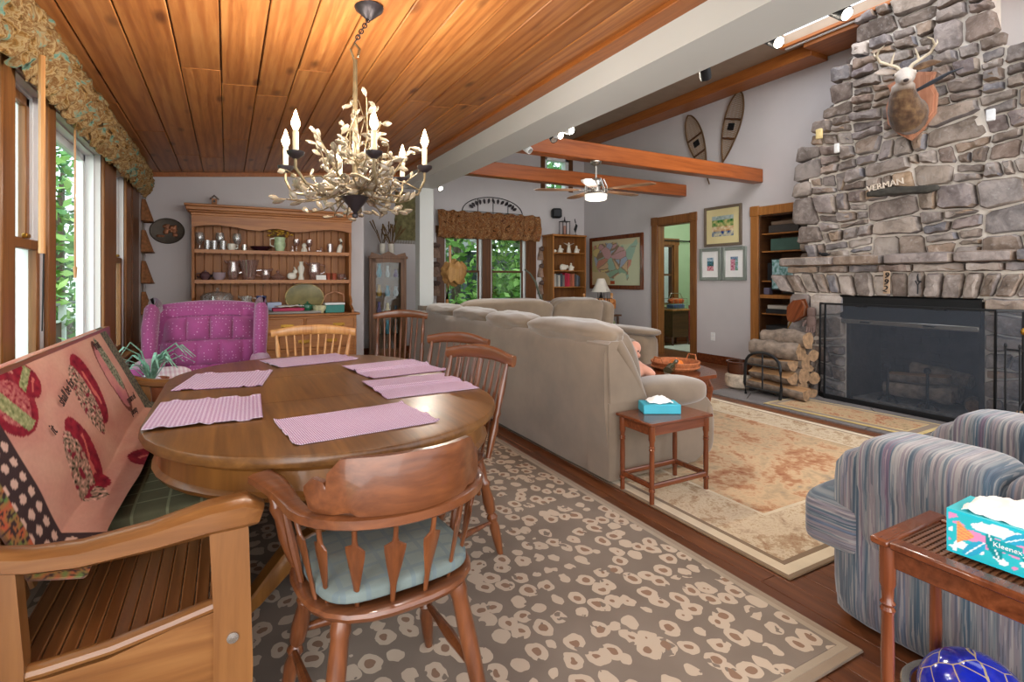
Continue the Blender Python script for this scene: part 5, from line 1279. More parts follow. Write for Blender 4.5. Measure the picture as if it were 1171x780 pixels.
for sx in (-1, 1):
    MB().tube([(sx*.375, -.37, 1.02), (sx*.38, -.32, 1.035), (sx*.385, -.2, .99), (sx*.38, -.08, .86), (sx*.375, -.03, .70), (sx*.375, -.02, .58)], [.035, .05, .055, .055, .05, .045], 12, rb=[.05, .075, .09, .10, .08, .05], up=(0, -1, .5)).build('wing', mg, t)
    MB().cush((sx*.375, .10, .33), (.13, .78, .46), 6, 8).tube([(sx*.375, -.25, .58), (sx*.38, .1, .585), (sx*.38, .46, .57), (sx*.38, .50, .55)], [.075, .085, .085, .05], 14).build('arm', mg, t)
    for y in (.42, -.35): MB().turned((sx*.36, y, 0), (sx*.36, y, .14), [(0, .018), (.5, .026), (1, .03)]).build('leg', M['maple'], t)
MB().cush((0, .16, .40), (.66, .66, .18), 6, 12).build('seat_cushion', mg, t)
MB().cush((0, .08, .22), (.74, .80, .20), 9, 8).build('seat_base', mg, t)
MB().cush((0, -.37, .60), (.78, .12, .86), 8, 8).build('outer_back', mg, t)
b = MB().cush((0, 0, 0), (.30, .30, .12), 3.2, 10); b.build('pink_cushion', gingham('pink_stripe_cushion', '#eadfe2', '#d9b5c2', 240), loc=(-.34, 4.20, .54), rot=(R(38), 0, R(10)), label='pale pink striped cushion leaning on the front of the magenta armchair', cat='cushion')
# spider plant on the sill side
t = thing('spider_plant', 'small variegated spider plant in a pot behind the bench arm', 'potted plant', (-.43, 4.10, 0))
MB().lathe([(0, .0), (.10, .0), (.12, .02), (.10, .05), (.05, .08), (.045, .40), (.12, .44), (.12, .46), (0, .46)], n=18).build('plant_stand', M['dkwood'], t)
MB().lathe([(0, .46), (.07, .46), (.095, .60), (.10, .61), (.088, .61), (.08, .58), (0, .58)], n=18).build('pot', plain('terracotta', '#9b5b3c', .8), t)
g = random.Random(4); lm = plain('spider_leaf', '#7fae98', .5, var=.5, vscale=30)
for i in range(22):
    a = g.random()*6.28; L = g.uniform(.14, .28); h = g.uniform(.10, .26); c, s_ = math.cos(a), math.sin(a)
    MB().bar([(0, 0, .58), (c*L*.35, s_*L*.35, .60+h*.75), (c*L*.75, s_*L*.75, .60+h), (c*L*1.1, s_*L*1.1, .58+h*.75)], [.014, .02, .016, .003], .003).build('leaf', lm, t)

# ------------------------------------------------------------------ curio cabinet in the alcove
t = thing('curio_cabinet', 'narrow glass-door curio cabinet standing in the alcove left of the white post', 'cabinet', (2.26, 8.32, 0), R(-12)); cw = M['casing']
b = MB(); b.box(-.28, .28, .14, .16, .06, 1.60); b.box(-.30, .30, -.17, .17, 1.58, 1.62, .006); b.box(-.30, .30, -.17, .17, 0, .10, .006)
for x in (-.27, .25): b.box(x-.02, x+.03, -.15, .16, .08, 1.59, .003)
b.build('carcass', cw, t)
for z in (.38, .68, .98, 1.28): MB().box(-.26, .26, -.12, .14, z, z+.008).build('shelf', M['cab_pane'], t)
d = MB().box(-.25, -.19, -.17, -.15, .10, 1.58, .003).box(.19, .25, -.17, -.15, .10, 1.58, .003).box(-.25, .25, -.17, -.15, 1.52, 1.58, .003).box(-.25, .25, -.17, -.15, .10, .17, .003).build('door', cw, t)
MB().box(-.19, .19, -.162, -.158, .17, 1.52).build('door_pane', M['cab_pane'], d); MB().ell((.17, -.175, .8), (.012, .014, .012), 8, 6).build('door_knob', M['brass'], d)
MB().prism([(-.28, 1.62), (-.26, 1.68), (-.12, 1.64), (0, 1.70), (.12, 1.64), (.26, 1.68), (.28, 1.62)], 'Y', -.16, -.14).build('crest', cw, t)
g = random.Random(6); cc = ['#6aa3b5', '#c8ccd2', '#8c4f8a', '#d3b06a', '#4c7f8f', '#b7c7cc', '#7a5a9a', '#caa24a', '#567', '#9a7f6a']
cz = [.392, .692, .992, 1.292]; k = 0
names = ['teal', 'white', 'violet', 'amber', 'sea-blue', 'silver-grey', 'lavender', 'golden', 'slate', 'tan']
hexs = ['#4f9bb0', '#d6d8da', '#7d4a86', '#d09a3c', '#3f87a0', '#b7bcc0', '#8f7ab0', '#d9b04a', '#5b6a78', '#a98a6a']
for z in cz[::-1]:
    for x in (-.13, 0.0, .13):
        nm = names[k % 10]; h_ = g.uniform(.12, .24); r_ = g.uniform(.03, .048); lv = ('top', 'second', 'third', 'bottom')[3-cz.index(z)]; side = ('left', 'middle', 'right')[(x > -.1)+(x > .1)]
        ca, sa = math.cos(R(-12)), math.sin(R(-12))
        item('ornament_vase', '%s ornament on the %s glass shelf of the curio, %s' % (nm, lv, side), 'ornament', (2.26+x*ca+.02*sa, 8.32+x*sa, z), [(0, 0), (r_*.7, 0), (r_, h_*.3), (r_*.5, h_*.7), (r_*.6, h_), (r_*.5, h_), (0, h_*.8)], plain('orn_%d' % k, hexs[k % 10], .3, var=.3, vscale=20), 'ornaments in the curio cabinet'); k += 1
t = thing('boot_vase', 'pair of white ceramic boots holding dried grasses on top of the curio cabinet', 'vase', (2.24, 8.30, 1.622))
for x in (-.07, .07): MB().tube([(x, -.09, .02), (x, -.03, .035), (x, .0, .06), (x, .01, .2)], [.02, .035, .045, .05], 10).build('boot', M['ivory'], t)
g = random.Random(3); b = MB()
for i in range(26):
    a = g.uniform(-.25, .25); h_ = g.uniform(.35, .6); x0 = g.choice((-.07, .07)); b.tube([(x0, 0, .15), (x0+a*.5, g.uniform(-.05, .05), h_*.7), (x0+a, g.uniform(-.08, .08), h_)], [.003, .006, .012], 5); 
b.build('dried_grass', plain('dried_grass', '#6f5636', .9, var=.4, vscale=12), t)
t = thing('wall_textile', 'mossy green woven textile hanging on the wall above the curio cabinet', 'textile', (2.66, YB-.004, 2.72))
MB().slab(lambda u, v: ((u-.5)*.36+.006*math.sin(v*30), -.012+.008*math.sin(u*14), -.80*v), 20, 40, .006, nrm=(0, -1, 0)).build('cloth', plain('moss_cloth', '#77714c', 1, var=.35, vscale=16, bump=.7, bscale=80), t)
MB().tube([(-.2, -.015, .0), (.2, -.015, .0)], .01, 8).build('rod', M['dkwood'], t)
b = MB()
for i in range(16): x = -.17+.0227*i; b.tube([(x, -.012, -.79), (x+.006, -.014, -.86)], .004, 4)
b.build('fringe', plain('moss_fringe', '#6d6745', 1, var=.3), t)

# ------------------------------------------------------------------ valances
def ruff(nm, label, p0, p1, ztop, zbot, depth, mt, nrm, nfold, seed, rough=1):
    """gathered valance between plan points p0,p1, bulging along nrm"""
    L = math.dist(p0, p1); nx, ny = nrm; N = int(L/.012)
    def f(u, v):
        s = u*L; a = 2*PI*nfold*u + 1.6*fbm(s*3, v*2, seed, 2)
        env = .25+.75*math.sin(PI*min(1, v*1.02))**.6
        w = .5+.5*math.sin(a+v*1.2)
        o = depth*(.30+.45*env*w+.25*env) + .022*rough*fbm(s*14, v*9, seed+3, 3)
        z = lerp(ztop, zbot, v) + .02*rough*fbm(s*11, v*6, seed+7, 2) + (.012*math.sin(a*1.0) if v > .95 or v < .05 else 0)
        return (lerp(p0[0], p1[0], u)+nx*o, lerp(p0[1], p1[1], u)+ny*o, z)
    return MB().slab(f, N, 36, .004, nrm=(nx, ny, 0)).build(nm, mt, label=label, cat='valance', ang=80)
ruff('balloon_valance', 'long ruffled floral balloon valance above the left windows', (XL+.005, .9), (XL+.005, 6.28), 2.372, 2.06, .125, M['valance'], (1, 0), 46, 2)
ruff('rod_pocket_valance', 'straight brown paisley valance above the far windows', (3.2, YB-.024), (5.28, YB-.024), 2.47, 1.99, .16, M['valance_red'], (0, -1), 9, 9, .3)
o = MB().tube([(0, 0, 0), (0, 0, -.75)], .011, 8).build('blind_wand', M['blond'], loc=(XL+.14, 2.60, 2.1), label='pale wooden blind wand hanging at the far left of the near window', cat='blind wand')
o = MB().tube([(0, 0, 0), (0, .005, -.80)], .005, 6).tube([(0, .005, -.80), (0, .005, -.86)], [.01, .006], 8).build('hanging_pull_string', M['blond'], loc=(XL+.035, 3.62, 2.12), label='pale blind cord hanging in front of the large left window pane', cat='blind cord')
o = MB().tube([(0, 0, 0), (.01, .01, -.6), (0, .02, -1.1)], .003, 5).build('thin_cord', M['black'], loc=(XL+.03, 3.05, 2.12), label='thin dark cord hanging in front of the near double-hung window', cat='blind cord')

# ------------------------------------------------------------------ chandelier
CX, CY = .511, 2.43
t = thing('chandelier', 'vine chandelier with glass leaves and candle bulbs hanging over the dining table', 'chandelier', (CX, CY, 1.53))
cz0 = zc(.573)-.003-1.53
MB().mtx(Matrix.Translation((.062, 0, cz0))).lathe([(0, -.06), (.015, -.055), (.04, -.03), (.062, -.012), (.066, 0), (0, 0)], n=24).build('ceiling_canopy', M['bronze'], t)
b = MB(); p0, p1 = Vector((.062, 0, cz0-.05)), Vector((.0, 0, .80)); nl = 8
for i in range(nl):
    c = p0.lerp(p1, (i+.5)/nl); d = (p1-p0).normalized(); sd = Vector((0, 1, 0)) if i % 2 else d.cross(Vector((0, 1, 0))).normalized(); L = (p1-p0).length/nl*.72
    b.tube([c+d*(L*math.cos(a))+sd*(.009*math.sin(a)) for a in [2*PI*k/12 for k in range(12)]], .0028, 6, closed=True, up=(.3, .5, .1))
b.build('chain', M['bronze'], t)
MB().tube([(0, 0, .06), (0, 0, .72)], [.014, .009], 10).tube([(0, 0, .70), (-.02, 0, .76), (0, .015, .80), (.02, 0, .77), (.01, -.01, .73)], .006, 6).build('stem', M['twig'], t)
MB().lathe([(0, 0), (.012, .003), (.014, .015), (.008, .025), (.02, .04), (.045, .07), (.06, .095), (.05, .10), (0, .09)], n=20).build('finial', M['bronze'], t)
g = random.Random(12); leaves = []
def leafset(b_pts):
    pass
for k in range(6):
    a = R(31.5+60*k); c, s_ = math.cos(a), math.sin(a); q = lambda r, z, w=0: (r*c-w*s_, r*s_+w*c, z)
    ar = MB().tube([q(.02, .10), q(.10, .115, .02), q(.20, .10, .03), q(.28, .11, .02), q(.315, .17), q(.315, .215)], .006, 7).tube([q(.06, .11), q(.15, .17, -.05), q(.24, .15, -.04), q(.30, .12, -.01)], .0035, 6).build('arm', M['twig'], t)
    MB().mtx(Matrix.Translation(q(.315, .205))).lathe([(0, 0), (.012, .002), (.032, .018), (.035, .03), (.012, .02), (0, .02)], n=14).build('bobeche', M['bronze'], ar)
    MB().mtx(Matrix.Translation(q(.315, .222))).lathe([(0, 0), (.011, 0), (.012, .09), (.009, .10), (0, .10)], n=12).build('candle_sleeve', M['candle'], ar)
    MB().mtx(Matrix.Translation(q(.315, .322))).lathe([(0, 0), (.008, 0), (.017, .02), (.017, .032), (.009, .055), (.003, .075), (0, .082)], n=12).build('candle_bulb', M['bulb'], ar)
def twig(a, r1, z1, r0=.03, z0=.12, nlv=6):
    c, s_ = math.cos(a), math.sin(a); w = g.uniform(-.06, .06)
    P = [Vector((r0*c, r0*s_, z0))]
    for f in (.33, .66, 1): P.append(Vector((lerp(r0, r1, f)*c-w*math.sin(f*PI)*s_, lerp(r0, r1, f)*s_+w*math.sin(f*PI)*c, lerp(z0, z1, f**1.4)-.03*math.sin(f*PI))))
    MB().tube(P, [.004, .0035, .003, .002], 6).build('twig', M['twig'], t)
    for i in range(nlv):
        f = (i+1.2)/(nlv+.2); seg = min(2, int(f*3)); p = P[seg].lerp(P[seg+1], f*3-seg) if f < 1 else P[3]
        leaves.append((p, a+g.uniform(-1.4, 1.4), g.uniform(-.5, 1.1), g.uniform(1.0, 1.4)))
for i in range(52):
    lay = i % 4; a = g.random()*2*PI
    if lay == 0: twig(a, g.uniform(.24, .35), g.uniform(.02, .10), nlv=6)
    elif lay == 1: twig(a, g.uniform(.22, .33), g.uniform(.14, .26), nlv=7)
    elif lay == 2: twig(a, g.uniform(.14, .25), g.uniform(.26, .38), nlv=7)
    else: twig(a, g.uniform(.06, .16), g.uniform(.34, .58), z0=.25, nlv=6)
def leaf(b, p, a, tl, s):
    M0 = b.M; b.M = Matrix.Translation(p) @ Matrix.Rotation(a, 4, 'Z') @ Matrix.Rotation(-tl, 4, 'Y') @ Matrix.Rotation(s*7, 4, 'X')
    prof = [(0, 0, 0), (.006, .003, .002), (.016, .0095, .006), (.028, .011, .0065), (.038, .007, .005), (.044, .001, .001)]
    b.tube([(x*s, 0, 0) for x, _, _ in prof], [w*s for _, w, _ in prof], 8, rb=[h*s for _, _, h in prof]); b.M = M0
leaves.sort(key=lambda q: q[0].y*.88+q[0].x*.47)
for lf in leaves[:100]: b = MB(); leaf(b, *lf); b.build('glass_leaf', M['crystal'], t)
b = MB()
for lf in leaves[100:]: leaf(b, *lf)
b.build('glass_leaves_behind', M['crystal'], t, kind='stuff')
# ------------------------------------------------------------------ taupe sectional sofa
tp = M['taupe']; sofa = thing('sectional_sofa', 'large taupe L-shaped reclining sectional with its long back toward the dining table', 'sofa', (2.5, 4.2, 0)); FO2 = (2.5, 4.2, 0)
S = lambda mb, nm, mt=tp, **k: part(mb, nm, mt, sofa, FO2, **k)
def wob(sd, a=.05):
    return lambda x, y, z: (x*(1+a*fbm(y*1.7+sd, z*1.7, x+sd, 2)), y*(1+a*.3*fbm(x*2+sd, z*2, 4, 2)), z*(1+a*fbm(x*1.5+sd, y*2.1, 9, 2)))
# outer back: slightly curved slab from floor to .86
def back_fn(u, v):
    y = lerp(2.50, 6.30, u); z = lerp(.03, .875, v); return (2.035 - .05*math.sin(PI*min(1, v*.62)) - .012*fbm(y*1.1, z*2, 3, 2) + (.03*(v-.93)/.07 if v > .93 else 0), y, z)
S(MB().slab(back_fn, 60, 22, .09, nrm=(-1, 0, 0)), 'outer_back', ang=80)
S(MB().box(2.06, 2.7, 2.56, 6.2, .0, .04), 'base', M['black'])
ysec = [(2.54, 3.52), (3.52, 4.28), (4.28, 5.08), (5.08, 5.95)]
for i, (a, e_) in enumerate(ysec):
    S(MB().cush((0, 0, 0), (.30, e_-a+.02, .56), 4, 12, fn=wob(i*5, .10)).mtx(Matrix.Identity(4)), 'back_cushion') if False else None
    b = MB(); b.at((2.23, (a+e_)/2, .68), ry=R(-12)); b.cush((0, 0, 0), (.24, e_-a+.015, .56), 4.2, 12, fn=wob(i*5, .10)); S(b, 'back_cushion', ang=70)
    b = MB(); b.at((2.115+.01*i, (a+e_)/2, .90), ry=R(-8)); b.cush((0, 0, 0), (.24, e_-a+.03, .155), 3.2, 14, fn=wob(i*7+2, .14)); S(b, 'head_roll', ang=70)
    b = MB().cush((2.66, (a+e_)/2, .40), (.72, e_-a-.005, .20), 5, 10, fn=wob(i*3+1, .06)); S(b, 'seat_cushion', ang=70)
S(MB().box(2.20, 2.92, 2.66, 5.3, .05, .32, .03), 'seat_base')
# near end: panel, wedge of the back, arm and arm pillow
S(MB().prism([(2.015, .04), (2.74, .04), (2.86, .10), (2.90, .22), (2.90, .40), (2.82, .47), (2.015, .505)], 'Y', 2.488, 2.70), 'end_panel')
S(MB().prism([(2.02, .505), (2.31, .495), (2.19, .68), (2.03, .875), (2.005, .86)], 'Y', 2.482, 2.70), 'back_wedge')
b = MB(); b.add([], []); b.tube([(2.33, 2.60, .475), (2.265, 2.60, .60), (2.19, 2.60, .74), (2.13, 2.60, .85), (2.10, 2.61, .90)], [.10, .105, .105, .09, .05], 14, rb=[.045, .06, .065, .055, .03], up=(1, 0, .6)); S(b, 'end_bolster', ang=70)
b = MB().cush((2.60, 2.60, .50), (.58, .30, .19), 3.2, 14, fn=lambda x, y, z: (x, y, z*(1-.10*x) + .08*(1-x*x))); S(b, 'arm_pillow', ang=70)
b = MB().cush((2.88, 2.60, .25), (.10, .26, .42), 3, 8); S(b, 'arm_front', ang=70)
# section along the far side, facing the camera
S(MB().slab(lambda u, v: (lerp(2.1, 4.78, u), 6.34, lerp(.03, .93, v)), 10, 8, .2, nrm=(0, 1, 0)), 'far_outer_back')
for i, (a, e_) in enumerate(((2.5, 3.86), (3.86, 4.70))):
    b = MB(); b.at(((a+e_)/2, 6.02, .74), rx=R(12)); b.cush((0, 0, 0), (e_-a, .26, .52), 5, 12, fn=wob(20+i*4, .05)); S(b, 'far_back_cushion', ang=70)
    S(MB().cush(((a+e_)/2, 5.50, .40), (e_-a, .80, .20), 5, 10, fn=wob(30+i, .05)), 'far_seat_cushion', ang=70)
S(MB().box(2.9, 4.70, 5.15, 6.2, .05, .32, .03), 'far_seat_base')
b = MB(); b.at((4.74, 5.98, .72), rx=R(10)); b.cush((0, 0, 0), (.16, .34, .46), 4, 8); S(b, 'far_wing', ang=70)
S(MB().cush((4.72, 5.52, .30), (.27, 1.10, .52), 7, 8), 'far_arm', ang=70); S(MB().cush((4.72, 5.46, .585), (.30, 1.16, .10), 3.4, 12), 'far_arm_pad', ang=70)
# things on and around the sofa
t = thing('plush_toy', 'pink plush toy slumped on the near arm of the taupe sofa', 'stuffed toy', (2.46, 2.80, .585))
b = MB().ell((.02, 0, .04), (.085, .08, .075)).ell((-.03, -.02, .155), (.062, .058, .058)).ell((-.075, -.01, .215), (.045, .03, .035)).ell((.03, .0, .19), (.055, .035, .05)).tube([(.05, -.05, .06), (.09, -.09, .03), (.12, -.10, .01)], [.032, .03, .02], 10).tube([(.08, .04, .03), (.14, .03, .0), (.17, .02, .0)], [.04, .036, .026], 10).ell((-.005, -.07, .15), (.025, .022, .02))
o = b.build('plush_body', fabric('pink_plush', '#c79079', .12, bump if False else .95, 160, .4), t); remesh(o, .010, 3)
for p in ((-.035, -.078, .17), (-.005, -.078, .18)): MB().ell(p, (.006, .006, .006), 8, 6).build('eye', M['black'], t)

# coffee table with basket
t = thing('coffee_table', 'glossy cherry coffee table with curved legs behind the sofa arm', 'table', (3.62, 3.50, 0)); cx = M['cherry']
MB().prism([(-.42, -.20), (-.28, -.36), (.10, -.36), (.27, -.20), (.40, .12), (.34, .30), (.18, .36), (-.28, .36), (-.42, .2)], 'Z', .40, .43).build('tabletop', cx, t)
MB().prism([(-.34, -.17), (-.24, -.29), (.08, -.29), (.22, -.16), (.32, .12), (.27, .24), (.15, .29), (-.24, .29), (-.34, .17)], 'Z', .32, .40).build('apron', cx, t)
for x, y in ((-.28, -.22), (.16, -.20), (.26, .20), (-.28, .22)):
    MB().bar([(x, y, .36), (x*1.12, y*1.12, .28), (x*1.02, y*1.02, .12), (x*1.15, y*1.15, .01)], [.05, .055, .035, .045], [.05, .055, .035, .045]).build('leg', cx, t)
t = thing('wicker_tray', 'round wicker tray basket with a handle on the coffee table', 'basket', (3.62, 3.52, .431)); wk = plain('honey_wicker', '#a8633a', .7, var=.3, vscale=50, bump=.7, bscale=110)
MB().lathe([(0, 0), (.17, 0), (.205, .03), (.215, .07), (.20, .07), (.19, .03), (.16, .012), (0, .012)], n=30).build('tray_body', wk, t)
for z in (.03, .07): MB().tube([(.212*math.cos(2*PI*i/30), .212*math.sin(2*PI*i/30), z) for i in range(30)], .009, 6, closed=True).build('woven_rim', wk, t)
for s in (-1, 1): MB().tube([(s*.205, -.06, .07), (s*.215, -.04, .12), (s*.215, .04, .12), (s*.205, .06, .07)], .008, 6).build('handle', wk, t)
MB().lathe([(0, 0), (.03, .002), (.06, .025), (.065, .045), (.05, .075), (.012, .085), (0, .08)], n=20).tube([(0, 0, .08), (.004, 0, .10)], [.008, .006], 6).build('orange_gourd', plain('orange_skin', '#d8742a', .5, var=.15), loc=(3.58, 3.47, .444), label='small orange gourd lying in the wicker tray', cat='gourd')
o = MB().tube([(0, 0, 0), (.0, .12, .02), (.0, .16, .03), (0, .24, .045)], [.035, .036, .016, .014], 14).build('green_bottle', glassy('olive_bottle', '#7d7d4c', .3, .1, '#4d4a2c'), loc=(3.28, 3.28, .475), label='olive green bottle lying beside the wicker tray on the coffee table', cat='bottle', rz=R(-62))
MB().tube([(0, .235, .044), (0, .27, .05)], .019, 10).build('foil_cap', M['steel'], o)

# end table by the sofa
def end_table(name, label, x0, x1, y0, y1, h, cane=False):
    cx, cy = (x0+x1)/2, (y0+y1)/2; hw, hd = (x1-x0)/2, (y1-y0)/2
    t = thing(name, label, 'side table', (cx, cy, 0))
    if not cane: MB().cbox((0, 0, h-.009), (2*hw, 2*hd, .018), .005).build('tabletop', M['cherry'], t)
    else:
        f = .045; MB().box(-hw, hw, -hd, -hd+f, h-.02, h, .005).box(-hw, hw, hd-f, hd, h-.02, h, .005).box(-hw, -hw+f, -hd+f, hd-f, h-.02, h, .005).box(hw-f, hw, -hd+f, hd-f, h-.02, h, .005).build('tabletop_frame', M['cherry'], t)
        b = MB(); st = .014; n = int((2*hw-2*f)/st)
        for i in range(n+1): x = -hw+f+i*(2*hw-2*f)/n; b.bar([(x, -hd+f-.003, h-.014), (x, hd-f+.003, h-.014)], .008, .003)
        m = int((2*hd-2*f)/st)
        for i in range(m+1): y = -hd+f+i*(2*hd-2*f)/m; b.bar([(-hw+f-.003, y, h-.011), (hw-f+.003, y, h-.011)], .008, .003)
        b.build('cane_panel', plain('dark_cane', '#6e452b', .5, var=.25, vscale=60), t)
        MB().box(-hw+f, hw-f, -hd+f, hd-f, h-.026, h-.020).build('panel_backing', M['dkwood'], t)
    i = .025; MB().box(-hw+i, hw-i, -hd+i, -hd+i+.016, h-.075, h-.019, .002).box(-hw+i, hw-i, hd-i-.016, hd-i, h-.075, h-.019, .002).box(-hw+i, -hw+i+.016, -hd+i+.016, hd-i-.016, h-.075, h-.019, .002).box(hw-i-.016, hw-i, -hd+i+.016, hd-i-.016, h-.075, h-.019, .002).build('apron', M['cherry'], t)
    for sx in (-1, 1):
        for sy in (-1, 1):
            x, y = sx*(hw-.03), sy*(hd-.03)
            MB().turned((x, y, .0), (x, y, h-.02), [(0, .012), (.03, .014), (.16, .014), (.17, .018), (.2, .018), (.21, .012), (.3, .0145), (.5, .0155), (.68, .014), (.70, .018), (.715, .013), (.73, .018), (.745, .013), (.80, .015), (.82, .019), (.97, .019), (1, .019)], 12).build('leg', M['cherry_z'], t)
    zz = .105
    for p, q in (((-1, -1), (1, -1)), ((1, -1), (1, 1)), ((1, 1), (-1, 1)), ((-1, 1), (-1, -1))):
        MB().bar([(p[0]*(hw-.03), p[1]*(hd-.03), zz), (q[0]*(hw-.03), q[1]*(hd-.03), zz)], .018, .028).build('stretcher', M['cherry'], t)
    return t
end_table('end_table', 'small cherry end table with turned legs at the near end of the taupe sofa', 2.035, 2.52, 2.15, 2.455, .46)
def tissue(label, c, d, rz, mt, extra=None):
    t = thing('tissue_box', label, 'tissue box', c, rz)
    w, l, h = d
    MB().cbox((0, 0, h/2), (w, l, h), .003).build('carton', mt, t)
    return t
t = tissue('turquoise tissue box on the end table beside the sofa', (2.275, 2.34, .461), (.13, .22, .055), R(62), plain('turquoise_card', '#3fa7bb', .5, var=.06))
MB().slab(lambda u, v: ((u-.5)*.09+.01*math.sin(v*9), (v-.5)*.14, .062+.035*math.sin(PI*u)*math.sin(PI*v)+.012*fbm(u*6, v*6, 3, 2)), 16, 16, .002).build('tissue', M['paper'], t)
# foreground cane table, tissue box, globe
end_table('cane_side_table', 'cherry side table with a cane top in the right foreground', 1.485, 1.80, .12, .765, .58, True)
def tb_col(face):
    def f(u, v):
        n = fbm(u*5, v*3, face, 3); c = '#2fb4bd'
        if n > .18: c = '#d98ab4'
        if n < -.28: c = '#e9eef0'
        for k, (cu, cv, a) in enumerate(((.30, .45, .3), (.18, .25, -.6), (.55, .3, .9), (.72, .75, -.3), (.9, .35, .5), (.45, .78, -.9))):
            du, dv = (u-cu)*2.3, v-cv; x, y = du*math.cos(a)+dv*math.sin(a), -du*math.sin(a)+dv*math.cos(a)
            q = (x/.10)**2+(y/.26)**2
            if q < 1: c = '#11858b' if k % 2 == 0 else '#2f9fc0'
            if q < 1 and abs(x) < .010: c = '#dff0ee'
        if (u-.07)/.10 > 0 and abs(v-.52) < .30*(1-(u-.05)/.14) and u < .18: c = '#e3a25f' if int((u+v)*40) % 3 else '#d9785c'
        if ((u-.93)*2.2)**2+(v-.72)**2 < .02: c = '#f3dfe2'
        if .29 < u < .47 and .40 < v < .62: c = '#1f9aa2'
        if v < .06 or v > .95 or u < .015: c = '#24b7c6'
        return c
    return f
t = thing('tissue_box', 'teal tissue box with pink and leaf print on the cane side table', 'tissue box', (1.64, .48, .5815), R(2))
w, l, h = .14, .30, .105
b = MB(); tc = '#2bb3c0'
b.surf(lambda u, v: (-w/2, l/2-u*l, v*h), 110, 44, col=tb_col(1)); b.surf(lambda u, v: (w/2, -l/2+u*l, v*h), 60, 24, col=tb_col(2))
b.surf(lambda u, v: (w/2-u*w, l/2, v*h), 50, 40, col=tb_col(3)); b.surf(lambda u, v: (-w/2+u*w, -l/2, v*h), 50, 40, col=tb_col(4))
b.surf(lambda u, v: (-w/2+u*w, -l/2+v*l, h), 30, 60, col=lambda u, v: '#bfe3e2' if (2*u-1)**2+(2*v-1)**2 < .6 else '#49bcc6'); b.surf(lambda u, v: (-w/2+u*w, -l/2+v*l, 0), 2, 2, col=lambda u, v: tc)
b.build('carton', M['print'], t)
MB().text('Kleenex', .0155, Matrix.Translation((-w/2-.0008, .036, h*.51)) @ Matrix(((0, 0, -1, 0), (-1, 0, 0, 0), (0, 1, 0, 0), (0, 0, 0, 1))), .0006).build('lettering', M['white'], t)
MB().slab(lambda u, v: ((u-.5)*.115, (v-.5)*.25, h+.004+.040*math.sin(PI*u)**.7*math.sin(PI*v)**.5+.012*fbm(u*5, v*7, 3, 3)), 24, 36, .002).build('tissue', M['paper'], t)
t = thing('desk_globe', 'dark blue globe with gold lines on the floor under the cane table', 'globe', (1.70, .62, .0))
def globe_mat():
    t_ = NT('lapis_globe'); v = t_.coord(); n = t_.noise(v, 9, 5, .6); n2 = t_.voro(t_.coord((1, 1, 1)), 16, 'DISTANCE_TO_EDGE')
    c = t_.ramp(n, [(.4, '#141a7d'), (.55, '#1c2aa8'), (.62, '#27318f'), (.72, '#8a6b8c')]); c = t_.mix(t_.math('MULTIPLY', t_.math('LESS_THAN', n2, .022), .8), c, '#b9a46a'); t_.col(c); t_.set(.12, coat=.5); return t_.m
MB().ell((0, 0, .155), (.122, .122, .122), 32, 20).build('sphere', globe_mat(), t)
MB().tube([(.145*math.cos(2*PI*i/36), .145*math.sin(2*PI*i/36), .155) for i in range(36)], .012, 8, rb=.006, closed=True).build('horizon_ring', M['steel'], t)
MB().lathe([(0, 0), (.15, 0), (.15, .012), (.05, .022), (.03, .035), (0, .035)], n=28).build('stand_base', plain('grey_metal', '#77766f', .4, .6), t)
for i in range(3):
    a = i*2.1+.4; MB().tube([(.05*math.cos(a), .05*math.sin(a), .02), (.13*math.cos(a), .13*math.sin(a), .06), (.15*math.cos(a), .15*math.sin(a), .15)], .008, 6).build('stand_arm', M['steel'], t)
t2 = MB().lathe([(0, 0), (.15, 0), (.17, .02), (.16, .025), (.14, .01), (0, .01)], n=30).build('grey_dish', plain('pewter_dish', '#76766f', .4, .5), loc=(1.62, .93, .004), label='flat grey dish on the floor left of the blue globe', cat='dish') if False else None

# ------------------------------------------------------------------ striped armchair
ar = thing('striped_armchair', 'large overstuffed armchair in blue and mauve striped fabric at the right edge', 'armchair', (2.44, .62, 0)); AO = (2.44, .62, 0); sy_, sx_ = M['stripe_Y'], M['stripe_X']
A_ = lambda mb, nm, mt=sy_, **k: part(mb, nm, mt, ar, AO, ang=70, **k)
A_(MB().cush((2.44, .62, .16), (.94, 1.10, .30), 12, 10), 'base')
for nm, xo, s in (('arm', 2.085, -1), ('arm', 2.79, 1)):
    b = MB(); b.at((xo, .62, 0))
    b.cush((0, .02, .335), (.25, 1.02, .62), 9, 10)
    A_(b, nm)
    for (ya, yb, zt) in ((.66, 1.06, .69), (.18, .655, .68)):
        A_(MB().cush((xo, (ya+yb)/2, .50), (.29, yb-ya, .40), 6, 14, fn=lambda x, y, z: (x*(1+.05*(z > 0)), y*(1+.03*z), z)), 'arm_pad')
A_(MB().cush((2.44, .78, .345), (.56, .78, .2), 6, 10), 'seat_cushion', sx_); 
A_(MB().cush((2.44, 1.145, .345), (.98, .24, .205), 7, 14), 'front_cushion', M['stripe_X'] if False else stripes('Z'))
A_(MB().cush((2.44, .16, .62), (.66, .26, .72), 5, 12), 'back_cushion')

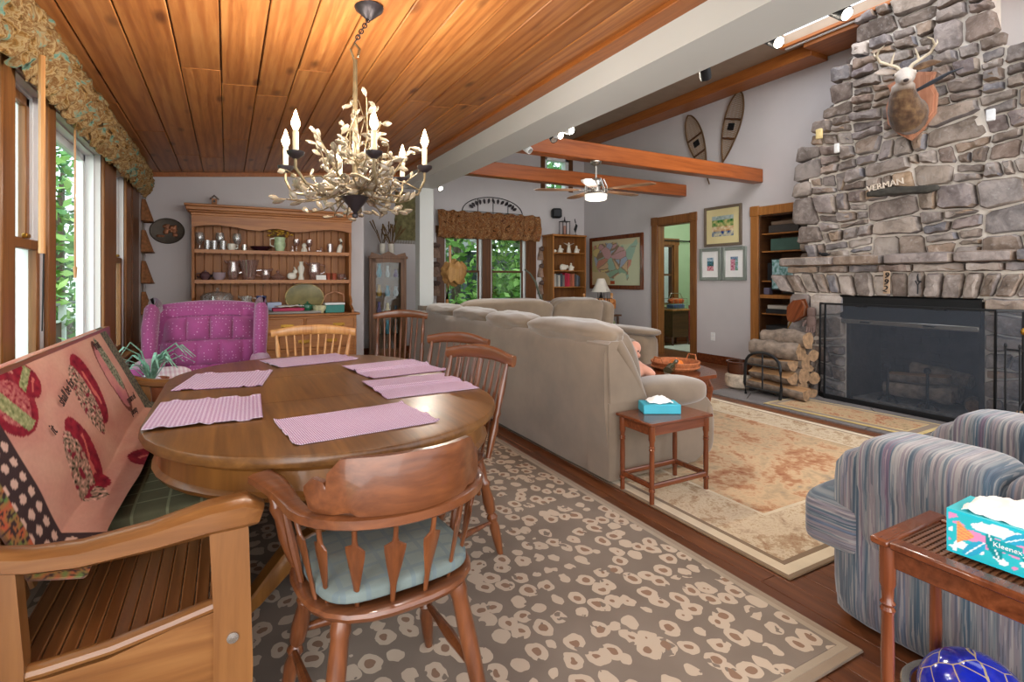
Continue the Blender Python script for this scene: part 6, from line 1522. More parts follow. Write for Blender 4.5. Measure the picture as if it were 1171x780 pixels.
# ------------------------------------------------------------------ right wall: map, pictures, snowshoes, outlet
def framed(name, label, y0, y1, z0, z1, fw, fmat, colfn, mat_in=0, mat_c='#e8e6df', nu=40, nv=30, cat='picture'):
    cy, cz = (y0+y1)/2, (z0+z1)/2; hw, hh = (y1-y0)/2, (z1-z0)/2
    t = thing(name, label, cat, (XR-.003, cy, cz))
    MB().box(-.03, 0, -hw, -hw+fw, -hh, hh, .005).box(-.03, 0, hw-fw, hw, -hh, hh, .005).box(-.03, 0, -hw+fw, hw-fw, hh-fw, hh, .005).box(-.03, 0, -hw+fw, hw-fw, -hh, -hh+fw, .005).build('frame', fmat, t)
    if mat_in: MB().box(-.012, -.004, -hw+fw, hw-fw, -hh+fw, hh-fw).build('mat_board', plain(name+'_mat_%d' % int(y0*100), mat_c, .9, var=.02), t)
    a, c = hw-fw-mat_in, hh-fw-mat_in*1.05
    MB().surf(lambda u, v: (-.0135, a-2*a*u, -c+2*c*v), nu, nv, col=colfn).build('print', M['print'], t)
    return t
USA = [(.04, .88), (.20, .90), (.42, .90), (.55, .89), (.60, .80), (.66, .84), (.70, .72), (.78, .80), (.86, .86), (.92, .94), (.96, .86), (.90, .74), (.88, .66), (.84, .56), (.82, .46), (.76, .36), (.78, .20), (.75, .14), (.72, .28), (.62, .30), (.56, .26), (.48, .20), (.44, .10), (.38, .22), (.28, .32), (.16, .32), (.10, .42), (.05, .58), (.02, .74)]
g = random.Random(14); SEEDS = [(g.random(), g.random(), g.choice(['#c7a878', '#9dbba8', '#c98f7a', '#d6c486', '#a3b2c4', '#c9a0a0', '#8fb095', '#d1b48e'])) for _ in range(46)]
def map_col(u, v):
    if .40 < u < .50 and .02 < v < .10: return '#a8481f'
    uu = u+.012*fbm(u*9, v*9, 1, 2); vv = v+.012*fbm(u*9, v*9, 4, 2)
    if pip(uu, vv*.9+.06, USA):
        ds = sorted((((uu-a)**2+((vv-b)*.8)**2, c) for a, b, c in SEEDS))[:2]
        return '#8f7c66' if ds[1][0]-ds[0][0] < .0012 else ds[0][1]
    if vv > .88: return '#cfc59f'
    if vv < .3 and uu < .42: return '#cdb98f'
    return '#c9cfae' if uu > .6 or vv < .25 else '#b9b07c'
t = framed('wall_map', 'large framed map of the United States on the right wall beside the doorway', 6.95, 8.48, 1.075, 2.08, .075, M['cherry_z'], map_col, nu=110, nv=80, cat='map')
def land_col(u, v):
    n = fbm(u*7, v*6, 2, 3)
    if v > .82: return mixc('#b9c6c4', '#8fa5a0', .5+n)
    if v > .48: return mixc('#5d8a4a', '#c2bd7a', .5+1.2*n)
    if v > .25: return mixc('#c79a6a', '#e2d2ae', .5+1.2*n)
    return mixc('#5b7391', '#c7c2a8', .5+1.2*n)
framed('landscape_picture', 'framed landscape watercolour with cream mat, upper picture between doorway and bookcase', 4.955, 5.615, 1.745, 2.335, .04, plain('grey_wood_frame', '#6d5f50', .5), land_col, .10, '#dccf9c', 44, 34)
def pa(u, v):
    n = fbm(u*6, v*8, 12, 3); return mixc('#b9cdd6', '#6f8fa8', .5+n) if v > .72 else (mixc('#33503f', '#4f7f93', .5+n*1.5) if v > .35 else mixc('#b75a72', '#d8a8a8', .5+n*1.5))
def pb(u, v):
    n = fbm(u*6, v*8, 22, 3); return mixc('#4f6c92', '#8fa6b8', .5+n) if v > .8 else (mixc('#b4627c', '#d4a2ac', .5+n*1.5) if u < .6 else mixc('#4f8a5a', '#9fb8c8', .5+n*1.5))
gf = plain('silver_green_frame', '#8c948c', .4, .2)
framed('flower_picture', 'small silver-framed print with dark pond and pink flowers, left of the lower pair', 5.305, 5.705, 1.24, 1.725, .05, gf, pa, .09, '#eeeeec', 24, 30)
framed('garden_picture', 'small silver-framed print with pink blossoms and green, right of the lower pair', 4.88, 5.285, 1.24, 1.725, .05, gf, pb, .09, '#eeeeec', 24, 30)
t = thing('wall_outlet', 'white electrical outlet low on the wall below the pictures', 'outlet', (XR-.001, 5.47, .40))
MB().cbox((-.003, 0, 0), (.006, .075, .12), .002).build('cover_plate', M['white'], t)
for z in (-.025, .025): MB().cbox((-.007, 0, z), (.003, .035, .032), .001).build('socket', M['paper'], t)
def snowshoe(label, c, tilt, L, flip=1):
    t = thing('snowshoe', label, 'snowshoe', c, rot=(tilt, 0, 0), group=None)
    def o_(s, k): # half outline
        return .15*(math.sin(PI*min(1, s**.75*1.02))**.8)*(1 if s < .99 else 1)
    P = []
    for i in range(25): s = i/24; P.append((-.02, o_(s, 1), lerp(-L*.32, L*.5, 1-s) if False else lerp(-L*.36, L*.5, 1-s)))
    Q = [(p[0], -p[1], p[2]) for p in P[::-1]]
    MB().tube(P+Q[1:-1], .012, 8, closed=True, up=(1, 0, 0)).tube([(-.02, 0, -L*.35), (-.02, 0, -L*.5)], [.014, .008], 8, up=(1, 0, 0)).build('rim', plain('ash_rim_%d' % int(c[1]*10), '#5e4428', .5, var=.2), t)
    b = MB()
    for i in range(40):
        z = lerp(-L*.30, L*.47, i/39); s = (L*.5-z)/(L*.86); w = o_(s, 1)
        if w > .02:
            for d in (-.05, .05):
                z2 = z+d; s2 = max(0, min(1, (L*.5-z2)/(L*.86))); w2 = o_(s2, 1); b.tube([(-.02, w, z), (-.02, -w2, z2)], .0028, 4)
    b.build('webbing', plain('rawhide_%d' % int(c[1]*10), '#9c7a4c', .7), t)
    for z in (L*.17, -L*.06): MB().cbox((-.022, 0, z), (.016, o_((L*.5-z)/(L*.86), 1)*2, .03), .004).build('crossbar', M['dkwood'], t)
    MB().cbox((-.026, 0, L*.08), (.012, .11, .10), .004).build('binding', M['black'], t); return t
snowshoe('left snowshoe hung on the high wall, leaning left above the upper beam', (XR-.012, 5.72, 3.26), R(-20), 1.22)
snowshoe('right snowshoe hung on the high wall, leaning right above the upper beam', (XR-.012, 5.15, 3.36), R(17), 1.18)

# things in the built-in bookcase
o = thing('television', 'flat screen with a painted blue-green reflection on the built-in desk shelf, half hidden by the mantel', 'television', (6.36, 4.20, 1.052), R(0))
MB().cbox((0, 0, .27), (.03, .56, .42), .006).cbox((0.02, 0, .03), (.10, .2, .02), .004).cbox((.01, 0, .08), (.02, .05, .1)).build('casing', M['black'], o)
MB().surf(lambda u, v: (-.0165, .26-.52*u, .08+.38*v), 60, 40, col=lambda u, v: mixc('#5f8f86', '#b3d2d8', .5+1.1*fbm(u*16, v*10, 2, 3)) if u < .75 else mixc('#4b8558', '#8fbf9a', .5+fbm(u*16, v*10, 2, 3))).build('screen', vcol('screen_painted_reflection', .08, 100, 0), o)  # mottled window reflection painted into the screen colours
g = random.Random(9); hx = ['#5c4f46', '#2c3a4a', '#4b3030', '#3d5249', '#6b6358', '#7a6a4c', '#2b2b2e', '#75685f', '#4a4f63', '#8a8378']
def stackbox(label, y, z, w, d, h, c, x=6.56, cat='box'):
    return MB().cbox((0, 0, h/2), (d, w, h), .004).build('media_box' if cat == 'box' else 'book', plain('media_%d_%d' % (int(y*100), int(z*100)), c, .6), loc=(x, y, z), label=label, cat=cat)
stackbox('dark grey stereo receiver on the top shelf of the built-in', 4.35, 1.878, .42, .3, .10, '#3a3532')
stackbox('pale brown album box lying on the stereo receiver in the built-in', 4.33, 1.98, .40, .28, .05, '#6d5a4a')
stackbox('green-grey storage box on the second shelf of the built-in', 4.30, 1.638, .46, .3, .16, '#3f5a50')
stackbox('black speaker box on the third shelf of the built-in', 4.52, 1.238, .16, .24, .24, '#1c1d20')
stackbox('black media player under the desk shelf of the built-in', 4.4, .798, .40, .3, .06, '#222326')
stackbox('white stack of papers under the desk shelf of the built-in', 4.42, .86, .34, .26, .05, '#b7b1a6')
stackbox('black cable box on the lower shelf of the built-in', 4.38, .568, .44, .3, .07, '#27282a')
stackbox('dark record player on the bottom shelf of the built-in', 4.36, .348, .46, .3, .12, '#2c2623')
stackbox('small lilac ornament box on the desk shelf at the left of the screen', 4.60, 1.052, .08, .08, .09, '#6a6478', 6.46)

# ------------------------------------------------------------------ far end: bookcase, lamp, speaker, fan...
bc = thing('corner_bookcase', 'tall open oak bookcase in the far corner right of the windows', 'bookcase', (5.77, 8.48, 0)); w = .385; BK = M['shelfwood']
MB().box(-w, -w+.03, -.18, .19, 0, 2.10, .003).build('side_panel', BK, bc); MB().box(w-.03, w, -.18, .19, 0, 2.10, .003).build('side_panel', BK, bc)
MB().box(-w-.01, w+.01, -.19, .19, 2.08, 2.115, .004).build('top_panel', BK, bc); MB().box(-w+.03, w-.03, .17, .19, 0, 2.08).build('back_panel', M['casing'], bc)
for z in (.10, .55, .84, 1.12, 1.43, 1.77): MB().box(-w+.03, w-.03, -.17, .17, z-.02, z, .002).build('shelf', BK, bc)
bkc = ['#a7a29a', '#7f7d78', '#c1bcb2', '#3f464f', '#6e6a66', '#9c1c36', '#b02540', '#8c4a36', '#b0644a', '#4a4340', '#5d6570', '#3b3634']
bkn = ['pale grey', 'mid grey', 'off-white', 'navy', 'taupe', 'crimson', 'bright red', 'brown', 'rust', 'charcoal', 'slate blue', 'black-brown']
x = 5.77-w+.05
for i in range(12):
    wd = [.045, .05, .04, .055, .05, .06, .06, .055, .05, .05, .045, .04][i]; h_ = [.24, .23, .22, .25, .22, .26, .25, .25, .24, .24, .22, .2][i]
    t = MB().cbox((0, 0, h_/2), (wd*.94, .18, h_), .004).build('book', plain('book_%d' % i, bkc[i], .6), loc=(x+wd/2, 8.42, 1.1205), label='%s book, number %d from the left in the row on the far corner bookcase'.replace('number %d', ['first', 'second', 'third', 'fourth', 'fifth', 'sixth', 'seventh', 'eighth', 'ninth', 'tenth', 'eleventh', 'last'][i]) % bkn[i], cat='book', group='books in the far bookcase')
    MB().cbox((0, .002, h_/2), (wd*.8, .176, h_-.01), .001).build('pages', M['paper'], t); x += wd
def figurine(label, x, z, kind, y=8.42):
    b = MB()
    if kind == 'angel': b.lathe([(0, 0), (.05, 0), (.03, .12), (.02, .15), (0, .16)], n=14).ell((0, 0, .18), (.02, .02, .025), 10, 7); [b.tube([(0, 0, .14), (s*.06, 0, .17), (s*.12, 0, .19)], [.015, .03, .006], 8, rb=[.008, .008, .004]) for s in (-1, 1)]
    elif kind == 'seated': b.lathe([(0, 0), (.055, 0), (.05, .05), (.025, .1), (0, .115)], n=14).ell((0, 0, .125), (.022, .022, .024), 10, 7).ell((.03, -.03, .06), (.03, .02, .02), 8, 6)
    elif kind == 'swan': b.cush((0, 0, .03), (.09, .06, .06), 2.2, 6).tube([(-.03, 0, .04), (-.055, 0, .10), (-.05, 0, .15), (-.03, 0, .14)], [.018, .012, .012, .006], 8)
    else: b.cush((0, 0, .06), (.16, .08, .12), 2.3, 8, fn=lambda x, y, z: (x, y, z*(1+.3*fbm(x*3, y*3, 1)))).ell((.09, 0, .07), (.035, .03, .035), 10, 7)
    b.build('figurine', M['ivory'], loc=(x, y, z), label=label, cat='figurine', group='white figurines in the far bookcase')
figurine('white swan figurine, leftmost on the top shelf of the far bookcase', 5.50, 1.771, 'swan'); figurine('white seated figure, second on the top shelf of the far bookcase', 5.63, 1.771, 'seated')
figurine('white angel figurine with spread wings on the top shelf of the far bookcase', 5.83, 1.771, 'angel'); figurine('white seated figure, rightmost on the top shelf of the far bookcase', 6.01, 1.771, 'seated')
figurine('large white animal figurine on the second shelf of the far bookcase', 5.70, 1.431, 'animal'); figurine('smaller white seated figurine on the second shelf of the far bookcase', 5.88, 1.431, 'seated')
t = thing('candle_lantern', 'thin metal candle lantern standing on the far bookcase', 'lantern', (5.76, 8.46, 2.116))
b = MB(); [b.bar([(sx*.08, sy*.06, 0), (sx*.08, sy*.06, .26)], .012, .012) for sx in (-1, 1) for sy in (-1, 1)]; b.box(-.09, .09, -.07, .07, 0, .015, .003).box(-.09, .09, -.07, .07, .255, .27, .003).tube([(0, 0, .27), (0, 0, .36)], [.02, .005], 8); b.build('cage', M['bronze'], t)
MB().tube([(0, 0, .015), (0, 0, .18)], .025, 12).build('candle', plain('rose_candle', '#b98a7c', .6), t)
MB().tube([(0, 0, 0), (.0, 0, .02)], [.04, .035], 12).tube([(0, 0, .02), (-.01, 0, .12), (.02, 0, .2), (.0, 0, .26)], [.008, .03, .025, .006], 10).tube([(.0, 0, .25), (-.02, 0, .32), (-.015, 0, .34)], [.012, .008, .003], 8).build('bird_sculpture', M['black'], loc=(6.02, 8.46, 2.116), label='slim black bird sculpture on the far bookcase right of the lantern', cat='sculpture')
t = thing('wall_speaker', 'small black speaker mounted high on the far wall', 'speaker', (5.70, YB-.003, 2.55), R(-20))
MB().cbox((0, -.10, 0), (.2, .15, .19), .03).build('box', M['black'], t); MB().tube([(0, 0, .0), (0, -.05, 0)], .025, 10).build('bracket', M['black'], t); MB().mtx(Matrix.Translation((0, -.176, 0)) @ PM).lathe([(0, 0), (.06, 0), (.07, .004), (.06, .004), (0, .002)], n=18).build('grille', M['iron'], t)
# metal arch over the window
t = thing('metal_arch_decor', 'wrought metal leaf arch standing over the far window valance', 'wall decor', (4.32, YB-.02, 2.40))
def ap(f, s=1): a = PI*f; return (-.62*math.cos(a)*s, 0, .08+.29*math.sin(a)*s)
b = MB().tube([(-.62, 0, 0)]+[ap(i/20) for i in range(21)]+[(.62, 0, 0)], .008, 6).tube([(-.62, 0, .09), (.62, 0, .09)], .006, 6)
for x in (-.31, 0, .31): b.tube([(x, 0, 0), (x, 0, .08+.29*math.sqrt(1-(x/.62)**2))], .006, 6)
b.build('arch_frame', M['iron'], t)
g = random.Random(5)
for i in range(13):
    a = PI*(.12+.76*i/12); p = (-.48*math.cos(a), -.012, .10+.2*math.sin(a)); b = MB(); b.M = Matrix.Translation(p) @ Matrix.Rotation(a+g.uniform(-.5, .5), 4, 'Y'); b.tube([(-.05, 0, 0), (-.02, 0, 0), (.02, 0, 0), (.05, 0, 0)], [.004, .028, .024, .003], 8, rb=.003, up=(0, 1, 0)); b.build('leaf', M['bronze'], t)
# side hangings on the window casing
for nm, x in (('left', 3.19), ('right', 5.38)):
    t = thing('hanging_wall_pockets', 'string of wicker pockets hanging %s of the far windows' % nm, 'wall basket', (x, YB-.003, 1.86), group='hanging baskets by the far windows')
    for i in range(3 if nm == 'left' else 3):
        z = -.12-.33*i; MB().surf(lambda u, v, z=z: (.10*math.cos(PI*u)*(.5+.5*math.sin(v*PI*.55)), -.003-.07*math.sin(PI*u)*(.3+.7*v), z-.11+.22*(1-v)), 10, 6).build('basket', plain('pocket_wicker_%s%d' % (nm, i), '#8b7262', .9, var=.4, vscale=16), t)
        MB().ell((0, -.05, z+.11), (.09, .03, .045), 10, 7).build('dried_bunch', plain('dried_bunch_%s%d' % (nm, i), '#5d4a42', .9, var=.5, vscale=30), t)
    MB().tube([(0, -.006, .05), (0, -.006, -.95)], .005, 5).build('cord', M['twig'], t)
# burl walking stick leaning by the post
t = thing('burl_stick', 'pale burl wood carving on a tall stick standing left of the far window', 'wood carving', (2.98, 7.60, 0))
MB().tube([(0, 0, 0), (.02, 0, .5), (.01, 0, .95), (.03, 0, 1.2), (.06, 0, 1.46), (.055, 0, 1.78)], [.025, .022, .025, .03, .025, .02], 9).build('stick', M['blond'], t)
b = MB().cush((.12, -.02, 1.36), (.38, .22, .36), 2.2, 12, fn=lambda x, y, z: (x*(1+.45*fbm(y*1.6, z*1.6, 3)), y*(1+.3*fbm(x*2, z*2, 7)), z*(1+.5*fbm(x*1.8, y*2, 11)))); b.build('burl', wood('burl_wood', '#8f6236', '#c79a5c', None, 'Z', .6, .6), t, ang=80)
MB().tube([(0, 0, .80), (-.10, 0, 1.02), (-.17, 0, 1.22), (-.28, 0, 1.36), (-.38, 0, 1.42)][::-1], [.012, .016, .018, .02, .03], 8).build('driftwood_branch', plain('grey_driftwood', '#5f6357', .8, var=.3, vscale=16), loc=(4.72, 7.55, .0), label='curved grey driftwood branch standing in front of the right far window', cat='branch')
# console behind the sofa with folded things
t = thing('sofa_console', 'low wooden console table standing behind the far section of the sofa', 'table', (4.35, 7.35, 0))
MB().box(-1.15, 1.15, -.25, .25, .76, .80, .006).build('tabletop', M['dkwood'], t); MB().box(-1.1, 1.1, -.22, .22, .68, .76, .004).build('apron', M['dkwood'], t)
for sx in (-1, 1):
    for sy in (-1, 1): MB().turned((sx*1.07, sy*.2, 0), (sx*1.07, sy*.2, .7), LEGP).build('leg', M['dkwood'], t)
def folded(label, x, w, z, h, c, y=7.32, nm='folded_blanket', cat='blanket', d=.34):
    return MB().cush((0, 0, h/2), (w, d, h), 4.5, 10, fn=wob(x*9, .12)).build(nm, fabric('cloth_%d_%d' % (int(x*100), int(z*100)), c, .2), loc=(x, y, z), label=label, cat=cat)
folded('dark blue folded blanket at the left on the console under the far window', 3.62, .46, .801, .10, '#44546a'); folded('pale blue folded blanket stacked on the dark blue one under the far window', 3.78, .40, .90, .06, '#7f97ad')
folded('rose folded blanket beside the blue ones under the far window', 4.12, .36, .801, .14, '#7e4a58'); folded('tan woven cloth bundle in front of the blankets under the far window', 3.85, .55, .801, .12, '#b39468', 7.16, d=.12)
folded('dark red blanket thrown along the console behind the far sofa section', 4.85, .85, .801, .10, '#5f2c22'); folded('off-white cushion at the right end of the console', 5.38, .24, .801, .12, '#b8aa98', nm='small_cushion', cat='cushion')
t = thing('lamp_table', 'small dark table in the far corner carrying the white lamp', 'table', (5.95, 7.55, 0))
MB().box(-.25, .25, -.25, .25, .60, .63, .005).build('tabletop', M['dkwood'], t)
for sx in (-1, 1):
    for sy in (-1, 1): MB().turned((sx*.2, sy*.2, 0), (sx*.2, sy*.2, .6), LEGP).build('leg', M['dkwood'], t)
t = thing('table_lamp', 'table lamp with a pleated white shade in front of the far bookcase', 'lamp', (5.93, 7.55, .631))
MB().lathe([(0, 0), (.09, 0), (.085, .02), (.03, .04), (.05, .12), (.06, .22), (.03, .32), (.012, .36), (.012, .46), (0, .46)], n=18).build('lamp_base', M['black'], t)
b = MB(); n = 48; vs = []
for i in range(n):
    a = 2*PI*i/n; k = 1+(.025 if i % 2 else 0); vs += [(.17*k*math.cos(a), .17*k*math.sin(a), .40), (.11*k*math.cos(a), .11*k*math.sin(a), .52), (.065*k*math.cos(a), .065*k*math.sin(a), .64)]
b.add(vs, [q for i in range(n) for q in ((i*3, (i+1) % n*3, (i+1) % n*3+1, i*3+1), (i*3+1, (i+1) % n*3+1, (i+1) % n*3+2, i*3+2))]); b.build('lamp_shade', plain('linen_shade', '#d9d2c6', .9), t)
t = thing('patterned_basket', 'orange-brown striped basket with two posts behind the sofa in front of the lamp', 'basket', (5.45, 7.02, .0))
MB().cush((0, 0, .84), (.62, .26, .20), 6, 10).build('basket_body', floral('tabby_weave', [(.35, '#6a3c1e'), (.48, '#a8683a'), (.56, '#c98f58'), (.68, '#7b4825')], 14), t)
for s in (-1, 1): MB().tube([(s*.29, 0, 0), (s*.29, 0, .98)], .018, 8).ell((s*.29, 0, 1.0), (.026, .026, .03), 10, 7).build('post', M['blond'], t)
t = thing('dried_arrangement', 'dark dried plant with green gourds behind the far sofa arm', 'plant', (5.05, 6.3, 0))
MB().turned((0, 0, 0), (0, 0, .52), [(0, .14), (.1, .15), (.3, .05), (.8, .05), (1, .15)], 14).build('stand', M['dkwood'], t)
g = random.Random(44); b = MB()
for i in range(12): a = g.uniform(0, 6.3); b.tube([(0, 0, .52), (.08*math.cos(a)-.02, .05*math.sin(a), .7), (-.06+.1*math.cos(a), .06*math.sin(a), .95+g.random()*.2)], [.008, .012, .003], 5)
b.build('stems', plain('dark_stem', '#3c3630', .9), t); b = MB()
for i in range(6): b.ell((g.uniform(-.1, .14), g.uniform(-.12, .05), .56+g.uniform(0, .06)), (.06, .055, .05), 12, 8)
b.build('gourds', plain('green_gourd', '#5d6240', .5, var=.4, vscale=14), t)
# ceiling fan hung from the near cross beam
t = thing('ceiling_fan', 'nickel ceiling fan with wooden blades hanging from the near cross beam', 'ceiling fan', (3.62, 4.70, 2.57)); nk = M['steel']
MB().lathe([(0, -.055), (.02, -.05), (.05, -.03), (.065, -.005), (.065, 0), (0, 0)], n=20).build('canopy', nk, t); MB().tube([(0, 0, -.04), (0, 0, -.22)], .012, 10).build('down_rod', nk, t)
MB().lathe([(0, -.19), (.05, -.19), (.075, -.21), (.085, -.25), (.085, -.27), (0, -.27)], n=20).build('motor_cap', nk, t)
b = MB(); [b.tube([(.085*math.cos(a), .085*math.sin(a), -.20), (.12*math.cos(a), .12*math.sin(a), -.28), (.125*math.cos(a), .125*math.sin(a), -.36)], .007, 6) for a in [2*PI*i/8 for i in range(8)]]; b.tube([(.125*math.cos(2*PI*i/24), .125*math.sin(2*PI*i/24), -.36) for i in range(24)], .009, 6, closed=True); b.build('cage', nk, t)
MB().tube([(0, 0, -.26), (0, 0, -.36)], [.05, .055], 14).build('motor', nk, t)
MB().lathe([(0, -.43), (.10, -.43), (.122, -.42), (.125, -.37), (.115, -.36), (0, -.36)], n=24).build('light_drum', emit('opal_glass', '#e6e0d4', .5), t)
for i in range(5):
    a = R(8+72*i); bl = MB().at((0, 0, -.315), rz=a).prism([(.16, -.03), (.24, -.055), (.55, -.07), (.66, -.055), (.69, 0), (.66, .055), (.55, .07), (.24, .055), (.16, .03)], 'Z', -.004, .004)
    bl.M = Matrix.Identity(4); q = bl.build('blade', wood('fan_blade_%d' % i, '#6b4a33', '#957052', None, 'X', .6, .4), t)
    MB().at((0, 0, -.315), rz=a).bar([(.05, 0, -.01), (.20, 0, -.008)], .03, .008).build('blade_iron', nk, q)
# nightstand in the green room
t = thing('nightstand', 'dark wooden nightstand against the far wall of the green room', 'nightstand', (7.58, 7.40, 0))
MB().box(-.24, .24, -.2, .2, .66, .69, .005).build('tabletop', M['shelfwood'], t); MB().box(-.21, .21, -.17, .17, .16, .66, .004).build('case', M['dkwood'], t)
for sx in (-1, 1):
    for sy in (-1, 1): MB().bar([(sx*.19, sy*.15, .17), (sx*.2, sy*.16, .08), (sx*.22, sy*.18, .01)], .04, .04).build('leg', M['dkwood'], t)
t = thing('wire_basket', 'wire basket of orange and blue things on the nightstand in the green room', 'basket', (7.58, 7.36, .691))
b = MB(); [b.tube([(-.18, -.12, z), (.18, -.12, z), (.18, .12, z), (-.18, .12, z)], .005, 5, closed=True) for z in (.01, .1, .2)]; [b.tube([(x, y, 0), (x, y, .2)], .004, 5) for x in (-.18, -.06, .06, .18) for y in (-.12, .12)]; b.tube([(-.18, 0, .2), (-.12, 0, .3), (.12, 0, .3), (.18, 0, .2)], .006, 6); b.build('wire_frame', M['steel'], t)
MB().cush((0, 0, .05), (.33, .21, .09), 5, 6).build('blue_lining', fabric('blue_lining', '#4f5f86', .3), t)
MB().cush((0, 0, .15), (.32, .2, .11), 3, 8, fn=wob(4, .3)).build('orange_filling', plain('orange_cloth', '#c25a2c', .8, var=.3, vscale=12), t)
MB().tube([(0, 0, 0), (0, 0, .75)], .012, 8).tube([(0, 0, .55), (.02, -.03, .35)], [.03, .04], 8).build('toy_broom', plain('broom_red', '#9a2f3c', .7), loc=(7.93, 7.35, .004), label='red and green toy broom leaning beside the nightstand', cat='broom')

# ------------------------------------------------------------------ track spots along the beam
t = thing('light_track', 'thin dark lighting track along the living side of the white beam', 'light track', (2.40, 4.0, 2.52))
MB().box(-.015, .015, -2.9, 2.75, -.012, .012, .002).build('rail', M['dkwood'], t)
for i, (lb, y, on, aim, wh) in enumerate((('lit track spotlight nearest the camera, close to the skylight strip', 1.40, 1, (-.1, -.75, -.65), 0), ('lit track spotlight with a starburst, second from the camera', 1.73, 1, (-.15, -.75, -.6), 0), ('unlit black track spotlight in front of the brown ceiling trim', 2.16, 0, (.5, .3, -.6), 0), ('lit track spotlight right of the black pair above the near cross beam', 3.58, 1, (.2, -.9, -.3), 1), ('lit track spotlight left of the pair above the near cross beam', 3.74, 1, (.2, -.9, -.35), 1), ('black track spotlight pointing down left above the near cross beam', 3.80, 0, (-.1, -.7, -.7), 0), ('white track spotlight beside the beam over the fan', 4.25, 0, (.3, -.6, -.5), 1), ('small white track spotlight at the far end by the post', 6.55, 1, (.2, -.8, -.6), 1))):
    t = thing('track_spotlight', lb, 'spotlight', (2.455, y, 2.485), group='spotlights on the beam track')
    d = Vector(aim).normalized(); m = M['white'] if wh else M['black']
    MB().tube([(-.04, 0, .03), (0, 0, .03), (0, 0, .0)], .007, 6).build('stem', m, t)
    MB().tube([-d*.055, -d*.05, d*.05, d*.062], [.02, .032, .034, .032], 14).build('lamp_head', m, t)
    MB().tube([d*.0625, d*.064], [.027, .026], 14).build('lens', M['spot'] if on else M['glass'], t)
    if on: lamp('spot_light', 'SPOT', Vector((2.455, y, 2.485))+d*.08, 60 if y > 2 else 12, (1, .9, .76), .03, d.to_track_quat('-Z', 'Y').to_euler(), R(95))
# ------------------------------------------------------------------ outdoors
st('trim_20', MB().box(-14, XL-.14, -1.6, 22, -.62, -.60).box(XL-.14, 14, 8.86, 24, -.62, -.60), M['grass'], label=None)
t = thing('deck_railing', 'grey wooden deck railing outside the left windows', 'railing', (-2.6, 9, -.3))
MB().box(-.05, .05, -6, 5, 1.10, 1.14, .004).build('top_rail', plain('weathered_grey', '#8e8c8a', .8, var=.1), t); MB().box(-.03, .03, -6, 5, .80, .84, .004).build('lower_rail', M['white'], t)
for i in range(7): MB().box(-.05, .05, -5.9+1.8*i, -5.8+1.8*i, -.3, 1.10, .004).build('post', M['white'], t)
MB().box(-.02, .0, -6, 5, .25, .80).build('skirt_boards', plain('brown_siding', '#5c4038', .8, var=.2, vscale=4), t)
sh = thing('neighbour_shed', 'dark shed with a pale metal roof and gutter outside the right far window', 'shed', (7.2, 14.0, -.6))
MB().box(-1.6, 1.6, -1.2, 1.2, 0, 2.6).build('walls', plain('blue_grey_siding', '#5a6068', .8, var=.1), sh); MB().prism([(-1.9, 2.5), (0, 3.8), (1.9, 2.5), (1.9, 2.6), (0, 3.95), (-1.9, 2.6)], 'Y', -1.4, 1.4).build('roof', plain('roof_metal', '#a9a6a8', .5, .1), sh)
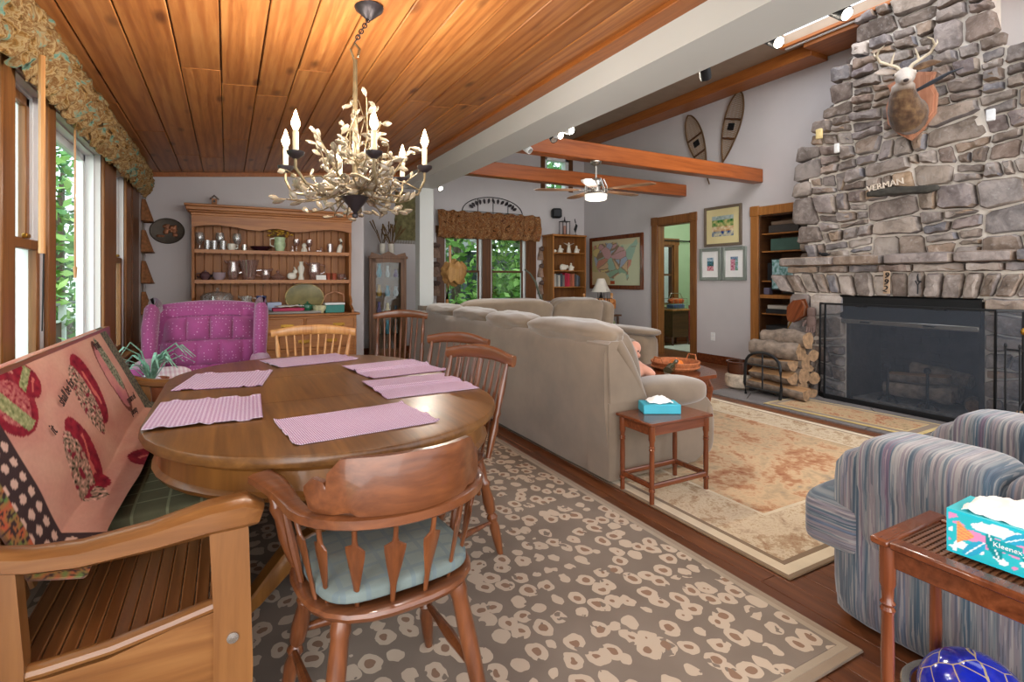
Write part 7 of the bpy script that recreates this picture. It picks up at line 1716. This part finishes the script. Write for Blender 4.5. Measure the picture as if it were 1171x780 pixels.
def tree(label, x, y, h, r, seed, mt, n=2600, low=.12, name='leafy_tree'):
    g = random.Random(seed); t = thing(name, label, 'tree', (x, y, -.6), group='trees outside the windows')
    MB().tube([(0, 0, 0), (.1*g.uniform(-1, 1), .1*g.uniform(-1, 1), h*.5), (.2*g.uniform(-1, 1), 0, h*.92)], [.14, .1, .03], 9).build('trunk', M['trunk'], t)
    b = MB(); cl = [(g.uniform(-1, 1)*r*.75, g.uniform(-1, 1)*r*.6, g.uniform(low, .95)*h, g.uniform(.3, .6)*r) for _ in range(26)]; vs = []; fs = []
    for i in range(n):
        cx, cy, cz_, cr = g.choice(cl); d = Vector((g.gauss(0, 1), g.gauss(0, 1), g.gauss(0, 1))).normalized()*cr*g.uniform(.6, 1)
        p = Vector((cx, cy, cz_))+d; s = g.uniform(.07, .16); a = Vector((g.gauss(0, 1), g.gauss(0, 1), g.gauss(0, .6))).normalized(); c = a.cross(Vector((g.gauss(0, 1), g.gauss(0, 1), g.gauss(0, 1)))).normalized()
        o = len(vs); vs += [tuple(p-a*s), tuple(p+c*s*.45), tuple(p+a*s), tuple(p-c*s*.45)]; fs.append((o, o+1, o+2, o+3))
    b.add(vs, fs); b.build('foliage', mt, t, recalc=False); return t
fg, fd = M['foliage'], M['foliage_dark']
for i, (lb, x, y, h, r, m) in enumerate((('bushy green tree right outside the large left window', -3.9, 11.5, 5.2, 2.0, fg), ('dark green tree beyond the railing seen through the left window', -3.6, 16.5, 6.5, 2.6, fd), ('green tree far left outside, beyond the near window', -5.6, 8.0, 6, 2.4, fg), ('tall tree at the back left beyond the deck', -2.0, 20, 7, 2.6, fg),
    ('light green tree filling the left pane of the far window', 5.0, 12.2, 5.2, 1.9, fg), ('dark tree behind the left pane of the far window', 5.6, 15.2, 6.5, 2.6, fd), ('green bush below the shed outside the right far pane', 7.0, 11.6, 2.3, 1.5, fg), ('dense tree behind the shed outside the far window', 8.6, 17.5, 7.5, 2.8, fg), ('tree seen through the green room window', 10.8, 11.5, 5.5, 2.0, fg), ('slim tree between the far window and the green room', 9.4, 14.0, 6, 2.2, fd))):
    tree(lb, x, y, h, r, 100+i, m)

# ------------------------------------------------------------------ light
sl = bpy.data.lights.new('fill_sun', 'SUN'); sl.energy = 2.1; sl.angle = R(70); sl.color = (1, .97, .93)  # low soft sun added as fill to brighten the hutch wall
so_ = bpy.data.objects.new('fill_sun', sl); COL.objects.link(so_); so_.rotation_euler = Vector((.5, .85, -.13)).to_track_quat('-Z', 'Y').to_euler()
for k in range(6):
    a = R(31.5+60*k); lamp('bulb_light', 'POINT', (CX+.315*math.cos(a), CY+.315*math.sin(a), 1.53+.40), 7.5, (1, .95, .87), .03)
lamp('lamp_light', 'POINT', (3.62, 4.70, 2.08), 14, (1, .93, .85), .12)
lamp('green_room_light', 'POINT', (7.9, 6.4, 2.3), 26, (1, .97, .93), .15)
